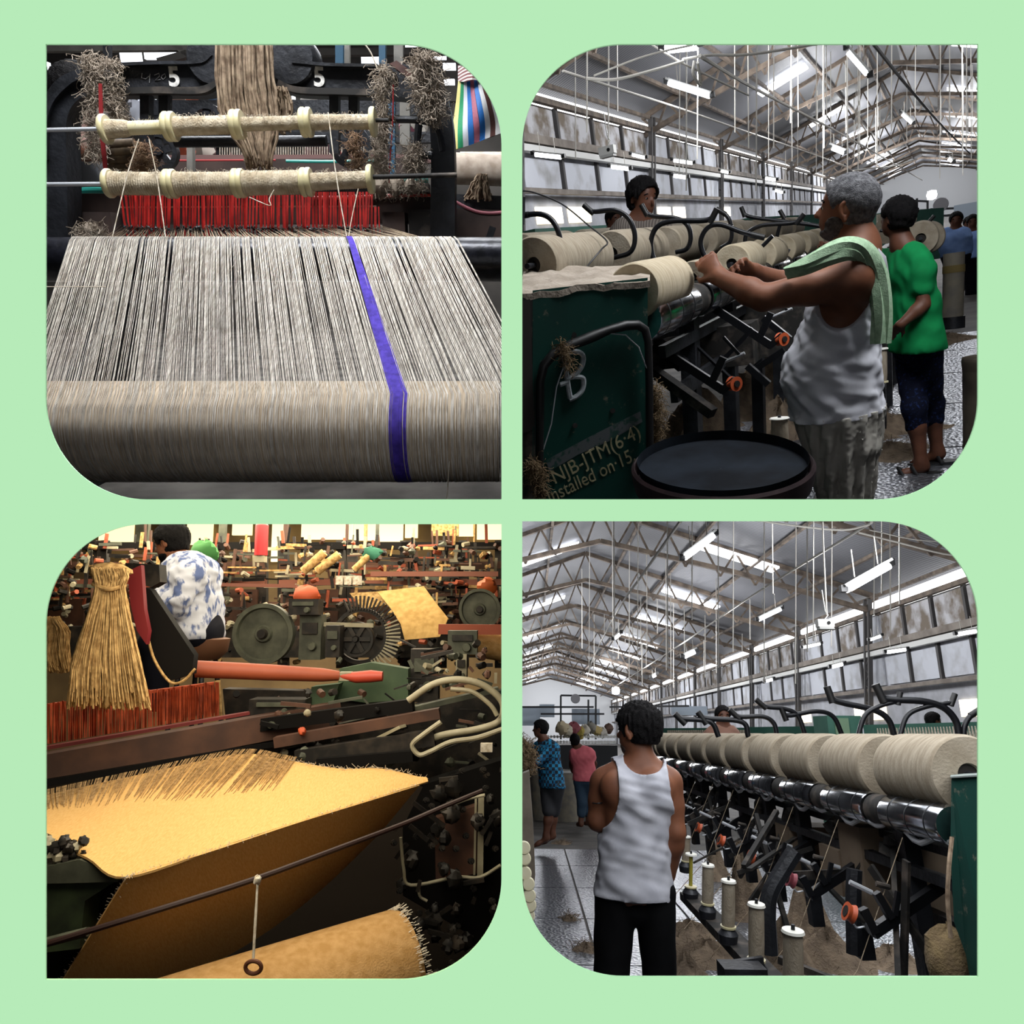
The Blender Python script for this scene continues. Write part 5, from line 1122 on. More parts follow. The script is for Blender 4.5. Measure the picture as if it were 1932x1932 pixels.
def mounds(q, fl, spots, where):
    for i, (px, py, r, h) in enumerate(spots):
        p = P(q, px, py, z=fl + h * .35); 
        if p.y < 0 or p.y > 30: continue
        rg = random.Random(i + 50); c = V(p.x, p.y, fl); mb = MB(); n = 26; rows = []
        for j in range(9):
            t = j / 8; row = []
            for k in range(n):
                a = 2 * math.pi * k / n; rr = r * (1.35 * t) * (1 + .16 * math.sin(3 * a + i) + .1 * math.sin(5 * a + 2 * i)); hh = h * (math.cos(t * math.pi) * .5 + .5) * (1 + .22 * math.sin(4 * a + 5 * t + i)) + rg.uniform(-.008, .012) * (1 if t < .95 else 0)
                row.append(c + V(rr * math.cos(a), rr * math.sin(a), max(hh, 0) if t < .99 else -.005))
            row.append(row[0]); rows.append(row)
        mb.grid(rows)
        for k in range(160):
            a = rg.uniform(0, 6.28); t = rg.random() ** .6; b = c + V(r * 1.2 * t * math.cos(a), r * 1.2 * t * math.sin(a), h * (math.cos(t * math.pi) * .5 + .5) * .95); d = Vector((rg.gauss(0, 1), rg.gauss(0, 1), rg.gauss(.3, .5))).normalized() * .035
            mb.tube([b, b + d + V(0, 0, .012), b + d * 2], .0012, 3, cap=False)
        px0 = int(px)
        mb.solo('jute_fluff', M_fluff, q, '%s heap of brown jute fluff on the %s floor %s' % (['broad', 'soft', 'tall', 'low', 'small', 'ragged', 'matted', 'loose', 'thick', 'flat', 'lumpy', 'wispy', 'wide'][i % 13], where, ['near the drum' if where == 'upper' else 'by the bobbins', 'under the machine', 'between machine legs', 'at the left', 'by the bobbin', 'behind the old man' if where == 'upper' else 'behind the man', 'near the sandals' if where == 'upper' else 'near the sack', 'in the aisle', 'by the boy' if where == 'upper' else 'at the back', 'in the middle', 'at the right', 'at the edge', 'at the front'][i % 13]), 'fluff', 'fluff heaps of the %s hall' % where)
top_right()
# ------------------------------------------------------------------ room 4 (lower right): the same kind of machine from the aisle
def bottom_right():
    q = 'BR'; fl = HB['floor']; ORD = ['first', 'second', 'third', 'fourth', 'fifth', 'sixth', 'seventh', 'eighth', 'ninth', 'tenth', 'eleventh', 'twelfth', 'thirteenth', 'fourteenth', 'fifteenth', 'sixteenth']
    c = P(q, 1765, 1457, y=2.42); SP = .485
    for i in range(13):
        cheese(q, V(c.x, c.y + i * SP, c.z), .112, .37, 'large jute package in the long row, %s from the green cabinet' % ORD[i], 'yarn packages of the lower hall')
    bed = thing('winding_machine', q, V(c.x, 3, fl), 'long dark winding machine frame in the lower hall', 'machine')
    r0 = P(q, 1745, 1546, y=2.36)
    for i in range(13):
        a = r0 + V(0, i * SP - .16, 0)
        d = MB().lathe(a, (0, 1, 0), [(0, .02), (0, .05), (.01, .053), (.35, .053), (.36, .05), (.36, .02)], 28).part('chrome_drum', M_chrome, bed)
        if i < 7:
            for k in range(3): MB().lathe(a + V(0, .06 + .11 * k, 0), (0, 1, 0), [(0, .0532), (.004, .0545), (.008, .0532)], 28, cap=False).part('drum_groove', MATS['groove_dark'], d)
        MB().lathe(a + V(0, .37, 0), (0, 1, 0), [(0, .02), (0, .048), (.1, .048), (.1, .02)], 18).part('drum_bearing', M_ironr, bed)
    w0 = P(q, 1792, 1590, y=2.2); pts = []
    for i in range(150):
        t = i * .04; ph = (t / SP) % 1; pts.append(w0 + V(0, t, .014 * math.sin(ph * 4 * math.pi) - .012 * math.sin(ph * 2 * math.pi)))
    MB().tube(pts, .0085, 8).part('wavy_rod', M_steel, bed)
    for dx, dz, w, h_ in ((.12, -.1, .05, .025), (.05, -.17, .03, .03), (.2, .02, .2, .12), (.16, -.33, .04, .04)):
        MB().bar(r0 + V(dx, -.1, dz), r0 + V(dx, 6.3, dz), w, h_).part('rail', M_iron, bed, smooth=False)
    for i in range(12):
        y_ = 2.62 + i * SP; MB().bar(V(r0.x + .06, y_, r0.z - .05), V(r0.x + .08, y_, r0.z - .55), .05, .06, up=(0, 1, 0)).part('hanger', M_iron, bed, smooth=False)
    for i, (pa) in enumerate(([(1500, 1605), (1478, 1640), (1455, 1680), (1448, 1720), (1452, 1800)], [(1612, 1640), (1610, 1700), (1612, 1800)])):
        MB().tube([P(q, a, b, y=2.9 - .2 * i) for a, b in (curve([V(a, b, 0) for a, b in pa], 4) and [(p.x, p.y) for p in curve([V(a, b, 0) for a, b in pa], 4)])], .03 if i == 0 else .026, 8).part('leg', M_iron, bed)
    rg = random.Random(77); ck = MB(); yl = MB()
    for i in range(11):
        y_ = 2.45 + i * SP
        for k in range(5):
            a = V(r0.x + rg.uniform(-.12, .2), y_ + rg.uniform(-.1, .3), r0.z - rg.uniform(.08, .25)); b = V(r0.x + rg.uniform(-.3, .1), y_ + rg.uniform(-.2, .3), r0.z - rg.uniform(.25, .55)); ck.bar(a, b, rg.uniform(.008, .022), rg.uniform(.008, .03))
        ck.blob(V(r0.x + .05, y_ + .24, r0.z - .12), .045, 8, .3, i, (1, 1, .8))
        yl.tube([V(r0.x - .03, y_, r0.z - .06), V(r0.x - .2, y_ + .02, r0.z - .42), V(r0.x - .45, y_ - .1, r0.z - .62)], .0016, 4)
    ck.part('linkage', M_ironr, bed, smooth=False, kind='stuff'); yl.part('yarn_end', M_jute, bed, kind='stuff')
    # tension brackets with pulleys
    pc = P(q, 1603, 1722, y=2.45); cols = ['#b5512c', '#a3505a', '#b5652c', '#b5512c', '#a85a30', '#b5512c', '#a3505a', '#b5652c', '#b5512c']
    b0 = thing('tension_bracket', q, pc - V(0, 0, .1), 'black bracket with orange pulley, nearest the green cabinet', 'bracket', 'tension brackets of the lower machine')
    T = lambda a, b, dy=0: P(q, 1603 + a, 1722 + b, y=2.45 + dy)
    MB().bar(T(42, 38), T(190, -62, .05), .028, .03).part('arm', M_bar, b0, smooth=False); MB().bar(T(24, -8), T(46, 38), .03, .024).part('arm_end', M_bar, b0, smooth=False)
    MB().bar(T(50, -38), T(78, 10), .026, .02).part('lever', M_bar, b0, smooth=False); MB().bar(T(85, 5), T(92, -40), .014, .014).part('lever', M_bar, b0, smooth=False)
    MB().tube([T(0, -58), T(42, -38)], .007, 8).part('rod', M_steel, b0); MB().tube([T(50, -55), T(75, -48)], .008, 8).part('rod', M_ironr, b0); MB().tube([T(90, -35), T(112, -28)], .007, 8).part('rod', M_steel, b0)
    ax = (T(30, 14) - T(0, 0)).normalized()
    MB().lathe(pc, ax, [(-.012, .006), (-.012, .027), (0, .022), (.012, .027), (.012, .006)], 24).part('pulley', mat('pulley_a', cols[0], .5), b0); MB().lathe(pc, ax, [(-.014, .003), (-.014, .016), (.006, .016), (.01, .012), (.045, .012), (.045, .003)], 14).part('pulley_hub', M_ironr, b0)
    MB().tube(curve([T(8, 22), T(14, 28), T(28, 26)], 4), .003, 5).part('hook', M_steel, b0)
    for i in range(1, 10):
        lab = 'black bracket with orange pulley, %s from the green cabinet' % ORD[i]
        d = dup(b0, q, pc - V(0, 0, .1) + V(0, i * SP * 1.05, 0), lab)
        if i in (1, 6):
            for ch in d.children:
                if ch.name.startswith('pulley') and 'hub' not in ch.name: ch.data = ch.data.copy(); ch.data.materials[0] = mat('pulley_pink', '#a3505a', .5)
            d['label'] = lab.replace('orange', 'pink')
    # spindle bobbins along the aisle
    b0 = P(q, 1428, 1812, y=2.55); up = upv(q, 1428, 1780, -10)
    for i, (px, py, H, r, y, full, lab) in enumerate(((1497, 1880, .17, .032, 2.35, True, 'nearest bobbin with a grey top, cut by the bottom edge'), (1427, 1813, .165, .028, 2.6, True, 'full brown bobbin standing second nearest'), (1374, 1750, .155, .027, 2.9, True, 'full brown bobbin left of the second nearest'), (1335, 1706, .145, .026, 3.2, True, 'full bobbin in the middle of the spindle row'), (1303, 1674, .135, .026, 3.5, False, 'empty yellow bobbin beside the man\'s elbow'), (1294, 1625, .12, .024, 4.1, True, 'far bobbin just right of the man\'s arm'))):
        p = P(q, px, py, y=y); t = bobbin(q, p, r, H, lab, 'bobbins of the lower machine', full=full, up=up)
        MB().lathe(p - up * .05, up, [(0, .01), (0, .03), (.03, .034), (.05, .02), (.05, .01)], 14).part('spindle_seat', M_iron, t)
    sb = thing('spindle_rail', q, P(q, 1440, 1850, y=2.5), 'dark rail the bobbins stand on at the bottom', 'rail')
    MB().bar(P(q, 1560, 1960, y=2.2), P(q, 1300, 1690, y=3.6), .08, .03).part('rail_bar', M_ironr, sb, smooth=False)
    MB().bar(P(q, 1362, 1826, y=2.5), P(q, 1440, 1815, y=2.5), .02, .03).part('arm', M_iron, sb, smooth=False); MB().bar(P(q, 1470, 1810, y=2.5), P(q, 1570, 1850, y=2.4), .02, .02).part('arm', M_ironr, sb, smooth=False)
    MB().box(P(q, 1400, 1838, y=2.45), (.12, .1, .05)).part('gear_case', M_iron, sb, smooth=False)
    # stacked bobbins cut by the left edge
    for i, (px, py) in enumerate(((988, 1600), (989, 1620), (990, 1648), (996, 1668), (998, 1690), (999, 1708), (996, 1728))):
        p = P(q, px, py, y=2.6); t = thing('bobbin', q, p - V(0, 0, .02), 'cream bobbin end at the left edge, %s from the top' % ORD[i], 'bobbin', 'bobbins stacked at the left edge')
        MB().lathe(p, (.3, -1, .1), [(-.1, .01), (-.1, .012), (-.01, .012), (-.01, .022), (.004, .022), (.008, .018), (.008, .003)], 18).part('flange', M_cream, t)
    pb = P(q, 994, 1650, y=2.8); MB().prism(pxl(q, [(984, 1460), (998, 1455), (1006, 1560), (1010, 1650), (1004, 1700), (984, 1760)], 2.8), (0, .12, 0)).solo('machine_edge', mat('dusty_side', '#5f564c', .9, c2='#7a7064', scale=12), q, 'dusty machine edge cut by the left border', 'machine')
    fuzz(q, [(985, 1395, 8), (992, 1420, 16), (990, 1450, 14)], 4.0, 120, .004, 40).solo('jute_tuft', M_tuft2, q, 'bundle of brown jute at the left border beside the plaid shirt', 'tuft')
    # green cabinet, sack
    cab = thing('green_cabinet', q, P(q, 1820, 1880, y=2.0), 'dark green machine cabinet at the right border', 'cabinet')
    fr = [P(q, 1795, 1466, y=2.15), P(q, 1880, 1462, y=2.0), P(q, 1880, 1900, y=2.0), P(q, 1840, 1900, y=2.1), P(q, 1822, 1800, y=2.12), P(q, 1800, 1740, y=2.14), P(q, 1793, 1600, y=2.15)]
    MB().prism(fr, P(q, 1840, 1600, y=2) * .12).part('body', M_cab, cab, smooth=False)
    MB().prism([P(q, 1793, 1468, y=2.14), P(q, 1882, 1463, y=1.99), P(q, 1882, 1456, y=2.25), P(q, 1796, 1460, y=2.4)], V(0, 0, .004)).part('top', mat('dusty_green_top', '#6f7a76', .8, c2='#8c938f', scale=20), cab, smooth=False)
    MB().tube(pxl(q, [(1796, 1580, 2.12), (1790, 1640, 2.1), (1788, 1700, 2.1), (1794, 1770, 2.1)], n=4), .006, 6).part('cord', M_hank, cab)
    sk = MB().blob(P(q, 1795, 1815, y=2.2), .075, 20, .12, 4, (.9, .7, 1.1)); sk.blob(P(q, 1790, 1785, y=2.2), .03, 12, .2, 7); sk.solo('jute_sack', mat('jute_sack', '#6b5a42', 1, c2='#83704f', scale=30, bump=.6, bscale=150), q, 'lumpy brown jute sack by the green cabinet foot', 'sack')
    # floor
    plates(q, fl, [(.02 + .84 * i, 2.3 + 1.24 * j) for i in range(4) for j in range(7) if not (i == 0 and j == 20)], 'lower')
    mounds(q, fl, [(1300, 1760, .22, .1), (1330, 1800, .25, .1), (1400, 1690, .12, .5), (1520, 1740, .2, .35), (1560, 1800, .25, .2), (1420, 1660, .12, .35), (1680, 1810, .2, .1), (1290, 1830, .12, .12), (1350, 1640, .12, .3), (1075, 1735, .06, .04), (1105, 1790, .09, .05), (1060, 1590, .1, .03), (1480, 1800, .2, .25)], 'lower')
    for i, (px, py, y, w, h_) in enumerate(((1640, 1640, 3.2, .3, .16), (1700, 1640, 3.0, .35, .3), (1560, 1600, 3.8, .4, .2), (1740, 1590, 3.3, .4, .12))):
        MB().box(P(q, px, py, y=y), (w, .2, h_)).solo('wooden_box', mat('tan_box', '#6b5c4c', .9, c2='#7d6d5b', scale=6), q, ['small', 'large', 'far', 'flat'][i] + ' dusty tan box behind the machine arms', 'box', 'boxes behind the machine')
    # handles above the packages
    for pts, r, lab in (([(1561, 1298), (1570, 1318), (1590, 1326), (1650, 1340), (1676, 1358), (1688, 1390)], .0115, 'thick curved handle with upright tip above the middle packages'), ([(1653, 1294), (1664, 1314), (1680, 1320), (1740, 1323), (1780, 1335), (1803, 1360), (1810, 1392)], .013, 'thickest curved handle above the nearest packages'), ([(1801, 1311), (1795, 1324), (1780, 1328), (1745, 1334), (1712, 1350), (1697, 1392)], .009, 'curved handle rising left at the nearest package'), ([(1850, 1338), (1830, 1352), (1820, 1370), (1818, 1392)], .01, 'curved handle cut by the right border'), ([(1698, 1308), (1692, 1322), (1660, 1332), (1632, 1350), (1618, 1392)], .009, 'slender curved handle leaning left beside the column'), ([(1428, 1321), (1445, 1333), (1480, 1337), (1505, 1350), (1520, 1390)], .009, 'curved handle left of the green cabinet row'), ([(1475, 1338), (1486, 1350), (1540, 1342), (1572, 1352), (1590, 1390)], .009, 'low curved handle above the fourth package'), ([(1378, 1340), (1395, 1352), (1440, 1352), (1460, 1365), (1466, 1390)], .009, 'far curved handle before the dark head'), ([(1318, 1345), (1332, 1355), (1400, 1362), (1412, 1390)], .01, 'farthest low handle above the row'), ([(1275, 1348), (1288, 1356), (1340, 1362), (1356, 1390)], .01, 'small handle near the man\'s ear')):
        t_ = {('.013'): 2.9}; yy = 2.95 if pts[0][0] > 1600 else (3.3 if pts[0][0] > 1540 else 4.2); handle(q, pts, r * yy / 2.95, lab, yy)
    # background frames along the wall
    M_pg = mat('pale_green_paint', '#2f5c4e', .6, c2='#3f6b5c', scale=3)
    for i, (xa, xb, ya, yb, y, lab) in enumerate(((1640, 1860, 1368, 1362, 9.0, 'far green spinning frame at the right'), (1425, 1560, 1372, 1370, 11, 'far green spinning frame in the middle'), (1255, 1420, 1374, 1373, 15, 'far green spinning frame behind the man'))):
        a, b = P(q, xa, ya, y=y + 1), P(q, xb, yb, y=y); f_ = thing('spinning_machine', q, V((a.x + b.x) / 2, y, fl), lab, 'machine', 'distant spinning frames of the lower hall')
        MB().bar(a - V(0, 0, .45), b - V(0, 0, .45), .3, .9).part('body', M_pg, f_, smooth=False); bb = MB()
        for k in range(40): p = lerp(a, b, (k + .5) / 40) + V(0, -.2, 0); bb.lathe(p - V(0, 0, .2), (0, 0, 1), [(0, .02), (0, .026), (.16, .02), (.16, .01)], 6)
        bb.part('bobbin_row', M_jutel, f_, kind='stuff'); MB().bar(a + V(0, -.18, -.24), b + V(0, -.18, -.24), .06, .03).part('bobbin_rail', M_white, f_, smooth=False)
    g = thing('green_bin', q, V(P(q, 1595, 1370, y=8).x, 8, fl), 'tall green machine housing behind the curved handles', 'housing'); a = P(q, 1560, 1350, y=8); b = P(q, 1624, 1350, y=8)
    MB().box(((a.x + b.x) / 2, 8.2, (a.z + fl) / 2), (b.x - a.x, .4, a.z - fl)).part('body', M_pg, g, smooth=False); MB().box(((a.x * .6 + b.x * .4), 7.99, a.z - .15), ((b.x - a.x) * .4, .02, .25)).part('door', mat('pale_door', '#6f8a6f', .7), g, smooth=False)
    # left background: dark machine, cans, scaffold
    for i, (px, py, y, r, H, lab) in enumerate(((1030, 1545, 6.0, .17, .62, 'grey metal can behind the plaid shirt man'), (1065, 1548, 6.2, .15, .6, 'second grey can between the two workers'), (1125, 1530, 7, .16, .7, 'grey can left of the man in vest'))):
        p = P(q, px, py, z=fl); r *= 1.7; H *= 1.35; cn = thing('metal_can', q, p, lab, 'can', 'cans of the lower hall'); MB().lathe(p, (0, 0, 1), [(0, .02), (0, r), (H, r), (H, r * .93), (H * .6, r * .9)], 24).part('shell', mat('can_grey', '#6f6a63', .7, c2='#87806f', scale=9), cn); MB().lathe(p + V(0, 0, H), (0, 0, 1), [(-.03, r), (-.03, r * 1.04), (.01, r * 1.04), (.01, r)], 24, cap=False).part('rim', M_tubeh, cn)
    dm = thing('dark_machine', q, P(q, 1100, 1480, y=8), 'dark machine with rows of bright studs behind the workers', 'machine')
    a, b = P(q, 1030, 1385, y=15), P(q, 1165, 1410, y=15); MB().box(((a.x + b.x) / 2, 15.2, (a.z + fl) / 2 - .1), (b.x - a.x, .4, a.z - fl - .2)).part('body', mat('machine_dark', '#26282b', .7), dm, smooth=False); st = MB()
    for k in range(44): st.lathe(P(q, 1034 + (k % 22) * 6, 1390 + (k // 22) * 10, y=14.95), (0, 1, 0), [(0, .005), (0, .03), (.06, .03), (.06, .005)], 6)
    st.part('stud', M_white, dm, kind='stuff')
    sc = thing('pipe_scaffold', q, P(q, 1090, 1400, y=30), 'thin dark pipe scaffold left of the man\'s head', 'scaffold')
    for a, b in (((1058, 1312), (1124, 1313)), ((1058, 1312), (1058, 1395)), ((1124, 1313), (1124, 1395)), ((1110, 1320), (1110, 1395)), ((985, 1334), (1120, 1334)), ((1020, 1347), (1140, 1347)), ((1150, 1334), (1300, 1332))):
        MB().bar(P(q, *a, y=30), P(q, *b, y=30), .07, .07).part('pipe', M_bar, sc, smooth=False)
    for i, (px, py, w, h_, lab) in enumerate(((1032, 1341, .6, .5, 'pale cabinet on the far left wall'), (1300, 1341, 1.4, .35, 'long pale blue tank far behind the man\'s head'), (1000, 1352, .8, .7, 'pale blue wall panel at the left border'), (1105, 1352, 1.1, .6, 'pale blue panel behind the scaffold'))):
        MB().box(P(q, px, py, y=31), (w, .3, h_)).solo('wall_cabinet', mat('pale_blue_grey', '#a7b4c2', .6), q, lab, 'cabinet')
    MB().lathe(P(q, 1086, 1318, y=29), (0, 1, 0), [(0, .05), (0, .17), (.1, .18), (.1, .05)], 20).solo('wall_fan', mat('fan_grey', '#77767a', .6), q, 'round grey fan inside the pipe scaffold', 'fan')
    rg = random.Random(21)
    for i in range(9):
        px = 1060 + i * 11; MB().blob(P(q, px, 1378 + rg.uniform(-6, 6), y=14.6 + i * .1), .09 + rg.uniform(0, .04), 10, .25, i).solo('sack_bundle', mat('bundle_%d' % i, ['#b8a98c', '#c4bca8', '#8c4a52', '#a8964a', '#c9c3b5', '#7d7a70', '#b5a06a', '#d0cac0', '#6a5248'][i], .9), q, ['tan', 'cream', 'dark red', 'ochre', 'pale', 'grey', 'straw coloured', 'whitish', 'brown'][i] + ' bundle heaped on the far machine', 'bundle', 'bundles on the far machine')
bottom_right()
def old_man():
    q = 'TR'; Y = 3.1
    J = lambda px, py, d=0.0: P(q, px, py, y=Y + d)
    u = (J(1600, 300) - J(1600, 500)).normalized(); fx = (J(1500, 400) - J(1600, 400)).normalized(); l0 = V(0, -1, 0)   # l0: toward the viewer
    f = (fx + V(0, .12, 0)).normalized(); pxm = (J(1600, 400) - J(1500, 400)).length / 100
    C = J(1597, 392); s = .222
    face, skull, K, l = head_parts(C, f, u, s)
    N = J(1622, 470); S = J(1602, 528); Mi = J(1588, 610); Be = J(1567, 700); Pe = J(1582, 775)
    tor = s_un([s_slab(J(1612, 505), S, .12, .06, .18, .1, l0), s_slab(S, Mi, .18, .105, .16, .112, l0), s_slab(Mi, Be, .16, .112, .165, .155, l0), s_slab(Be, Pe, .165, .155, .158, .138, l0)], .05)
    nk = s_cap(J(1612, 430), N, .058, .07)
    sl, el, wl = J(1606, 528, -.165), J(1440, 562, -.23), J(1358, 524, -.14)
    sr, er, wr = J(1588, 515, .16), J(1500, 540, .2), J(1425, 512, .06)
    arms = arm_parts(sl, el, wl, 1.05, (.066, .056, .043, .046, .03)) + arm_parts(sr, er, wr, 1, (.056, .048, .038, .04, .028))
    hl = hand_parts(wl, J(1330, 490, -.1) - wl, V(0, 1, -.3), 1.12, .75); hr = hand_parts(wr, J(1390, 498, 0) - wr, V(0, -1, -.4), 1.0, .8, -1)
    trap = [s_cap(J(1616, 462), lerp(sl, J(1610, 500), .3), .06, .07), s_cap(J(1612, 462), lerp(sr, J(1600, 500), .3), .06, .065), s_el(lerp(sl, S, .2), (.1, .085, .1), l0, u)]
    legs = [s_slab(Pe, J(1595, 905), .14, .12, .09, .05, l0)]
    body = s_un([s_un([tor, nk] + trap + legs, .04), s_un(arms, .02), s_un(hl, .006), s_un(hr, .006)], .022)
    body = s_un([body, face], .018)
    allp = [C + u * .13, J(1470, 700), J(1665, 700), wl, J(1300, 480, -.1), wr, J(1600, 952), sl - V(0, .08, 0), sr + V(0, .08, 0), J(1540, 400)]
    mb = solid(body, allp, .06, .0085)
    o = mb.solo('person', M_skin, q, 'grey haired man in white vest and dhoti reaching over the yarn machine', 'person', base=J(1598, 952))
    hair = s_and(hair_sdf(skull, K, s, f, u, .035, front=-.02, nape=-.3, wild=.004))
    solid(hair, [C - f * .14 + u * .16, C + f * .1 - u * .1, C + l * .11, C - l * .11], .04, .0055).part('hair', M_hairg, o)
    beard = s_and(s_wr(s_off(face, .007), .003, 90), s_un([s_el(K(.2, 0, -.42), (.2 * s, .16 * s, .15 * s), l, u), s_el(K(.1, .25, -.3), (.12 * s, .16 * s, .18 * s), l, u), s_el(K(.1, -.25, -.3), (.12 * s, .16 * s, .18 * s), l, u)], .02))
    solid(beard, [K(.35, 0, -.55), K(-.1, .3, 0), K(-.1, -.3, 0)], .03, .006).part('beard', mat('grey_black_beard', '#2a2625', .9, c2='#4a4644', scale=100), o)
    eyes(o, K, s, M_hairb); ears(o, K, s, l, u, M_skin)
    # vest
    hole = s_el(J(1585, 540, -.26), (.2, .125, .165), l0, u); hole2 = s_el(J(1585, 530, .27), (.2, .12, .16), l0, u)
    v = s_cut(s_wr(s_un([s_off(s_un([tor, legs[0]], .03), .014), s_slab(Be, J(1580, 800), .178, .165, .2, .172, l0)], .02), .0042, 52, u + fx * -.4, 3), hole, hole2, s_el(J(1618, 455), (.085, .1, .1), l0, u))
    v = s_and(v, s_pl(lerp(J(1570, 778), J(1570, 782), .5), -(u + fx * .06)), s_pl(J(1600, 478), u))
    solid(v, [J(1470, 700, -.2), J(1665, 790, .2), J(1620, 470)], .05, .008).part('vest', M_vest, o)
    st = lambda dy: MB().grid([[P(q, a - w, b, y=Y + d + dy), P(q, a + w, b, y=Y + d + dy)] for a, b, w, d in ((1640, 462, 10, -.03), (1660, 485, 12, -.06), (1668, 520, 10, -.06), (1664, 560, 8, -.04))], .008)
    st(-.0).part('vest_strap', M_vest, o)
    # dhoti
    d1 = s_slab(J(1582, 772), J(1597, 960), .186, .163, .15, .09, l0); fold = f * 1.0 + u * .35
    d0 = d1; c0 = A3(J(1590, 860)); fv, uv, lv = A3(fx), A3(u), np.array([0, -1.0, 0])
    def d1(p):
        q_ = p - c0; an = np.arctan2(q_ @ lv, q_ @ fv); h_ = q_ @ uv; return d0(p) + .0075 * np.sin(17 * an + 16 * h_) + .004 * np.sin(31 * an - 9 * h_ + 1)
    wr2 = s_wr(s_un([s_slab(J(1600, 775), J(1640, 835), .17, .09, .12, .04, l0), d1], .03), .002, 60, u, 8)
    solid(s_and(wr2, s_pl(J(1590, 948), -u), s_pl(J(1590, 768), u)), [J(1480, 780, -.2), J(1670, 950, .2)], .05, .008).part('dhoti', M_dhoti, o)
    # towel over the shoulder
    M_tow = mat('green_towel', '#a9c4a4', .95, c2='#8fab8c', scale=60, bump=.3, bscale=200, spec=.05)
    rows = []
    path = [(1483, 514, -.27, 6), (1520, 500, -.285, 11), (1560, 481, -.28, 14), (1598, 470, -.25, 17), (1628, 480, -.2, 19), (1648, 515, -.17, 19), (1657, 560, -.17, 18), (1661, 605, -.175, 16), (1662, 648, -.18, 14)]
    cv = curve([V(a, b, 0) for a, b, d, w in path], 5); dv = curve([V(d, w, 0) for a, b, d, w in path], 5)
    for i, (p, dw) in enumerate(zip(cv, dv)):
        t = cv[min(i + 1, len(cv) - 1)] - cv[max(i - 1, 0)]; nrm = V(-t.y, t.x, 0).normalized(); row = []
        for k in range(9):
            e = (k - 4) / 4; row.append(P(q, p.x + nrm.x * e * dw.y, p.y + nrm.y * e * dw.y, y=Y + dw.x + .02 * e * e + .008 * math.sin(e * 7 + i * .12)))
        rows.append(row)
    MB().grid(rows, -.014).part('towel', M_tow, o)
    return o
old_man()

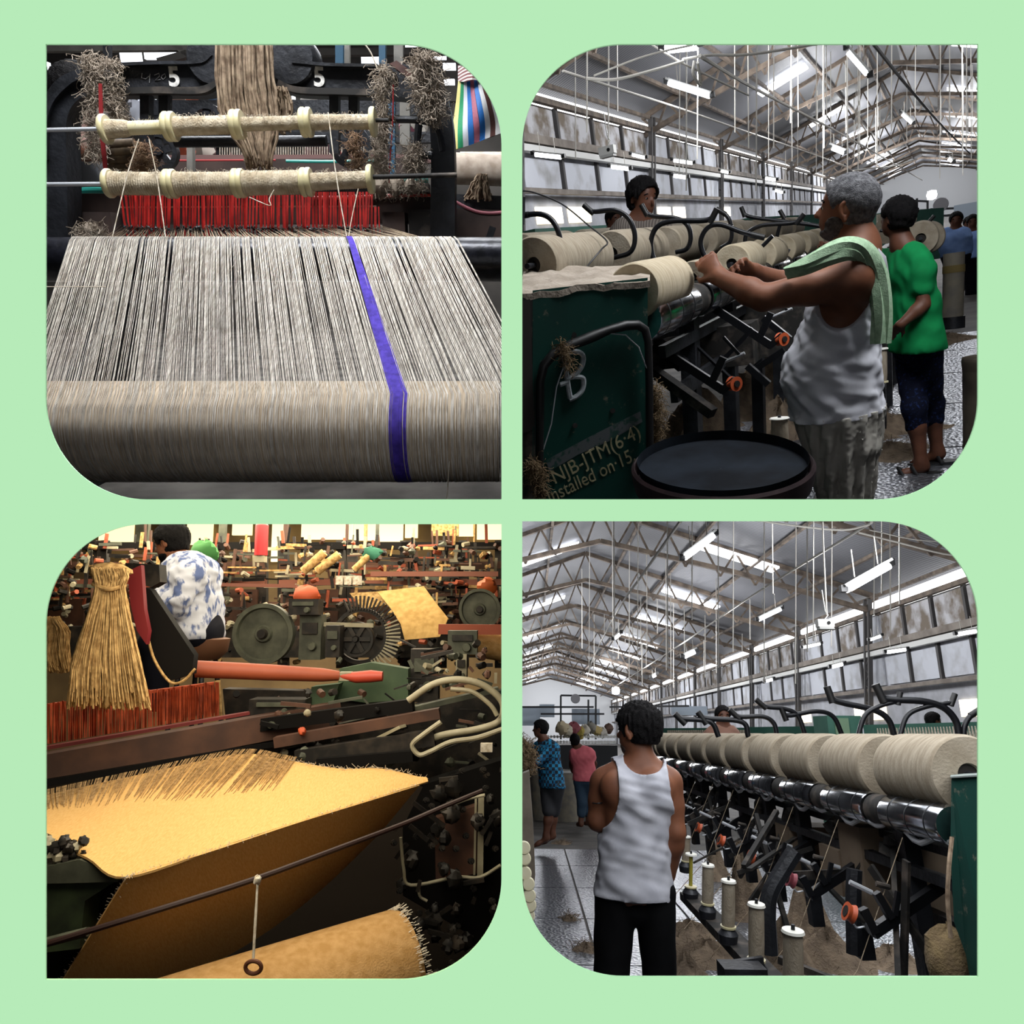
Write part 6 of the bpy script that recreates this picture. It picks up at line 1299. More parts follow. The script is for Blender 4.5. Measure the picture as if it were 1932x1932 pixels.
def figure(q, Y, name_label, joints, s=1.0, cloth=None, hgrid=.012, facing=(-1, 0), skin=None, hair=True, head_h=.222, extra=None, sleeves=0.5, shirt=None, pants=None, pant_end=.95, hair_thick=.06, shoes=None, wr=.004, hemdrop=0.06, torso=(.17, .1, .145, .095, .16, .105), hgrid_c=None, base=None, beard=False, wild=.012):
    """standing worker built from pixel joints (px, py, depth offset)"""
    skin = skin or M_skind
    J = lambda n: P(q, joints[n][0], joints[n][1], y=Y + (joints[n][2] if len(joints[n]) > 2 else 0))
    u = (P(q, joints['head'][0], joints['head'][1] - 50, y=Y) - P(q, joints['head'][0], joints['head'][1] + 50, y=Y)).normalized()
    hx = (P(q, joints['head'][0] + 50, joints['head'][1], y=Y) - P(q, joints['head'][0] - 50, joints['head'][1], y=Y)).normalized()
    f = (hx * facing[0] + V(0, 1, 0) * facing[1]).normalized(); C = J('head')
    face, skull, K, l = head_parts(C, f, u, head_h)
    lat = (J('sr') - J('sl')).normalized()
    w1, d1, w2, d2, w3, d3 = [k * s for k in torso]
    N, B, Pv = J('neck'), J('waist'), J('pelvis'); Ch = lerp(lerp(J('sl'), J('sr'), .5), B, .25)
    tor = s_un([s_slab(lerp(N, Ch, .45), Ch, w1 * .7, d1 * .7, w1, d1, lat), s_slab(Ch, B, w1, d1, w2, d2, lat), s_slab(B, Pv, w2, d2, w3, d3, lat)], .04)
    fs = [tor, s_cap(lerp(C, N, .45), N, .055 * s, .062 * s)]
    for a in ('sl', 'sr'): fs.append(s_cap(lerp(N, C, .1), lerp(J(a), N, .15), .05 * s, .056 * s))
    arm = []
    pts = [C + u * .14, N, Pv]
    for a, e, w, h_ in (('sl', 'el', 'wl', 'hl'), ('sr', 'er', 'wr', 'hr')):
        if e in joints:
            arm += arm_parts(J(a), J(e), J(w), s); pts += [J(a), J(e), J(w)]
            if h_ in joints: arm.append(s_un(hand_parts(J(w), J(h_) - J(w), V(.1, -.8, -.2), s * .98, .55, 1 if a == 'sl' else -1), .006)); pts.append(J(h_))
    leg = []
    for h_, k, a in (('pl', 'kl', 'al'), ('pr', 'kr', 'ar')):
        if k in joints:
            hp = lerp(Pv, Pv + lat * (.085 * s if h_ == 'pr' else -.085 * s), 1); leg.append((hp, J(k), J(a))); fs += leg_parts(hp, J(k), J(a), s); fs += foot_parts(J(a), f if 'toe' not in joints else J('toe') - J('heel'), s, u); pts += [J(k), J(a), J(a) - u * .08, J(a) + f * .18]
    body = s_un([s_un(fs, .03), s_un(arm, .018)], .02) if arm else s_un(fs, .03)
    body = s_un([body, face], .018)
    mb = solid(body, pts, .1, hgrid); o = mb.solo('person', skin, q, name_label, 'person', base=base or min([J(k) for k in ('al', 'ar', 'pelvis') if k in joints], key=lambda p: p.z))
    if hair: solid(hair_sdf(skull, K, head_h, f, u, hair_thick, nape=-.3, wild=wild), [C - f * .15 + u * .17, C + f * .14 - u * .1, C + l * .12, C - l * .12], .04, min(hgrid, .008)).part('hair', M_hairb, o)
    eyes(o, K, head_h, M_hairb)
    hc = hgrid_c or hgrid
    if shirt:
        sh = [s_off(tor, .014), s_un([s_cap(lerp(N, C, .02), lerp(J(a), N, .15), .052 * s, .066 * s) for a in ('sl', 'sr')], .03)]
        sh.append(s_slab(B, Pv - u * hemdrop, w2 + .014, d2 + .014, w3 + .026, d3 + .026, lat))
        for a, e, w in (('sl', 'el', 'wl'), ('sr', 'er', 'wr')):
            if e in joints and sleeves:
                end = lerp(J(a), J(e), min(sleeves, 1)); sh.append(s_cap(J(a), end, .064 * s, .06 * s)); ax = (J(e) - J(a)).normalized()
                if sleeves > 1: e2 = lerp(J(e), J(w), sleeves - 1); sh.append(s_cap(J(e), e2, .056 * s, .05 * s))
        sf = s_wr(s_un(sh, .025), wr, 36, u + lat * .3, 2)
        hem = Pv - u * hemdrop
        sf = s_and(sf, s_pl(hem, -u)); sf = s_cut(sf, s_el(lerp(C, N, .62), (.075, .075, .075), l, u))
        solid(sf, [hem, N + u * .03, J('sl'), J('sr')] + [J(k) for k in ('el', 'er', 'wl', 'wr') if k in joints], .12, hc).part('shirt', shirt, o)
    if pants:
        ps = [s_off(s_slab(lerp(B, Pv, .4), Pv, w2, d2, w3, d3, lat), .004)]
        for hp, k, a in leg:
            if pant_end < .5: e = lerp(hp, k, pant_end * 2); ps += [s_cap(hp, e, .1 * s, .085 * s)]
            else: e = lerp(k, a, (pant_end - .5) * 2); ps += [s_cap(hp, k, .1 * s, .075 * s), s_cap(k, e, .074 * s, .066 * s)]
        pf = s_wr(s_un(ps, .03), wr * .8, 40, lat, 4)
        solid(pf, [B, Pv] + [p for L_ in leg for p in L_], .14, hc).part('trousers', pants, o)
    return o, J, u, f, K
M_greent = mat('green_cotton', '#127d45', .85, c2='#0f6e3c', scale=12, spec=.1)
M_navy = mat('navy_pattern', '#0c1020', .85, c2='#1d2c55', scale=60, lo=.55, hi=.7, spec=.1)
M_greyt = mat('grey_striped_shirt', '#4d4743', .9, c2='#6b645e', kind='wave', scale=22, wave_dir='X', spec=.1)
M_blues = mat('light_blue_shirt', '#8dabe0', .85, c2='#7a98d0', scale=9, spec=.1)
M_darkp = mat('dark_trousers', '#12131c', .85, spec=.1)
def people_tr():
    q = 'TR'
    boy, J, u, f, K = figure(q, 4.7, 'boy in green shirt and navy shorts standing behind the old man', dict(head=(1692, 410), neck=(1702, 462), sl=(1688, 492, .1), sr=(1738, 492, -.1), el=(1640, 480, .25), wl=(1580, 470, .3), hl=(1552, 464, .3), er=(1742, 575, -.14), wr=(1700, 612, -.2), hr=(1685, 625, -.15), waist=(1726, 575), pelvis=(1730, 650), kl=(1725, 770, -.02), al=(1738, 872, -.04), kr=(1757, 760, .12), ar=(1768, 848, .14), toe=(1690, 893), heel=(1740, 880)), s=.86, facing=(-.75, .55), shirt=M_greent, pants=M_navy, pant_end=.66, sleeves=.62, hgrid=.011, head_h=.2, hemdrop=.03, torso=(.16, .1, .145, .1, .165, .12), wr=.0032)
    for i, (px, py, d) in enumerate(((1724, 892, -.06), (1770, 868, .12))):
        a = P(q, px, py, y=4.7 + d); dr = (P(q, px - 50, py + 6, y=4.7 + d) - P(q, px + 50, py - 2, y=4.7 + d)).normalized(); sd = dr.cross(u).normalized()
        sd_o = thing('sandal', q, a - u * .02, ['black strapped sandal on the boy\'s near foot', 'black sandal on the boy\'s far foot'][i], 'sandal', 'sandals of the boy')
        L = .15; o_ = []
        for k in range(20):
            t = 2 * math.pi * k / 20; o_.append(a + dr * (L * math.cos(t) + .01) + sd * (.042 * math.sin(t) * (1 + .15 * math.cos(t))) - u * .024)
        MB().prism(o_, u * .018).part('sole', M_rubber, sd_o)
        for k in (-.02, .05): MB().tube([a + dr * k + sd * .045 - u * .01, a + dr * (k + .03) + u * .035, a + dr * k - sd * .045 - u * .01], .011, 8).part('strap', M_rubber, sd_o)
    figure(q, 4.75, 'young man in grey shirt standing behind the handles', dict(head=(1213, 374), neck=(1208, 415), sl=(1172, 436, -.05), sr=(1250, 434, .1), waist=(1206, 520), pelvis=(1205, 560), el=(1165, 500, -.05), wl=(1190, 520, -.15), er=(1262, 490, 0), wr=(1290, 510, -.2)), s=1.0, facing=(.75, -.5), shirt=M_greyt, sleeves=.6, hgrid=.012, head_h=.225, hair_thick=.085, wr=.004, base=P(q, 1205, 580, y=4.75), torso=(.17, .1, .15, .1, .15, .1))
    pb = dict(head=(1804, 416), neck=(1803, 432), sl=(1781, 441), sr=(1822, 441), el=(1778, 462), wl=(1778, 476), er=(1826, 464), wr=(1826, 486), waist=(1803, 465), pelvis=(1803, 482), kl=(1798, 520), al=(1798, 552), kr=(1810, 520), ar=(1810, 552))
    figure(q, 13.0, 'man in light blue shirt walking in the far aisle', pb, s=1.05, facing=(0, -1), shirt=M_blues, pants=M_darkp, pant_end=.95, sleeves=1.8, hgrid=.022, head_h=.23, hemdrop=0)
    for i, (dx, dy, yy, lab) in enumerate(((31, 3, 14.5, 'woman in blue shirt at the right edge of the aisle'), (23, -2, 17.0, 'dark haired person behind the man in blue shirt'))):
        figure(q, yy, lab, {k: (803 + 1000 + dx + (v[0] - 1803) * (13 / yy) * 1.0, 420 + dy + 6 * i + (v[1] - 420) * (13 / yy) * (1.15 if i == 0 else 1)) for k, v in pb.items()}, s=1.0, facing=(0, -1), shirt=M_blues, pants=M_darkp, sleeves=.6, hgrid=.025, head_h=.22, hemdrop=0)
    figure(q, 7.2, 'man with dark hair half hidden behind the left packages', dict(head=(1158, 414), neck=(1157, 436), sl=(1142, 444), sr=(1172, 444), waist=(1157, 490), pelvis=(1157, 520)), s=.95, facing=(.8, -.5), shirt=mat('pale_shirt', '#a9adb5', .8), hgrid=.018, head_h=.19, hemdrop=0, base=P(q, 1157, 530, y=7.2))
people_tr()
def vest_man():
    q = 'BR'; Y = 3.35
    J = lambda px, py, d=0.0: P(q, px, py, y=Y + d)
    u = (J(1205, 1350) - J(1205, 1550)).normalized(); rx = (J(1300, 1500) - J(1200, 1500)).normalized()
    f = (-rx * .72 + V(0, 1, 0) * .62).normalized(); C = J(1203, 1376); s = .222
    face, skull, K, l = head_parts(C, f, u, s)
    N = J(1210, 1440); Ch = J(1202, 1500); B = J(1196, 1600); Pv = J(1196, 1668)
    tor = s_un([s_slab(J(1206, 1465), Ch, .12, .06, .155, .1, rx), s_slab(Ch, B, .155, .105, .118, .095, rx), s_slab(B, Pv, .118, .095, .132, .1, rx)], .04)
    nk = s_cap(J(1208, 1415), N, .054, .06)
    sl, el, wl = J(1138, 1478, .02), J(1127, 1548, .02), J(1160, 1560, .22)
    sr, er, wr = J(1262, 1478, .0), J(1274, 1570, -.01), J(1262, 1650, .06)
    fs = [tor, nk, s_cap(J(1196, 1448), lerp(sl, N, .12), .055, .062), s_cap(J(1222, 1448), lerp(sr, N, .12), .055, .062), s_el(J(1165, 1485, -.07), (.07, .04, .07), rx, u), s_el(J(1238, 1485, -.07), (.07, .04, .07), rx, u)]
    arms = arm_parts(sl, el, wl, 1.0, (.058, .05, .04, .042, .028)) + arm_parts(sr, er, wr, 1.0, (.058, .05, .041, .042, .028))
    hd = hand_parts(wr, J(1262, 1690, .08) - wr, V(-1, .3, 0), 1.0, .3); hl = hand_parts(wl, J(1200, 1550, .25) - wl, V(0, -1, 0), 1, .5)
    legs = []
    for kx, ax in ((1160, 1150), (1238, 1250)): legs += leg_parts(lerp(Pv, J(kx, 1670), .8), J(kx - 2 if kx < 1200 else kx + 4, 1830), J(ax, 1990), .95)
    body = s_un([s_un(fs + legs, .03), s_un(arms, .02), s_un(hd, .006), s_un(hl, .006)], .02); body = s_un([body, face], .018)
    mb = solid(body, [C + u * .13, sl, sr, el, er, J(1150, 2000), J(1260, 2000), wl, J(1262, 1720)], .1, .009)
    o = mb.solo('person', M_skin, q, 'man in white sleeveless vest and black trousers seen from behind', 'person', base=J(1200, 2000))
    solid(hair_sdf(skull, K, s, f, u, .06, front=.03, nape=-.27, wild=.014), [C - f * .16 + u * .18, C + f * .16 - u * .12, C + l * .13, C - l * .13], .04, .006).part('hair', M_hairb, o); eyes(o, K, s, M_hairb); ears(o, K, s, l, u, M_skin)
    stub = s_and(s_off(face, .004), s_el(K(.22, 0, -.4), (.25 * s, .2 * s, .15 * s), l, u)); solid(stub, [K(.45, .2, -.6), K(0, -.2, -.2)], .03, .006).part('stubble', mat('stubble', '#3a271f', .8), o)
    hole1 = s_el(J(1118, 1482, -.02), (.115, .2, .175), rx, u); hole2 = s_el(J(1292, 1474, -.02), (.085, .2, .16), rx, u)
    trapz = s_un([tor, s_cap(J(1196, 1448), lerp(sl, N, .12), .055, .062), s_cap(J(1222, 1448), lerp(sr, N, .12), .055, .062), fs[4], fs[5]], .03)
    v = s_cut(s_wr(s_off(trapz, .012), .0045, 44, u + rx * .5, 11), hole1, hole2, s_el(J(1212, 1432, 0), (.085, .2, .068), rx, u))
    v = s_and(v, s_pl(J(1196, 1693), -u)); flare = s_and(s_wr(s_slab(B, Pv - u * .1, .128, .105, .172, .14, rx), .0045, 44, u + rx * .4, 12), s_pl(J(1196, 1692), -u), s_pl(B, u))
    solid(s_un([v, flare], .02), [J(1120, 1440, -.15), J(1285, 1700, .15)], .06, .0075).part('vest', M_vest2, o)
    MB().tube(curve([J(1120, 1513, .08), J(1117, 1514, 0), J(1126, 1516, -.052), J(1140, 1514, -.04)], 4), .003, 6).part('armband', M_rubber, o)
    M_blackp = mat('black_trousers', '#060608', .8, spec=.15)
    ps = [s_slab(lerp(B, Pv, .2), lerp(B, Pv, .95), .125, .1, .134, .1, rx)]
    for kx, ax in ((1158, 1151), (1238, 1251)): ps += [s_cap(J(kx + (4 if kx < 1200 else -4), 1688), J(kx - 4 if kx < 1200 else kx + 6, 1830), .088, .068), s_cap(J(kx - 4 if kx < 1200 else kx + 6, 1830), J(ax, 1985), .068, .06)]
    ps.append(s_el(J(1197, 1712), (.07, .085, .07), rx, u))
    solid(s_wr(s_un(ps, .012), .002, 30, rx, 3), [B, J(1110, 1990), J(1280, 1990)], .1, .01).part('trousers', M_blackp, o)
vest_man()
def people_br():
    q = 'BR'
    # plaid
    M_pl = mat('teal_plaid', '#1c6f96', .85); nt = M_pl.node_tree; b = nt.nodes['Principled BSDF']; tc = nt.nodes.new('ShaderNodeTexCoord'); br = nt.nodes.new('ShaderNodeTexChecker'); br.inputs['Scale'].default_value = 26
    br.inputs['Color1'].default_value = srgb('#1f7ea8'); br.inputs['Color2'].default_value = srgb('#14202c'); mp = nt.nodes.new('ShaderNodeMapping'); nt.links.new(tc.outputs['Object'], mp.inputs[0]); nt.links.new(mp.outputs[0], br.inputs[0])
    ck = nt.nodes.new('ShaderNodeTexChecker'); ck.inputs['Scale'].default_value = 14; ck.inputs['Color1'].default_value = (1, 1, 1, 1); ck.inputs['Color2'].default_value = (.35, .5, .6, 1); nt.links.new(mp.outputs[0], ck.inputs[0]); mx = nt.nodes.new('ShaderNodeMix'); mx.data_type = 'RGBA'; mx.blend_type = 'MULTIPLY'; mx.inputs[0].default_value = 1
    nt.links.new(br.outputs[0], mx.inputs[6]); nt.links.new(ck.outputs[0], mx.inputs[7]); nt.links.new(mx.outputs[2], b.inputs['Base Color'])
    figure(q, 10.0, 'man in teal plaid shirt and dark shorts at the left border', dict(head=(1019, 1375), neck=(1026, 1396), sl=(1014, 1410, .1), sr=(1046, 1410, -.1), el=(1004, 1432, .12), wl=(990, 1446, 0), er=(1012, 1440, -.15), wr=(990, 1450, -.15), waist=(1038, 1450), pelvis=(1042, 1482), kl=(1036, 1534), al=(1030, 1576), kr=(1044, 1534, .1), ar=(1042, 1572, .1), toe=(1010, 1590), heel=(1030, 1580)), s=1.0, facing=(-.9, .1), shirt=M_pl, pants=mat('charcoal_shorts', '#232327', .85), pant_end=.46, sleeves=.9, hgrid=.015, head_h=.22, hemdrop=.03, wr=.003)
    figure(q, 12.0, 'person in pink shirt bending over in the far aisle', dict(head=(1084, 1398), neck=(1092, 1412), sl=(1082, 1420), sr=(1114, 1420, -.1), el=(1078, 1440, .2), wl=(1080, 1456, .3), er=(1122, 1440, .1), wr=(1118, 1456, .2), waist=(1102, 1450), pelvis=(1104, 1474), kl=(1098, 1514), al=(1096, 1550), kr=(1110, 1514, .1), ar=(1110, 1548, .1)), s=1.0, facing=(-.3, .9), shirt=mat('pink_cotton', '#d06a72', .85, c2='#bf5a64', scale=9), pants=mat('slate_blue_trousers', '#1d3346', .85), pant_end=.8, sleeves=.5, hgrid=.018, head_h=.2, hemdrop=0, wr=.003)
    figure(q, 9.5, 'person in red shirt behind the nearest packages', dict(head=(1762, 1360), neck=(1760, 1375), sl=(1748, 1384), sr=(1775, 1384), waist=(1760, 1420), pelvis=(1760, 1440)), s=1, facing=(.9, -.1), shirt=mat('red_cotton', '#b8404c', .85), hgrid=.02, head_h=.2, hemdrop=0, base=P(q, 1760, 1450, y=9.5))
    figure(q, 8.0, 'dark haired person looking over the far row', dict(head=(1364, 1352), neck=(1364, 1370), sl=(1348, 1382), sr=(1380, 1382), waist=(1364, 1420), pelvis=(1364, 1450)), s=1, facing=(0, -1), shirt=mat('brown_cotton', '#6a4a3c', .85), hgrid=.02, head_h=.21, hemdrop=0, base=P(q, 1364, 1455, y=8))
people_br()
# ------------------------------------------------------------------ room 3 (lower left): weaving loom under warm light
def bottom_left():
    q = 'BL'
    J = lambda px, py, y: P(q, px, py, y=y)
    M_cl = mat('golden_jute_cloth', '#c9a26a', .9, c2='#bd9459', scale=60, stretch=(6, 1, 1), bump=.25, bscale=240, spec=.08)
    M_rollc = mat('jute_roll_cloth', '#b58f5e', .9, c2='#a37d4c', scale=40, bump=.3, bscale=200, spec=.08)
    M_jg = mat('golden_jute', '#c2a06c', .95, c2='#8d6d44', scale=50, spec=.08)
    M_wp = mat('pale_warp', '#bd9c6c', .95, c2='#7d6038', scale=80)
    M_or = mat('orange_heddle', '#c4532a', .7, c2='#933818', scale=20)
    M_orb = mat('orange_beam', '#9c4a2c', .6, c2='#84391f', scale=5)
    M_bw = mat('brown_sley', '#3f271c', .7, c2='#5a3a29', scale=8)
    M_blk = mat('black_plate', '#0f0d0c', .7, spec=.12)
    M_oil = mat('oily_iron', '#1c1916', .55, .3, c2='#3a322a', scale=18, lo=.45, hi=.7)
    M_gg = mat('grey_green_iron', '#3d3f34', .6, .2, c2='#57594a', scale=14)
    M_grn = mat('dull_green_paint', '#34482f', .6, c2='#44573b', scale=10)
    M_wh = mat('pale_enamel', '#a39b82', .5, c2='#8a8169', scale=12)
    # --- cloth on the loom ---------------------------------------------------------------
    clo = thing('woven_cloth', q, J(440, 1700, 2.4), 'wide sheet of golden jute cloth stretched over the loom front', 'cloth')
    back = curve([V(20, 1518, 2.5), V(86, 1500, 2.55), V(260, 1462, 2.65), (V(450, 1423, 2.78)), V(545, 1435, 2.78), V(640, 1450, 2.76), V(720, 1450, 2.75), V(802, 1468, 2.7)], 6)
    front = curve([V(20, 1560, 2.25), V(92, 1585, 2.17), V(165, 1618, 2.1), V(237, 1654, 2.05), V(420, 1596, 2.2), V(560, 1550, 2.36), V(700, 1507, 2.52), V(808, 1474, 2.66)], 6)
    rows = []
    for k in range(15):
        t = k / 14; row = []
        for a, b in zip(back, front):
            p = lerp(a, b, t); y_ = p.z - .0; pt = J(p.x, p.y, y_); row.append(pt + V(0, 0, .008 * math.sin(t * math.pi)))
        rows.append(row)
    MB().grid(rows, -.006).part('sheet', M_cl, clo)
    # warp threads still open near the reed
    wt = MB(); rg = random.Random(9)
    for i in range(900):
        t = rg.random() * (len(back) - 2); j = int(t); a = lerp(back[j], back[j + 1], t - j); b = lerp(front[j], front[j + 1], t - j)
        if a.x > 560: continue
        e = rg.uniform(.12, .4); p0 = J(a.x, a.y - 3, a.z + .02) + V(0, 0, .012); q1 = lerp(a, b, e); p1 = J(q1.x, q1.y, q1.z) + V(0, 0, .01)
        wt.tube([p0, p1], .0009, 3)
    wt.part('warp_thread', M_wp, clo, kind='stuff')
    edge = [V(*p) for p in [(237, 1654, 2.05), (300, 1634, 2.1), (420, 1596, 2.2), (560, 1550, 2.36), (700, 1507, 2.52), (790, 1479, 2.64)]]
    low = [V(*p) for p in [(70, 1925, 2.22), (190, 1900, 2.3), (330, 1850, 2.42), (480, 1770, 2.56), (600, 1680, 2.7), (715, 1570, 2.78)]]
    E_, L_ = curve(edge, 8), curve(low, 8); rows = []
    for k in range(13):
        t = k / 12; rows.append([J(*(lerp(a, b, t))) + V(0, 0, 0) for a, b in zip(E_, L_)])
    MB().grid(rows, .006).part('front_fall', M_cl, clo)
    fz = MB()
    for i in range(150):
        t = rg.random() * (len(E_) - 1); p = lerp(E_[int(t)], E_[min(int(t) + 1, len(E_) - 1)], t % 1); a = J(*p) + V(0, -.002, .003); fz.tube([a, a + V(rg.gauss(0, .004), -.004, rg.uniform(-.014, .006))], .0006, 3)
    for seq in ([(237, 1654, 2.05), (215, 1700, 2.09), (190, 1745, 2.12), (150, 1805, 2.16), (110, 1860, 2.2)], [(545, 1434, 2.77), (640, 1449, 2.75), (720, 1449, 2.74), (802, 1467, 2.69)]):
        c = curve([V(*p) for p in seq], 10)
        for p in c:
            for k in range(5): a = J(*p); fz.tube([a, a + V(rg.gauss(0, .008), -.003, rg.gauss(.003, .006))], .0008, 3)
    fz.part('frayed_edge', M_jutel, clo, kind='stuff')
    MB().tube(pxl(q, [(60, 1790, 1.98), (150, 1762, 2.0), (300, 1716, 2.06), (480, 1659, 2.2), (640, 1600, 2.36), (760, 1555, 2.5), (830, 1525, 2.55), (910, 1492, 2.6)], n=4), .008, 8).solo('temple_rod', mat('dark_red_rod', '#2b1712', .5, .2), q, 'thin dark rod crossing before the hanging cloth', 'rod')
    cw = thing('cord_weight', q, J(478, 1838, 2.1), 'pale cord with a knotted ring hanging before the cloth', 'cord weight')
    MB().tube(pxl(q, [(486, 1662, 2.12), (484, 1700, 2.1), (480, 1770, 2.08), (478, 1808, 2.07)], n=4), [.003] * 5 + [.0036] * 8, 8).part('cord', M_jutel, cw)
    MB().tube(curve([J(478 + 15 * math.cos(a), 1825 + 12 * math.sin(a), 2.06) for a in [k * math.pi / 4 for k in range(8)]], 3, True), .0055, 8, closed=True).part('ring', mat('rusty_ring', '#5a3420', .6, .3), cw); MB().blob(J(486, 1660, 2.1), .011, 10, .3, 3).part('knot', M_jutel, cw)
    # --- rolled cloth at the bottom --------------------------------------------------------
    A = J(770, 1822, 2.42); B_ = J(230, 2010, 2.02); d = (B_ - A); Ln = d.length
    ro = thing('cloth_roll', q, J(560, 1950, 2.2), 'thick roll of finished jute cloth at the bottom', 'cloth roll')
    MB().lathe(A, d, [(0, .02), (.0, .13), (.008, .155), (.03, .163), (.2, .165), (Ln * .5, .166), (Ln, .166), (Ln, .02)], 56).part('roll', M_rollc, ro)
    fr = MB()
    ax = d.normalized(); uu, ww = perp(ax)
    for i in range(420):
        a = rg.uniform(0, 6.28); r_ = .163; p = A + ax * rg.uniform(.0, .03) + (uu * math.cos(a) + ww * math.sin(a)) * r_; fr.tube([p, p - ax * rg.uniform(.004, .022) + (uu * math.cos(a) + ww * math.sin(a)) * rg.uniform(-.004, .01)], .0008, 3)
    fr.part('frayed_end', M_jutel, ro, kind='stuff')
    # --- sley, reed and heddles --------------------------------------------------------------
    sl = thing('sley_beam', q, J(320, 1460, 2.95), 'dark brown sley beam slanting behind the cloth', 'beam')
    MB().bar(J(10, 1462, 2.7), J(640, 1346, 3.25), .07, .1).part('beam', M_bw, sl, smooth=False); MB().bar(J(10, 1490, 2.66), J(560, 1395, 3.15), .04, .022).part('lower_rail', M_blk, sl, smooth=False); MB().bar(J(10, 1424, 2.74), J(470, 1345, 3.15), .03, .012).part('red_strip', mat('dull_red_strip', '#6b1d1a', .6), sl, smooth=False)
    hd = thing('heddle_harness', q, J(250, 1400, 3.0), 'orange red heddle strips standing behind the sley beam', 'heddles')
    hs = MB(); x = 40.0
    while x < 412:
        t = (x - 40) / 372; y_ = lerp(2.85, 3.25, t); top = lerp(1334, 1287, t) + rg.uniform(-3, 3); bot = lerp(1412, 1350, t); w = rg.uniform(2.2, 4.5)
        hs.grid([[J(x - w / 2, b, y_ + rg.uniform(-.01, .01)), J(x + w / 2, b, y_)] for b in (top, (top + bot) / 2, bot)], .002); x += w + rg.uniform(.3, 2.0)
    hs.part('heddle', M_or, hd, kind='stuff', smooth=False)
    MB().prism([J(300, 1305, 3.2), J(408, 1290, 3.3), J(408, 1345, 3.3), J(300, 1362, 3.2)], V(0, .02, 0)).part('end_board', M_orb, hd, smooth=False)
    MB().bar(J(20, 1340, 2.9), J(412, 1288, 3.3), .02, .012).part('top_bar', M_or, hd, smooth=False); MB().bar(J(410, 1284, 3.28), J(414, 1352, 3.28), .02, .02, up=(0, 1, 0)).part('end_post', M_jg, hd, smooth=False)
    # --- big hank, strap, plates ------------------------------------------------------------
    hk = thing('jute_tassel', q, J(205, 1340, 2.62), 'huge golden jute tassel tied at the top', 'tassel')
    strands(q, [(205, 1072, 34), (209, 1090, 33), (207, 1108, 26), (204, 1170, 42), (200, 1250, 66), (206, 1340, 80)], 2.6, 1300, .0024, 11, .9, 10, 4, dy=.07).part('strand', M_jg, hk, kind='stuff')
    MB().blob(J(206, 1078, 2.6), .055, 16, .12, 5, (1.25, .9, .55)).part('tied_top', M_jg, hk)
    MB().tube(curve([J(176, 1102, 2.55), J(205, 1112, 2.52), J(238, 1104, 2.55)], 4), .008, 8).part('tie', M_jg, hk)
    strands(q, [(95, 1165, 14), (105, 1190, 28), (100, 1230, 30), (110, 1270, 26)], 2.9, 320, .0026, 12, 1.1, 7, 4, dy=.05).solo('jute_tassel', M_jg, q, 'golden yarn bundle at the left border', 'tassel')
    MB().prism(pxl(q, [(240, 1078), (266, 1066), (272, 1150), (280, 1190), (276, 1216), (258, 1190), (246, 1140)], 2.72), (0, .025, 0)).solo('red_strap', mat('maroon_strap', '#6b1218', .6), q, 'maroon strap right of the huge tassel', 'strap')
    MB().prism(pxl(q, [(272, 1108), (284, 1112), (330, 1182), (366, 1236), (362, 1272), (322, 1284), (292, 1240), (274, 1180)], 2.8), (0, .04, 0)).solo('black_plate', M_blk, q, 'slanted black iron plate behind the maroon strap', 'plate')
    MB().tube(pxl(q, [(278, 1200), (292, 1246), (320, 1286), (345, 1285), (368, 1262)], 2.78, 5), .005, 6).solo('rope_edge', M_jg, q, 'pale rope curling under the black plate', 'rope')
    MB().prism(pxl(q, [(236, 1062), (300, 1065), (302, 1098), (285, 1108), (262, 1102), (240, 1090)], 2.85), (0, .06, 0)).solo('machine_casing', M_oil, q, 'dark brown machine head between tassel and man', 'machine')
    # --- levers and wheels in the middle ------------------------------------------------------
    rb = thing('picking_stick', q, J(550, 1300, 3.1), 'long orange red wooden stick pointing right in mid loom', 'stick')
    a, b = J(370, 1262, 3.05), J(640, 1275, 3.2); MB().tube([a, lerp(a, b, .5), lerp(a, b, .88), b], [.034, .033, .028, .02], 12).part('shaft', M_orb, rb); MB().tube([b, J(672, 1278, 3.2), J(700, 1276, 3.2), J(722, 1276, 3.2)], [.012, .024, .026, .02], 12).part('tip', mat('red_tip', '#b3402a', .5), rb); MB().box(lerp(a, b, 1.05), (.05, .04, .035)).part('sleeve', M_wh, rb, smooth=False)
    def disc(c, y, r, lab, m, spokes=0, nm='flywheel'):
        p = J(*c, y); g = thing(nm, q, p - V(0, 0, r), lab, 'wheel'); dr = (0, 1, 0)
        MB().lathe(p, dr, [(0, .01), (-.004, r * .25), (.012, r * .3), (.012, r * .82), (-.008, r * .86), (-.008, r), (.04, r), (.04, .01)], 44).part('rim', m, g); MB().lathe(p + V(0, -.03, 0), dr, [(0, .004), (0, r * .14), (.05, r * .2), (.05, .004)], 18).part('hub', M_oil, g)
        for k in range(spokes): t_ = k * 2 * math.pi / spokes; MB().bar(p + V(math.cos(t_) * r * .2, -.004, math.sin(t_) * r * .2), p + V(math.cos(t_) * r * .84, -.004, math.sin(t_) * r * .84), .02, .012, up=(0, 1, 0)).part('spoke', M_oil, g, smooth=False)
        return g
    disc((496, 1196), 3.6, .145, 'large grey green flywheel right of the man', M_gg)
    disc((672, 1206), 3.7, .085, 'small dark gear inside the ratchet fan', M_oil, 6)
    fan = thing('ratchet_fan', q, J(690, 1250, 3.75), 'dark fan of comb teeth around the small gear', 'gear')
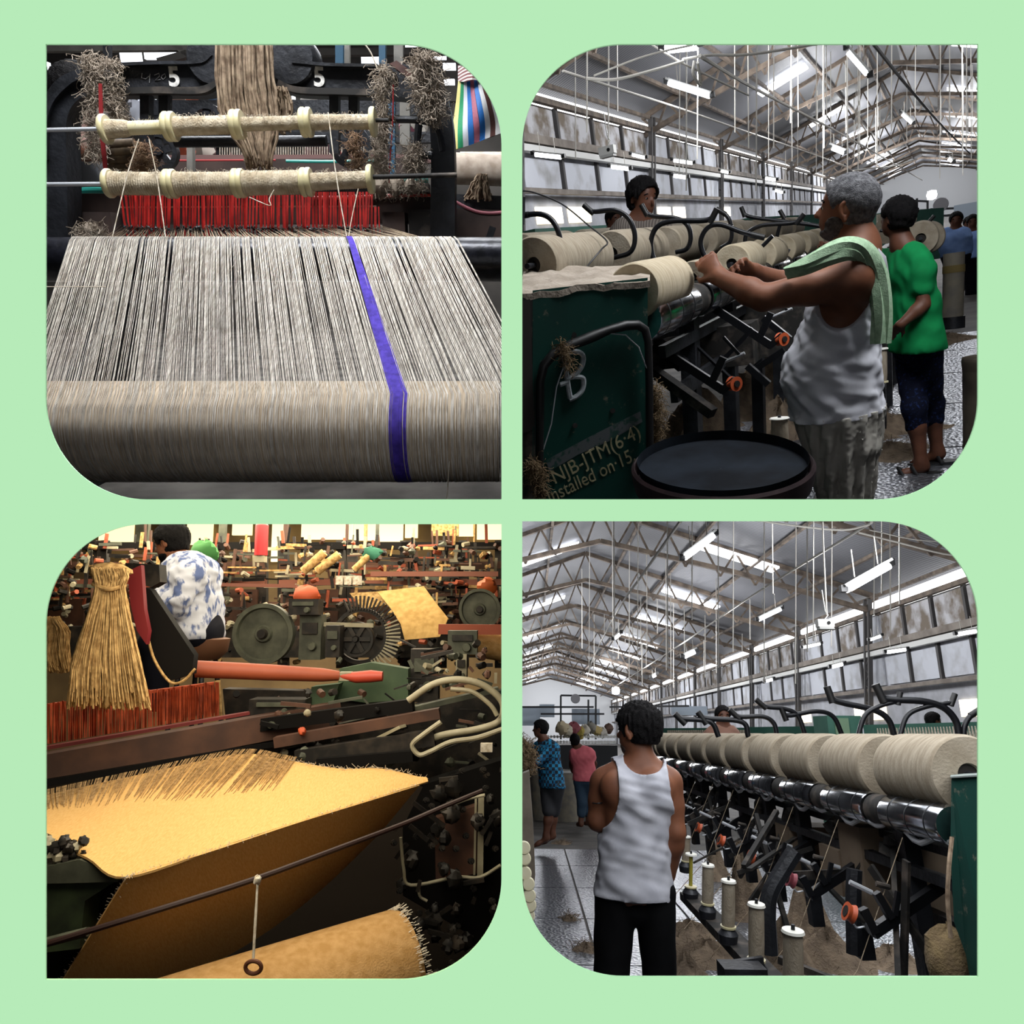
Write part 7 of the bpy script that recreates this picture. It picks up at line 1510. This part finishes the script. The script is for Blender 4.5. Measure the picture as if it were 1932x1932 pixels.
    for k in range(30):
        t_ = math.radians(-55 + k * 6.2); c = J(680, 1200, 3.75); e = V(math.sin(t_ + .5), 0, math.cos(t_ + .5)); MB().bar(c + e * .13, c + e * .2, .007, .02, up=(0, 1, 0)).part('tooth', M_wh if k > 14 else M_oil, fan, smooth=False)
    cc = J(680, 1200, 3.76); MB().lathe(cc, (0, 1, 0), [(0, .12), (0, .14), (.03, .14), (.03, .12), (0, .12)], 40, cap=False).part('rim', M_oil, fan); MB().bar(J(612, 1178, 3.7), J(705, 1180, 3.7), .03, .02).part('bar', M_wh, fan, smooth=False)
    for i, (pts, y, lab) in enumerate((([(640, 1262), (700, 1250), (770, 1262), (770, 1320), (690, 1326), (636, 1318)], 3.35, 'green machine cover right of the stick'), ([(588, 1296), (640, 1290), (628, 1326), (600, 1336), (580, 1332)], 3.25, 'small green cover below the stick'))):
        MB().prism(pxl(q, pts, y), (0, .08, 0)).solo('green_cover', M_grn, q, lab, 'cover')
    for i, (x0, y0, x1, y1, y, m, lab) in enumerate(((775, 1225, 826, 1325, 3.5, M_oil, 'dark arched machine post right of the green cover'), (845, 1190, 900, 1235, 3.5, M_gg, 'grey green gearbox under the right red beam'), (566, 1160, 604, 1245, 3.65, M_gg, 'mottled grey bracket between wheel and fan'), (545, 1130, 600, 1160, 3.6, M_oil, 'dark cross block above the mottled bracket'), (615, 1180, 640, 1240, 3.6, M_oil, 'dark square block left of the small gear'), (860, 1235, 880, 1290, 3.45, M_wh, 'short pale spindle under the gearbox'), (470, 1320, 575, 1350, 3.15, M_oil, 'dark lump of machinery under the stick'))):
        a, b = J(x0, y0, y), J(x1, y1, y); w, h_ = abs(b.x - a.x), abs(b.z - a.z); c = V((a.x + b.x) / 2, y + .05, (a.z + b.z) / 2)
        t = thing('machine_block', q, c - V(0, 0, h_ / 2), lab, 'machine'); MB().box(c, (w, .1, h_)).part('body', m, t, smooth=False); MB().box(c + V(0, -.055, h_ * .2), (w * .7, .02, h_ * .25)).part('plate', M_oil if m is not M_oil else M_gg, t, smooth=False); MB().lathe(c + V(w * .15, -.06, -h_ * .2), (0, -1, 0), [(0, .003), (0, min(w, h_) * .2), (.02, min(w, h_) * .16), (.02, .003)], 12).part('boss', M_gg, t)
    # white curved handle at right
    wh = thing('curved_guard', q, J(860, 1400, 2.95), 'large pale curved guard bar at the right border', 'guard')
    MB().tube(pxl(q, [(770, 1322), (815, 1292), (860, 1282), (905, 1290), (938, 1312), (950, 1335), (940, 1362), (900, 1376), (850, 1384), (820, 1392), (795, 1408)], 2.95, 5), .0135, 10).part('outer_bar', M_wh, wh)
    MB().tube(pxl(q, [(850, 1300), (890, 1305), (925, 1330), (938, 1350)], 2.93, 5), .009, 8).part('inner_bar', M_wh, wh); MB().tube(pxl(q, [(950, 1375), (900, 1392), (850, 1400), (812, 1418), (790, 1424), (778, 1405), (800, 1385), (832, 1362)], 2.9, 5), .0095, 8).part('lower_bar', M_wh, wh); MB().box(J(918, 1410, 2.88), (.045, .03, .03)).part('clip', M_jutel, wh, smooth=False)
    # dark machinery: side of the loom at right and under the cloth
    rg2 = random.Random(31)
    side = thing('oily_machinery', q, J(860, 1700, 2.9), 'dark oily machinery filling the right side of the loom', 'machine')
    MB().prism(pxl(q, [(760, 1560), (800, 1480), (960, 1430), (960, 1860), (900, 1860), (880, 1760), (760, 1690)], 3.0), (0, .1, 0)).part('side_plate', M_blk, side, smooth=False)
    MB().prism(pxl(q, [(820, 1545), (900, 1520), (902, 1648), (822, 1660)], 2.92), (0, .05, 0)).part('brown_box', M_bw, side, smooth=False); MB().bar(J(908, 1500, 2.9), J(906, 1655, 2.9), .022, .02, up=(0, 1, 0)).part('pale_post', M_wh, side, smooth=False); MB().bar(J(898, 1500, 2.9), J(895, 1650, 2.9), .008, .01, up=(0, 1, 0)).part('pale_post', M_wh, side, smooth=False)
    for k in range(90):
        x, y_ = rg2.uniform(740, 945), rg2.uniform(1440, 1840)
        if x < 800 and y_ < 1560: continue
        dp = 2.9 - rg2.random() * .12; p = J(x, y_, dp); k_ = k % 3
        if k_ == 0: MB().bar(p, J(x + rg2.uniform(-60, 60), y_ + rg2.uniform(-45, 30), dp), .012, .014).part('bar', M_oil, side, smooth=False)
        elif k_ == 1: MB().blob(p, rg2.uniform(.015, .035), 9, .3, k).part('grease_lump', M_oil, side)
        else: MB().lathe(p, (.4, -1, .3), [(0, .003), (0, .011), (.02, .011), (.02, .006), (.03, .006), (.03, .002)], 8).part('nut', M_oil, side)
    MB().tube(pxl(q, [(756, 1580), (762, 1640), (775, 1670), (860, 1655), (905, 1655), (945, 1632)], 2.84, 5), .006, 8).part('pipe', M_wh, side); MB().tube(pxl(q, [(790, 1665), (792, 1690), (806, 1700)], 2.84, 5), .005, 8).part('pipe', M_wh, side)
    MB().tube(pxl(q, [(830, 1528), (880, 1508), (915, 1500)], 2.84, 4), .006, 8).part('pipe', M_wh, side)
    # mechanism between sley and cloth (right of the cloth)
    mech = thing('loom_mechanism', q, J(660, 1420, 3.0), 'dark blurred lever mechanism above the cloth edge', 'machine')
    for k, (a, b, w, m) in enumerate((((430, 1375, 3.1), (780, 1330, 3.05), .05, M_blk), ((520, 1400, 3.0), (830, 1345, 3.0), .04, M_bw), ((560, 1430, 2.95), (820, 1390, 2.95), .06, M_oil), ((600, 1440, 2.92), (780, 1425, 2.92), .04, M_blk), ((640, 1370, 3.1), (940, 1300, 3.2), .02, M_gg), ((700, 1400, 3.0), (760, 1370, 2.95), .012, M_wh))):
        MB().bar(J(*a), J(*b), .05, w).part('lever', m, mech, smooth=False)
    for x, y_, r, m in ((570, 1380, .016, M_or), (580, 1345, .014, M_wh), (575, 1425, .03, M_gg), (640, 1350, .02, M_oil)): MB().blob(J(x, y_, 2.95), r, 10, .15, int(x)).part('knob', m, mech)
    for m, cnt, nm in ((M_oil, 40, 'dark_fittings'), (M_gg, 26, 'grey_fittings'), (M_wh, 16, 'pale_fittings'), (M_bw, 26, 'brown_fittings'), (M_blk, 24, 'black_fittings')):
        g = MB()
        for k in range(cnt):
            xx, yy = rg2.uniform(430, 935), rg2.uniform(1300, 1445)
            if k % 3 == 0: xx, yy = rg2.uniform(770, 935), rg2.uniform(1215, 1300)
            p = J(xx, yy, 3.0 + rg2.uniform(0, .3))
            if k % 2: g.bar(p, p + V(rg2.uniform(-.14, .04), 0, rg2.uniform(-.04, .05)), rg2.uniform(.006, .014), rg2.uniform(.006, .016))
            elif k % 4: g.blob(p, rg2.uniform(.008, .02), 7, .3, k)
            else: g.lathe(p, V(rg2.uniform(-1, 1), -.8, rg2.uniform(-.4, .4)), [(0, .003), (0, .014), (.03, .014), (.03, .003)], 9)
        g.part(nm, m, mech, kind='stuff')
    MB().prism(pxl(q, [(420, 1300), (640, 1305), (780, 1330), (960, 1300), (960, 1480), (820, 1490), (700, 1460), (430, 1400)], 3.4), (0, .08, 0)).part('back_plate', M_oil, mech, smooth=False)
    # left corner machine
    lc = thing('corner_machine', q, J(150, 1800, 2.1), 'dark green machine corner at the lower left border', 'machine')
    MB().prism(pxl(q, [(60, 1662), (150, 1655), (222, 1660), (160, 1700), (150, 1790), (60, 1800)], 2.12), (0, .12, 0)).part('body', mat('dark_green_oil', '#1d2416', .6, c2='#39452a', scale=12), lc, smooth=False); MB().prism(pxl(q, [(60, 1640), (150, 1622), (225, 1648), (222, 1664), (60, 1668)], 2.1), (0, .03, 0)).part('top_plate', M_gg, lc, smooth=False)
    for k in range(16): MB().blob(J(rg2.uniform(86, 165), rg2.uniform(1585, 1630), 2.12), rg2.uniform(.008, .018), 8, .3, k).part('bolt', M_oil if k % 3 else M_wh, lc)
    MB().prism(pxl(q, [(150, 1700), (222, 1662), (205, 1720), (170, 1770), (148, 1790)], 2.2), (0, .1, 0)).part('dark_panel', M_blk, lc, smooth=False); MB().tube(pxl(q, [(60, 1785), (110, 1772), (165, 1758)], 2.02, 3), .012, 8).part('pipe', M_gg, lc); MB().prism(pxl(q, [(60, 1790), (170, 1765), (120, 1850), (60, 1900)], 2.3), (0, .1, 0)).part('dark_panel', M_blk, lc, smooth=False)
    # dark floor
    fz_ = J(480, 1960, 2.6).z
    MB().add([(-4, 1.4, fz_), (1, 1.4, fz_), (1, 8.0, fz_), (-4, 8.0, fz_)], [(0, 1, 2, 3)]).clip(q).solo('floor', mat('dark_oily_floor', '#14100d', .95, spec=.03), q, 'dark floor under the weaving loom', kind='structure', smooth=False)
    # --- background shop -------------------------------------------------------------------
    wy = 8.0
    MB().add([J(-300, 900, wy), J(1300, 900, wy), J(1300, 1500, wy), J(-300, 1500, wy)], [(0, 1, 2, 3)]).clip(q).solo('wall_back', mat('tan_shop_wall', '#8a7350', .9, c2='#6e5a40', scale=2), q, 'tan wall at the back of the weaving shed', kind='structure', smooth=False)
    M_wy = mat('yellow_daylight', '#fff6d8', .5, emit='#ffeeb0', power=1.5)
    for i, (x0, y0, x1, y1) in enumerate(((190, 985, 250, 1030), (355, 985, 400, 1028), (440, 985, 475, 1010), (515, 985, 535, 1060), (570, 985, 665, 1018), (668, 985, 712, 1020), (716, 985, 760, 1022), (765, 985, 788, 1015), (862, 985, 895, 1012), (900, 985, 946, 1018))):
        a, b = J(x0, y0, 7.9), J(x1, y1, 7.9); a.z = min(a.z, 10); MB().box(((a.x + b.x) / 2, 7.9, (a.z + b.z) / 2), (abs(b.x - a.x), .04, abs(b.z - a.z))).solo('window_%d' % (i + 1), M_wy, q, 'yellow daylight window at the back of the shed', kind='structure', smooth=False)
    # far loom rows built from beams, posts, rolls
    cut = lambda x: min(x, 955)
    names = ['far left', 'left', 'centre left', 'centre', 'centre right', 'right', 'far right']
    for i, x in enumerate((120, 250, 440, 590, 720, 820, 888)):
        lmx = thing('background_loom', q, J(x, 1130, 5.2), 'cluttered background loom, %s of the row' % names[i], 'loom', 'background looms of the weaving shed')
        MB().bar(J(x - 62, 1030, 5.2), J(cut(x + 62), 1030, 5.2), .05, .05).part('top_beam', M_blk, lmx, smooth=False); MB().bar(J(x - 62, 1068, 5.1), J(cut(x + 62), 1066, 5.1), .05, .05).part('mid_beam', M_bw, lmx, smooth=False); MB().bar(J(x - 62, 1100, 5.0), J(cut(x + 62), 1098, 5.0), .05, .04).part('low_beam', mat('rose_beam', '#8a5340', .6), lmx, smooth=False)
        for s_ in (-55, 55): MB().bar(J(min(x + s_, 948), 1020, 5.25), J(min(x + s_, 948), 1260, 5.25), .07, .05, up=(0, 1, 0)).part('post', M_oil, lmx, smooth=False)
        MB().box(J(x, 1150, 5.3), (.4, .2, .28)).part('body', M_bw, lmx, smooth=False); MB().box(J(x, 1210, 5.0), (.42, .2, .2)).part('body', M_oil, lmx, smooth=False)
        for m, cnt, nm in ((M_oil, 34, 'dark_fittings'), (M_bw, 26, 'brown_fittings'), (M_orb, 16, 'rusty_fittings'), (M_wh, 22, 'pale_fittings'), (M_jg, 18, 'yarn_scraps'), (M_blk, 26, 'black_fittings'), (M_gg, 14, 'grey_fittings')):
            g = MB()
            for k in range(cnt):
                xx = x + rg2.uniform(-64, 64); xx = min(xx, 950); p = J(xx, rg2.uniform(1024, 1150) if k % 4 else rg2.uniform(1150, 1250), 4.95 + rg2.uniform(-.15, .1))
                if k % 4 == 1: g.bar(p, p + V(rg2.uniform(-.22, -.05), 0, rg2.uniform(-.006, .006)), rg2.uniform(.008, .02), rg2.uniform(.008, .024))
                elif k % 4 == 3: g.bar(p, p + V(rg2.uniform(-.015, .015), 0, rg2.uniform(.04, .14)), rg2.uniform(.008, .02), rg2.uniform(.008, .02), up=(0, 1, 0))
                elif k % 5 == 0: g.blob(p, rg2.uniform(.01, .026), 7, .3, k)
                else: g.lathe(p, V(rg2.uniform(-1, 1), -.6, rg2.uniform(-.4, .4)), [(0, .003), (0, .016), (.05, .016), (.05, .003)], 7)
            g.part(nm, m, lmx, kind='stuff')
    # particular things in the background
    for i, (a, b, r, lab) in enumerate((((572, 1078), (612, 1042), .028, 'left of two tan cloth rolls leaning in the background'), ((598, 1078), (640, 1046), .028, 'right of two tan cloth rolls leaning in the background'), ((668, 1075), (700, 1045), .022, 'short tan roll right of the two leaning rolls'))):
        A_, B2 = J(*a, 4.7), J(*b, 4.7); t = thing('leaning_roll', q, A_, lab, 'cloth roll', 'leaning cloth rolls'); MB().lathe(A_, B2 - A_, [(0, .004), (0, r), ((B2 - A_).length, r), ((B2 - A_).length, .004)], 16).part('cloth', M_jg, t); MB().lathe(A_ - (B2 - A_) * .05, B2 - A_, [(0, .002), (0, r * .3), ((B2 - A_).length * 1.1, r * .3), ((B2 - A_).length * 1.1, .002)], 8).part('core', M_wh, t)
    ex = J(492, 1020, 4.6); t = thing('fire_extinguisher', q, J(492, 1052, 4.6), 'bright red cylinder standing upright at the back', 'cylinder'); H = (J(492, 985, 4.6) - J(492, 1048, 4.6)).length
    MB().lathe(J(492, 1048, 4.6), (0, 0, 1), [(0, .01), (0, .04), (H * .9, .04), (H, .02), (H, .005)], 18).part('body', mat('fire_red', '#b3161c', .4), t); MB().box(J(492, 1055, 4.6), (.06, .06, .04)).part('foot', M_wh, t, smooth=False)
    MB().blob(J(386, 1042, 4.4), .085, 14, .15, 4, (1, .6, .8)).solo('green_bundle', mat('bright_green_cloth', '#3d7a3c', .8), q, 'green cloth bundle right behind the man\'s neck', 'bundle')
    MB().blob(J(702, 1044, 4.7), .05, 12, .25, 6, (1.1, .6, .8)).solo('green_bundle', mat('teal_green_cloth', '#1d5a44', .8), q, 'dark green bundle beside the leaning rolls', 'bundle')
    MB().blob(J(578, 1125, 4.4), .085, 14, .12, 8, (1, .6, .75)).solo('orange_cover', mat('orange_paint', '#b34a20', .6), q, 'orange rounded cover above the mottled bracket', 'cover')
    MB().blob(J(920, 1105, 4.6), .06, 14, .2, 9, (1, .6, .8)).solo('orange_cover', mat('orange_paint2', '#b3531f', .6), q, 'orange cover at the right border', 'cover')
    for i, x in enumerate((642, 658, 674)): MB().box(J(x, 1095, 4.6), (.045, .06, .055)).solo('pale_block', M_jutel, q, ['left', 'middle', 'right'][i] + ' of three cream blocks on the far beam', 'block', 'cream blocks')
    MB().bar(J(700, 1083, 4.5), J(940, 1083, 4.5), .03, .03).solo('rose_rail', MATS['rose_beam'], q, 'long rose coloured rail at the upper right', 'rail'); MB().bar(J(828, 1187, 3.8), J(965, 1188, 3.8), .05, .05).solo('orange_rail', M_orb, q, 'orange red rail at the right border', 'rail'); MB().bar(J(412, 1103, 4.3), J(560, 1106, 4.3), .02, .02).solo('rose_rail', MATS['rose_beam'], q, 'thin rose rail right of the man\'s back', 'rail')
    bc = thing('far_cloth', q, J(790, 1210, 3.9), 'strip of yellow cloth hanging on a far loom', 'cloth')
    r1 = [[J(lerp(712, 800, t), lerp(1118, 1108, t), 4.1) for t in (0, .25, .5, .75, 1)], [J(lerp(738, 822, t), lerp(1150, 1138, t), 4.0) for t in (0, .25, .5, .75, 1)], [J(lerp(756, 846, t), lerp(1178, 1168, t), 3.92) for t in (0, .25, .5, .75, 1)], [J(lerp(764, 830, t), lerp(1208, 1202, t), 3.9) for t in (0, .25, .5, .75, 1)]]
    MB().grid(r1, .008).part('sheet', mat('yellow_cloth', '#cfa868', .9, c2='#b58f50', scale=30), bc); MB().grid([[J(660, 1120, 4.15), J(712, 1117, 4.15)], [J(685, 1150, 4.1), J(730, 1142, 4.1)]], .006).part('warp_strip', M_jg, bc)
    disc((905, 1150), 4.3, .12, 'grey arched wheel right of the far cloth strip', M_gg)
    MB().lathe(J(890, 1212, 3.9), J(965, 1225, 3.9) - J(890, 1212, 3.9), [(0, .01), (0, .07), (.18, .07), (.18, .01)], 20).solo('tan_roll', M_rollc, q, 'tan cloth roll at the right border below the orange rail', 'cloth roll')
    for i, (x, y_, w, h_) in enumerate(((460, 1040, .1, .12), (840, 1000, .22, .1), (420, 1010, .05, .2), (540, 1000, .03, .25), (690, 1005, .02, .2), (712, 1005, .02, .2), (655, 1000, .015, .2), (895, 1000, .015, .2), (270, 1000, .1, .2))):
        MB().box(J(x, y_, 6.0), (w, .05, h_)).solo('shed_post', [M_bw, M_jg, M_gg][i % 3], q, ['brown', 'tan', 'grey green'][i % 3] + ' upright before the back windows, ' + ['near the extinguisher', 'at upper right', 'behind the man', 'centre left', 'centre', 'right of centre', 'left of centre', 'far right', 'left of the head'][i], 'post')
bottom_left()
def bl_man():
    q = 'BL'; Y = 3.9
    J = lambda px, py, d=0.0: P(q, px, py, y=Y + d)
    M_pr = mat('printed_shirt', '#c3c6d2', .85, c2='#5c6a94', scale=26, lo=.5, hi=.6, stretch=(1, 1, .5), spec=.1)
    u = (J(330, 950) - J(330, 1100)).normalized(); rx = (J(400, 1100) - J(300, 1100)).normalized(); f = (-rx + V(0, .1, 0) - u * .25).normalized(); u2 = (u - rx * .25).normalized()
    C = J(322, 1024); s = .2
    face, skull, K, l = head_parts(C, f, u2, s)
    N = J(342, 1060); Ch = J(362, 1090); B = J(368, 1150); Pv = J(372, 1190)
    tor = s_un([s_slab(J(348, 1066), Ch, .12, .06, .17, .11, V(0, 1, 0)), s_slab(Ch, B, .17, .115, .15, .105, V(0, 1, 0)), s_slab(B, Pv, .15, .105, .16, .12, V(0, 1, 0))], .04)
    sl, el, wl = J(362, 1082, -.15), J(335, 1140, -.2), J(295, 1125, -.18); sr, er, wr = J(350, 1082, .15), J(320, 1130, .2), J(285, 1120, .1)
    arms = arm_parts(sl, el, wl, .95) + arm_parts(sr, er, wr, .95); legs = leg_parts(J(368, 1195, -.08), J(290, 1215, -.1), J(295, 1330, -.08), .95) + leg_parts(J(368, 1195, .08), J(285, 1212, .12), J(290, 1325, .12), .95)
    body = s_un([s_un([tor, s_cap(J(332, 1045), N, .05, .058), s_cap(N, lerp(sl, N, .2), .05, .058), s_cap(N, lerp(sr, N, .2), .05, .058)] + legs, .03), s_un(arms, .02), s_un(hand_parts(wl, J(270, 1118, -.15) - wl, V(0, .3, -1), .95, .5), .006), s_un(hand_parts(wr, J(262, 1112, .1) - wr, V(0, .3, -1), .95, .5, -1), .006)], .02)
    body = s_un([body, face], .018)
    o = solid(body, [C + u * .13, sl, sr, wl, wr, Pv, J(250, 1340), J(400, 1340)], .12, .011).solo('person', M_skin, q, 'seated weaver in a white and blue printed shirt seen from behind', 'person', base=J(370, 1240))
    solid(hair_sdf(skull, K, s, f, u2, .07, nape=-.3, wild=.012), [C - f * .16 + u * .18, C + f * .14 - u * .1, C + V(0, .14, 0), C - V(0, .14, 0)], .04, .0075).part('hair', M_hairb, o); eyes(o, K, s, M_hairb)
    solid(s_and(s_off(face, .006), s_el(K(.15, 0, -.38), (.3 * s, .25 * s, .2 * s), l, u2)), [K(.4, .3, -.6), K(-.1, -.3, -.1)], .03, .008).part('beard', M_hairb, o)
    sh = s_un([s_off(tor, .014), s_cap(sl, el, .066, .06), s_cap(sr, er, .066, .06), s_cap(el, lerp(el, wl, .75), .057, .05), s_cap(N, lerp(sl, N, .2), .056, .068), s_cap(N, lerp(sr, N, .2), .056, .068), s_slab(B, J(372, 1192), .165, .12, .18, .14, V(0, 1, 0))], .03)
    sh = s_and(s_cut(s_wr(sh, .006, 30, u + rx * .6, 6), s_el(lerp(C, N, .7), (.07, .07, .07), l, u)), s_pl(J(372, 1206), -u))
    solid(sh, [J(280, 1060, -.25), J(415, 1200, .25)], .06, .01).part('shirt', M_pr, o)
    ps = s_un([s_off(s_slab(lerp(B, Pv, .5), Pv, .155, .108, .16, .12, V(0, 1, 0)), .008), s_cap(J(368, 1195, -.08), J(290, 1215, -.1), .09, .07), s_cap(J(368, 1195, .08), J(285, 1212, .12), .09, .07), s_cap(J(290, 1215, -.1), J(295, 1320, -.08), .07, .06), s_cap(J(285, 1212, .12), J(290, 1320, .12), .07, .06)], .03)
    solid(ps, [J(270, 1180, -.2), J(400, 1330, .2)], .08, .012).part('trousers', M_darkp, o)
    st = thing('stool', q, J(375, 1330, 0), 'round brown seat the weaver sits on', 'stool'); c = J(376, 1222)
    MB().lathe(c, (0, 0, 1), [(-.06, .02), (-.06, .1), (-.02, .14), (.045, .15), (.05, .13), (.05, .02)], 28).part('seat', mat('brown_leather', '#6a4630', .6), st)
    for a in (.5, 2.1, 3.7, 5.3): MB().tube([c + V(.08 * math.cos(a), .08 * math.sin(a), -.05), c + V(.13 * math.cos(a), .13 * math.sin(a), -.42)], .013, 8).part('leg', M_iron, st)
bl_man()
def tl_man():
    q = 'TL'; Y = 3.3
    J = lambda px, py, d=0.0: P(q, px, py, y=Y + d)
    u = V(0, 0, 1); rx = V(1, 0, 0)
    tor = s_un([s_slab(J(150, 205), J(158, 240), .1, .07, .15, .1, V(0, 1, 0)), s_slab(J(158, 240), J(160, 320), .15, .1, .14, .11, V(0, 1, 0)), s_slab(J(160, 320), J(165, 400), .14, .11, .15, .12, V(0, 1, 0))], .04)
    f = (rx + V(0, .2, 0)).normalized(); C = J(152, 180); face, skull, K, l = head_parts(C, f, u, .22)
    arm = arm_parts(J(165, 235, -.14), J(135, 275, -.2), J(205, 292, -.2), 1.05)
    o = solid(s_un([tor, s_cap(J(150, 195), J(152, 225), .055, .06), face, s_un(arm, .02), s_un(hand_parts(J(205, 292, -.2), V(1, 0, -.05), V(0, .3, -1), 1, .5), .006)], .025), [J(110, 150), J(235, 400), J(160, 200, .25), J(160, 200, -.3)], .08, .013).solo('person', M_skind, q, 'weaver in grey vest half hidden behind the left loom post', 'person', base=J(160, 420))
    solid(hair_sdf(skull, K, .22, f, u, .06, wild=.012), [C - V(.15, .15, .1), C + V(.15, .15, .17)], .03, .009).part('hair', M_hairb, o)
    solid(s_and(s_cut(s_off(tor, .012), s_el(J(165, 232, -.2), (.12, .12, .12), rx, u)), s_pl(J(150, 212), u)), [J(120, 210, -.15), J(200, 420, .15)], .08, .012).part('vest', mat('grey_vest', '#55575c', .9), o)
tl_man()
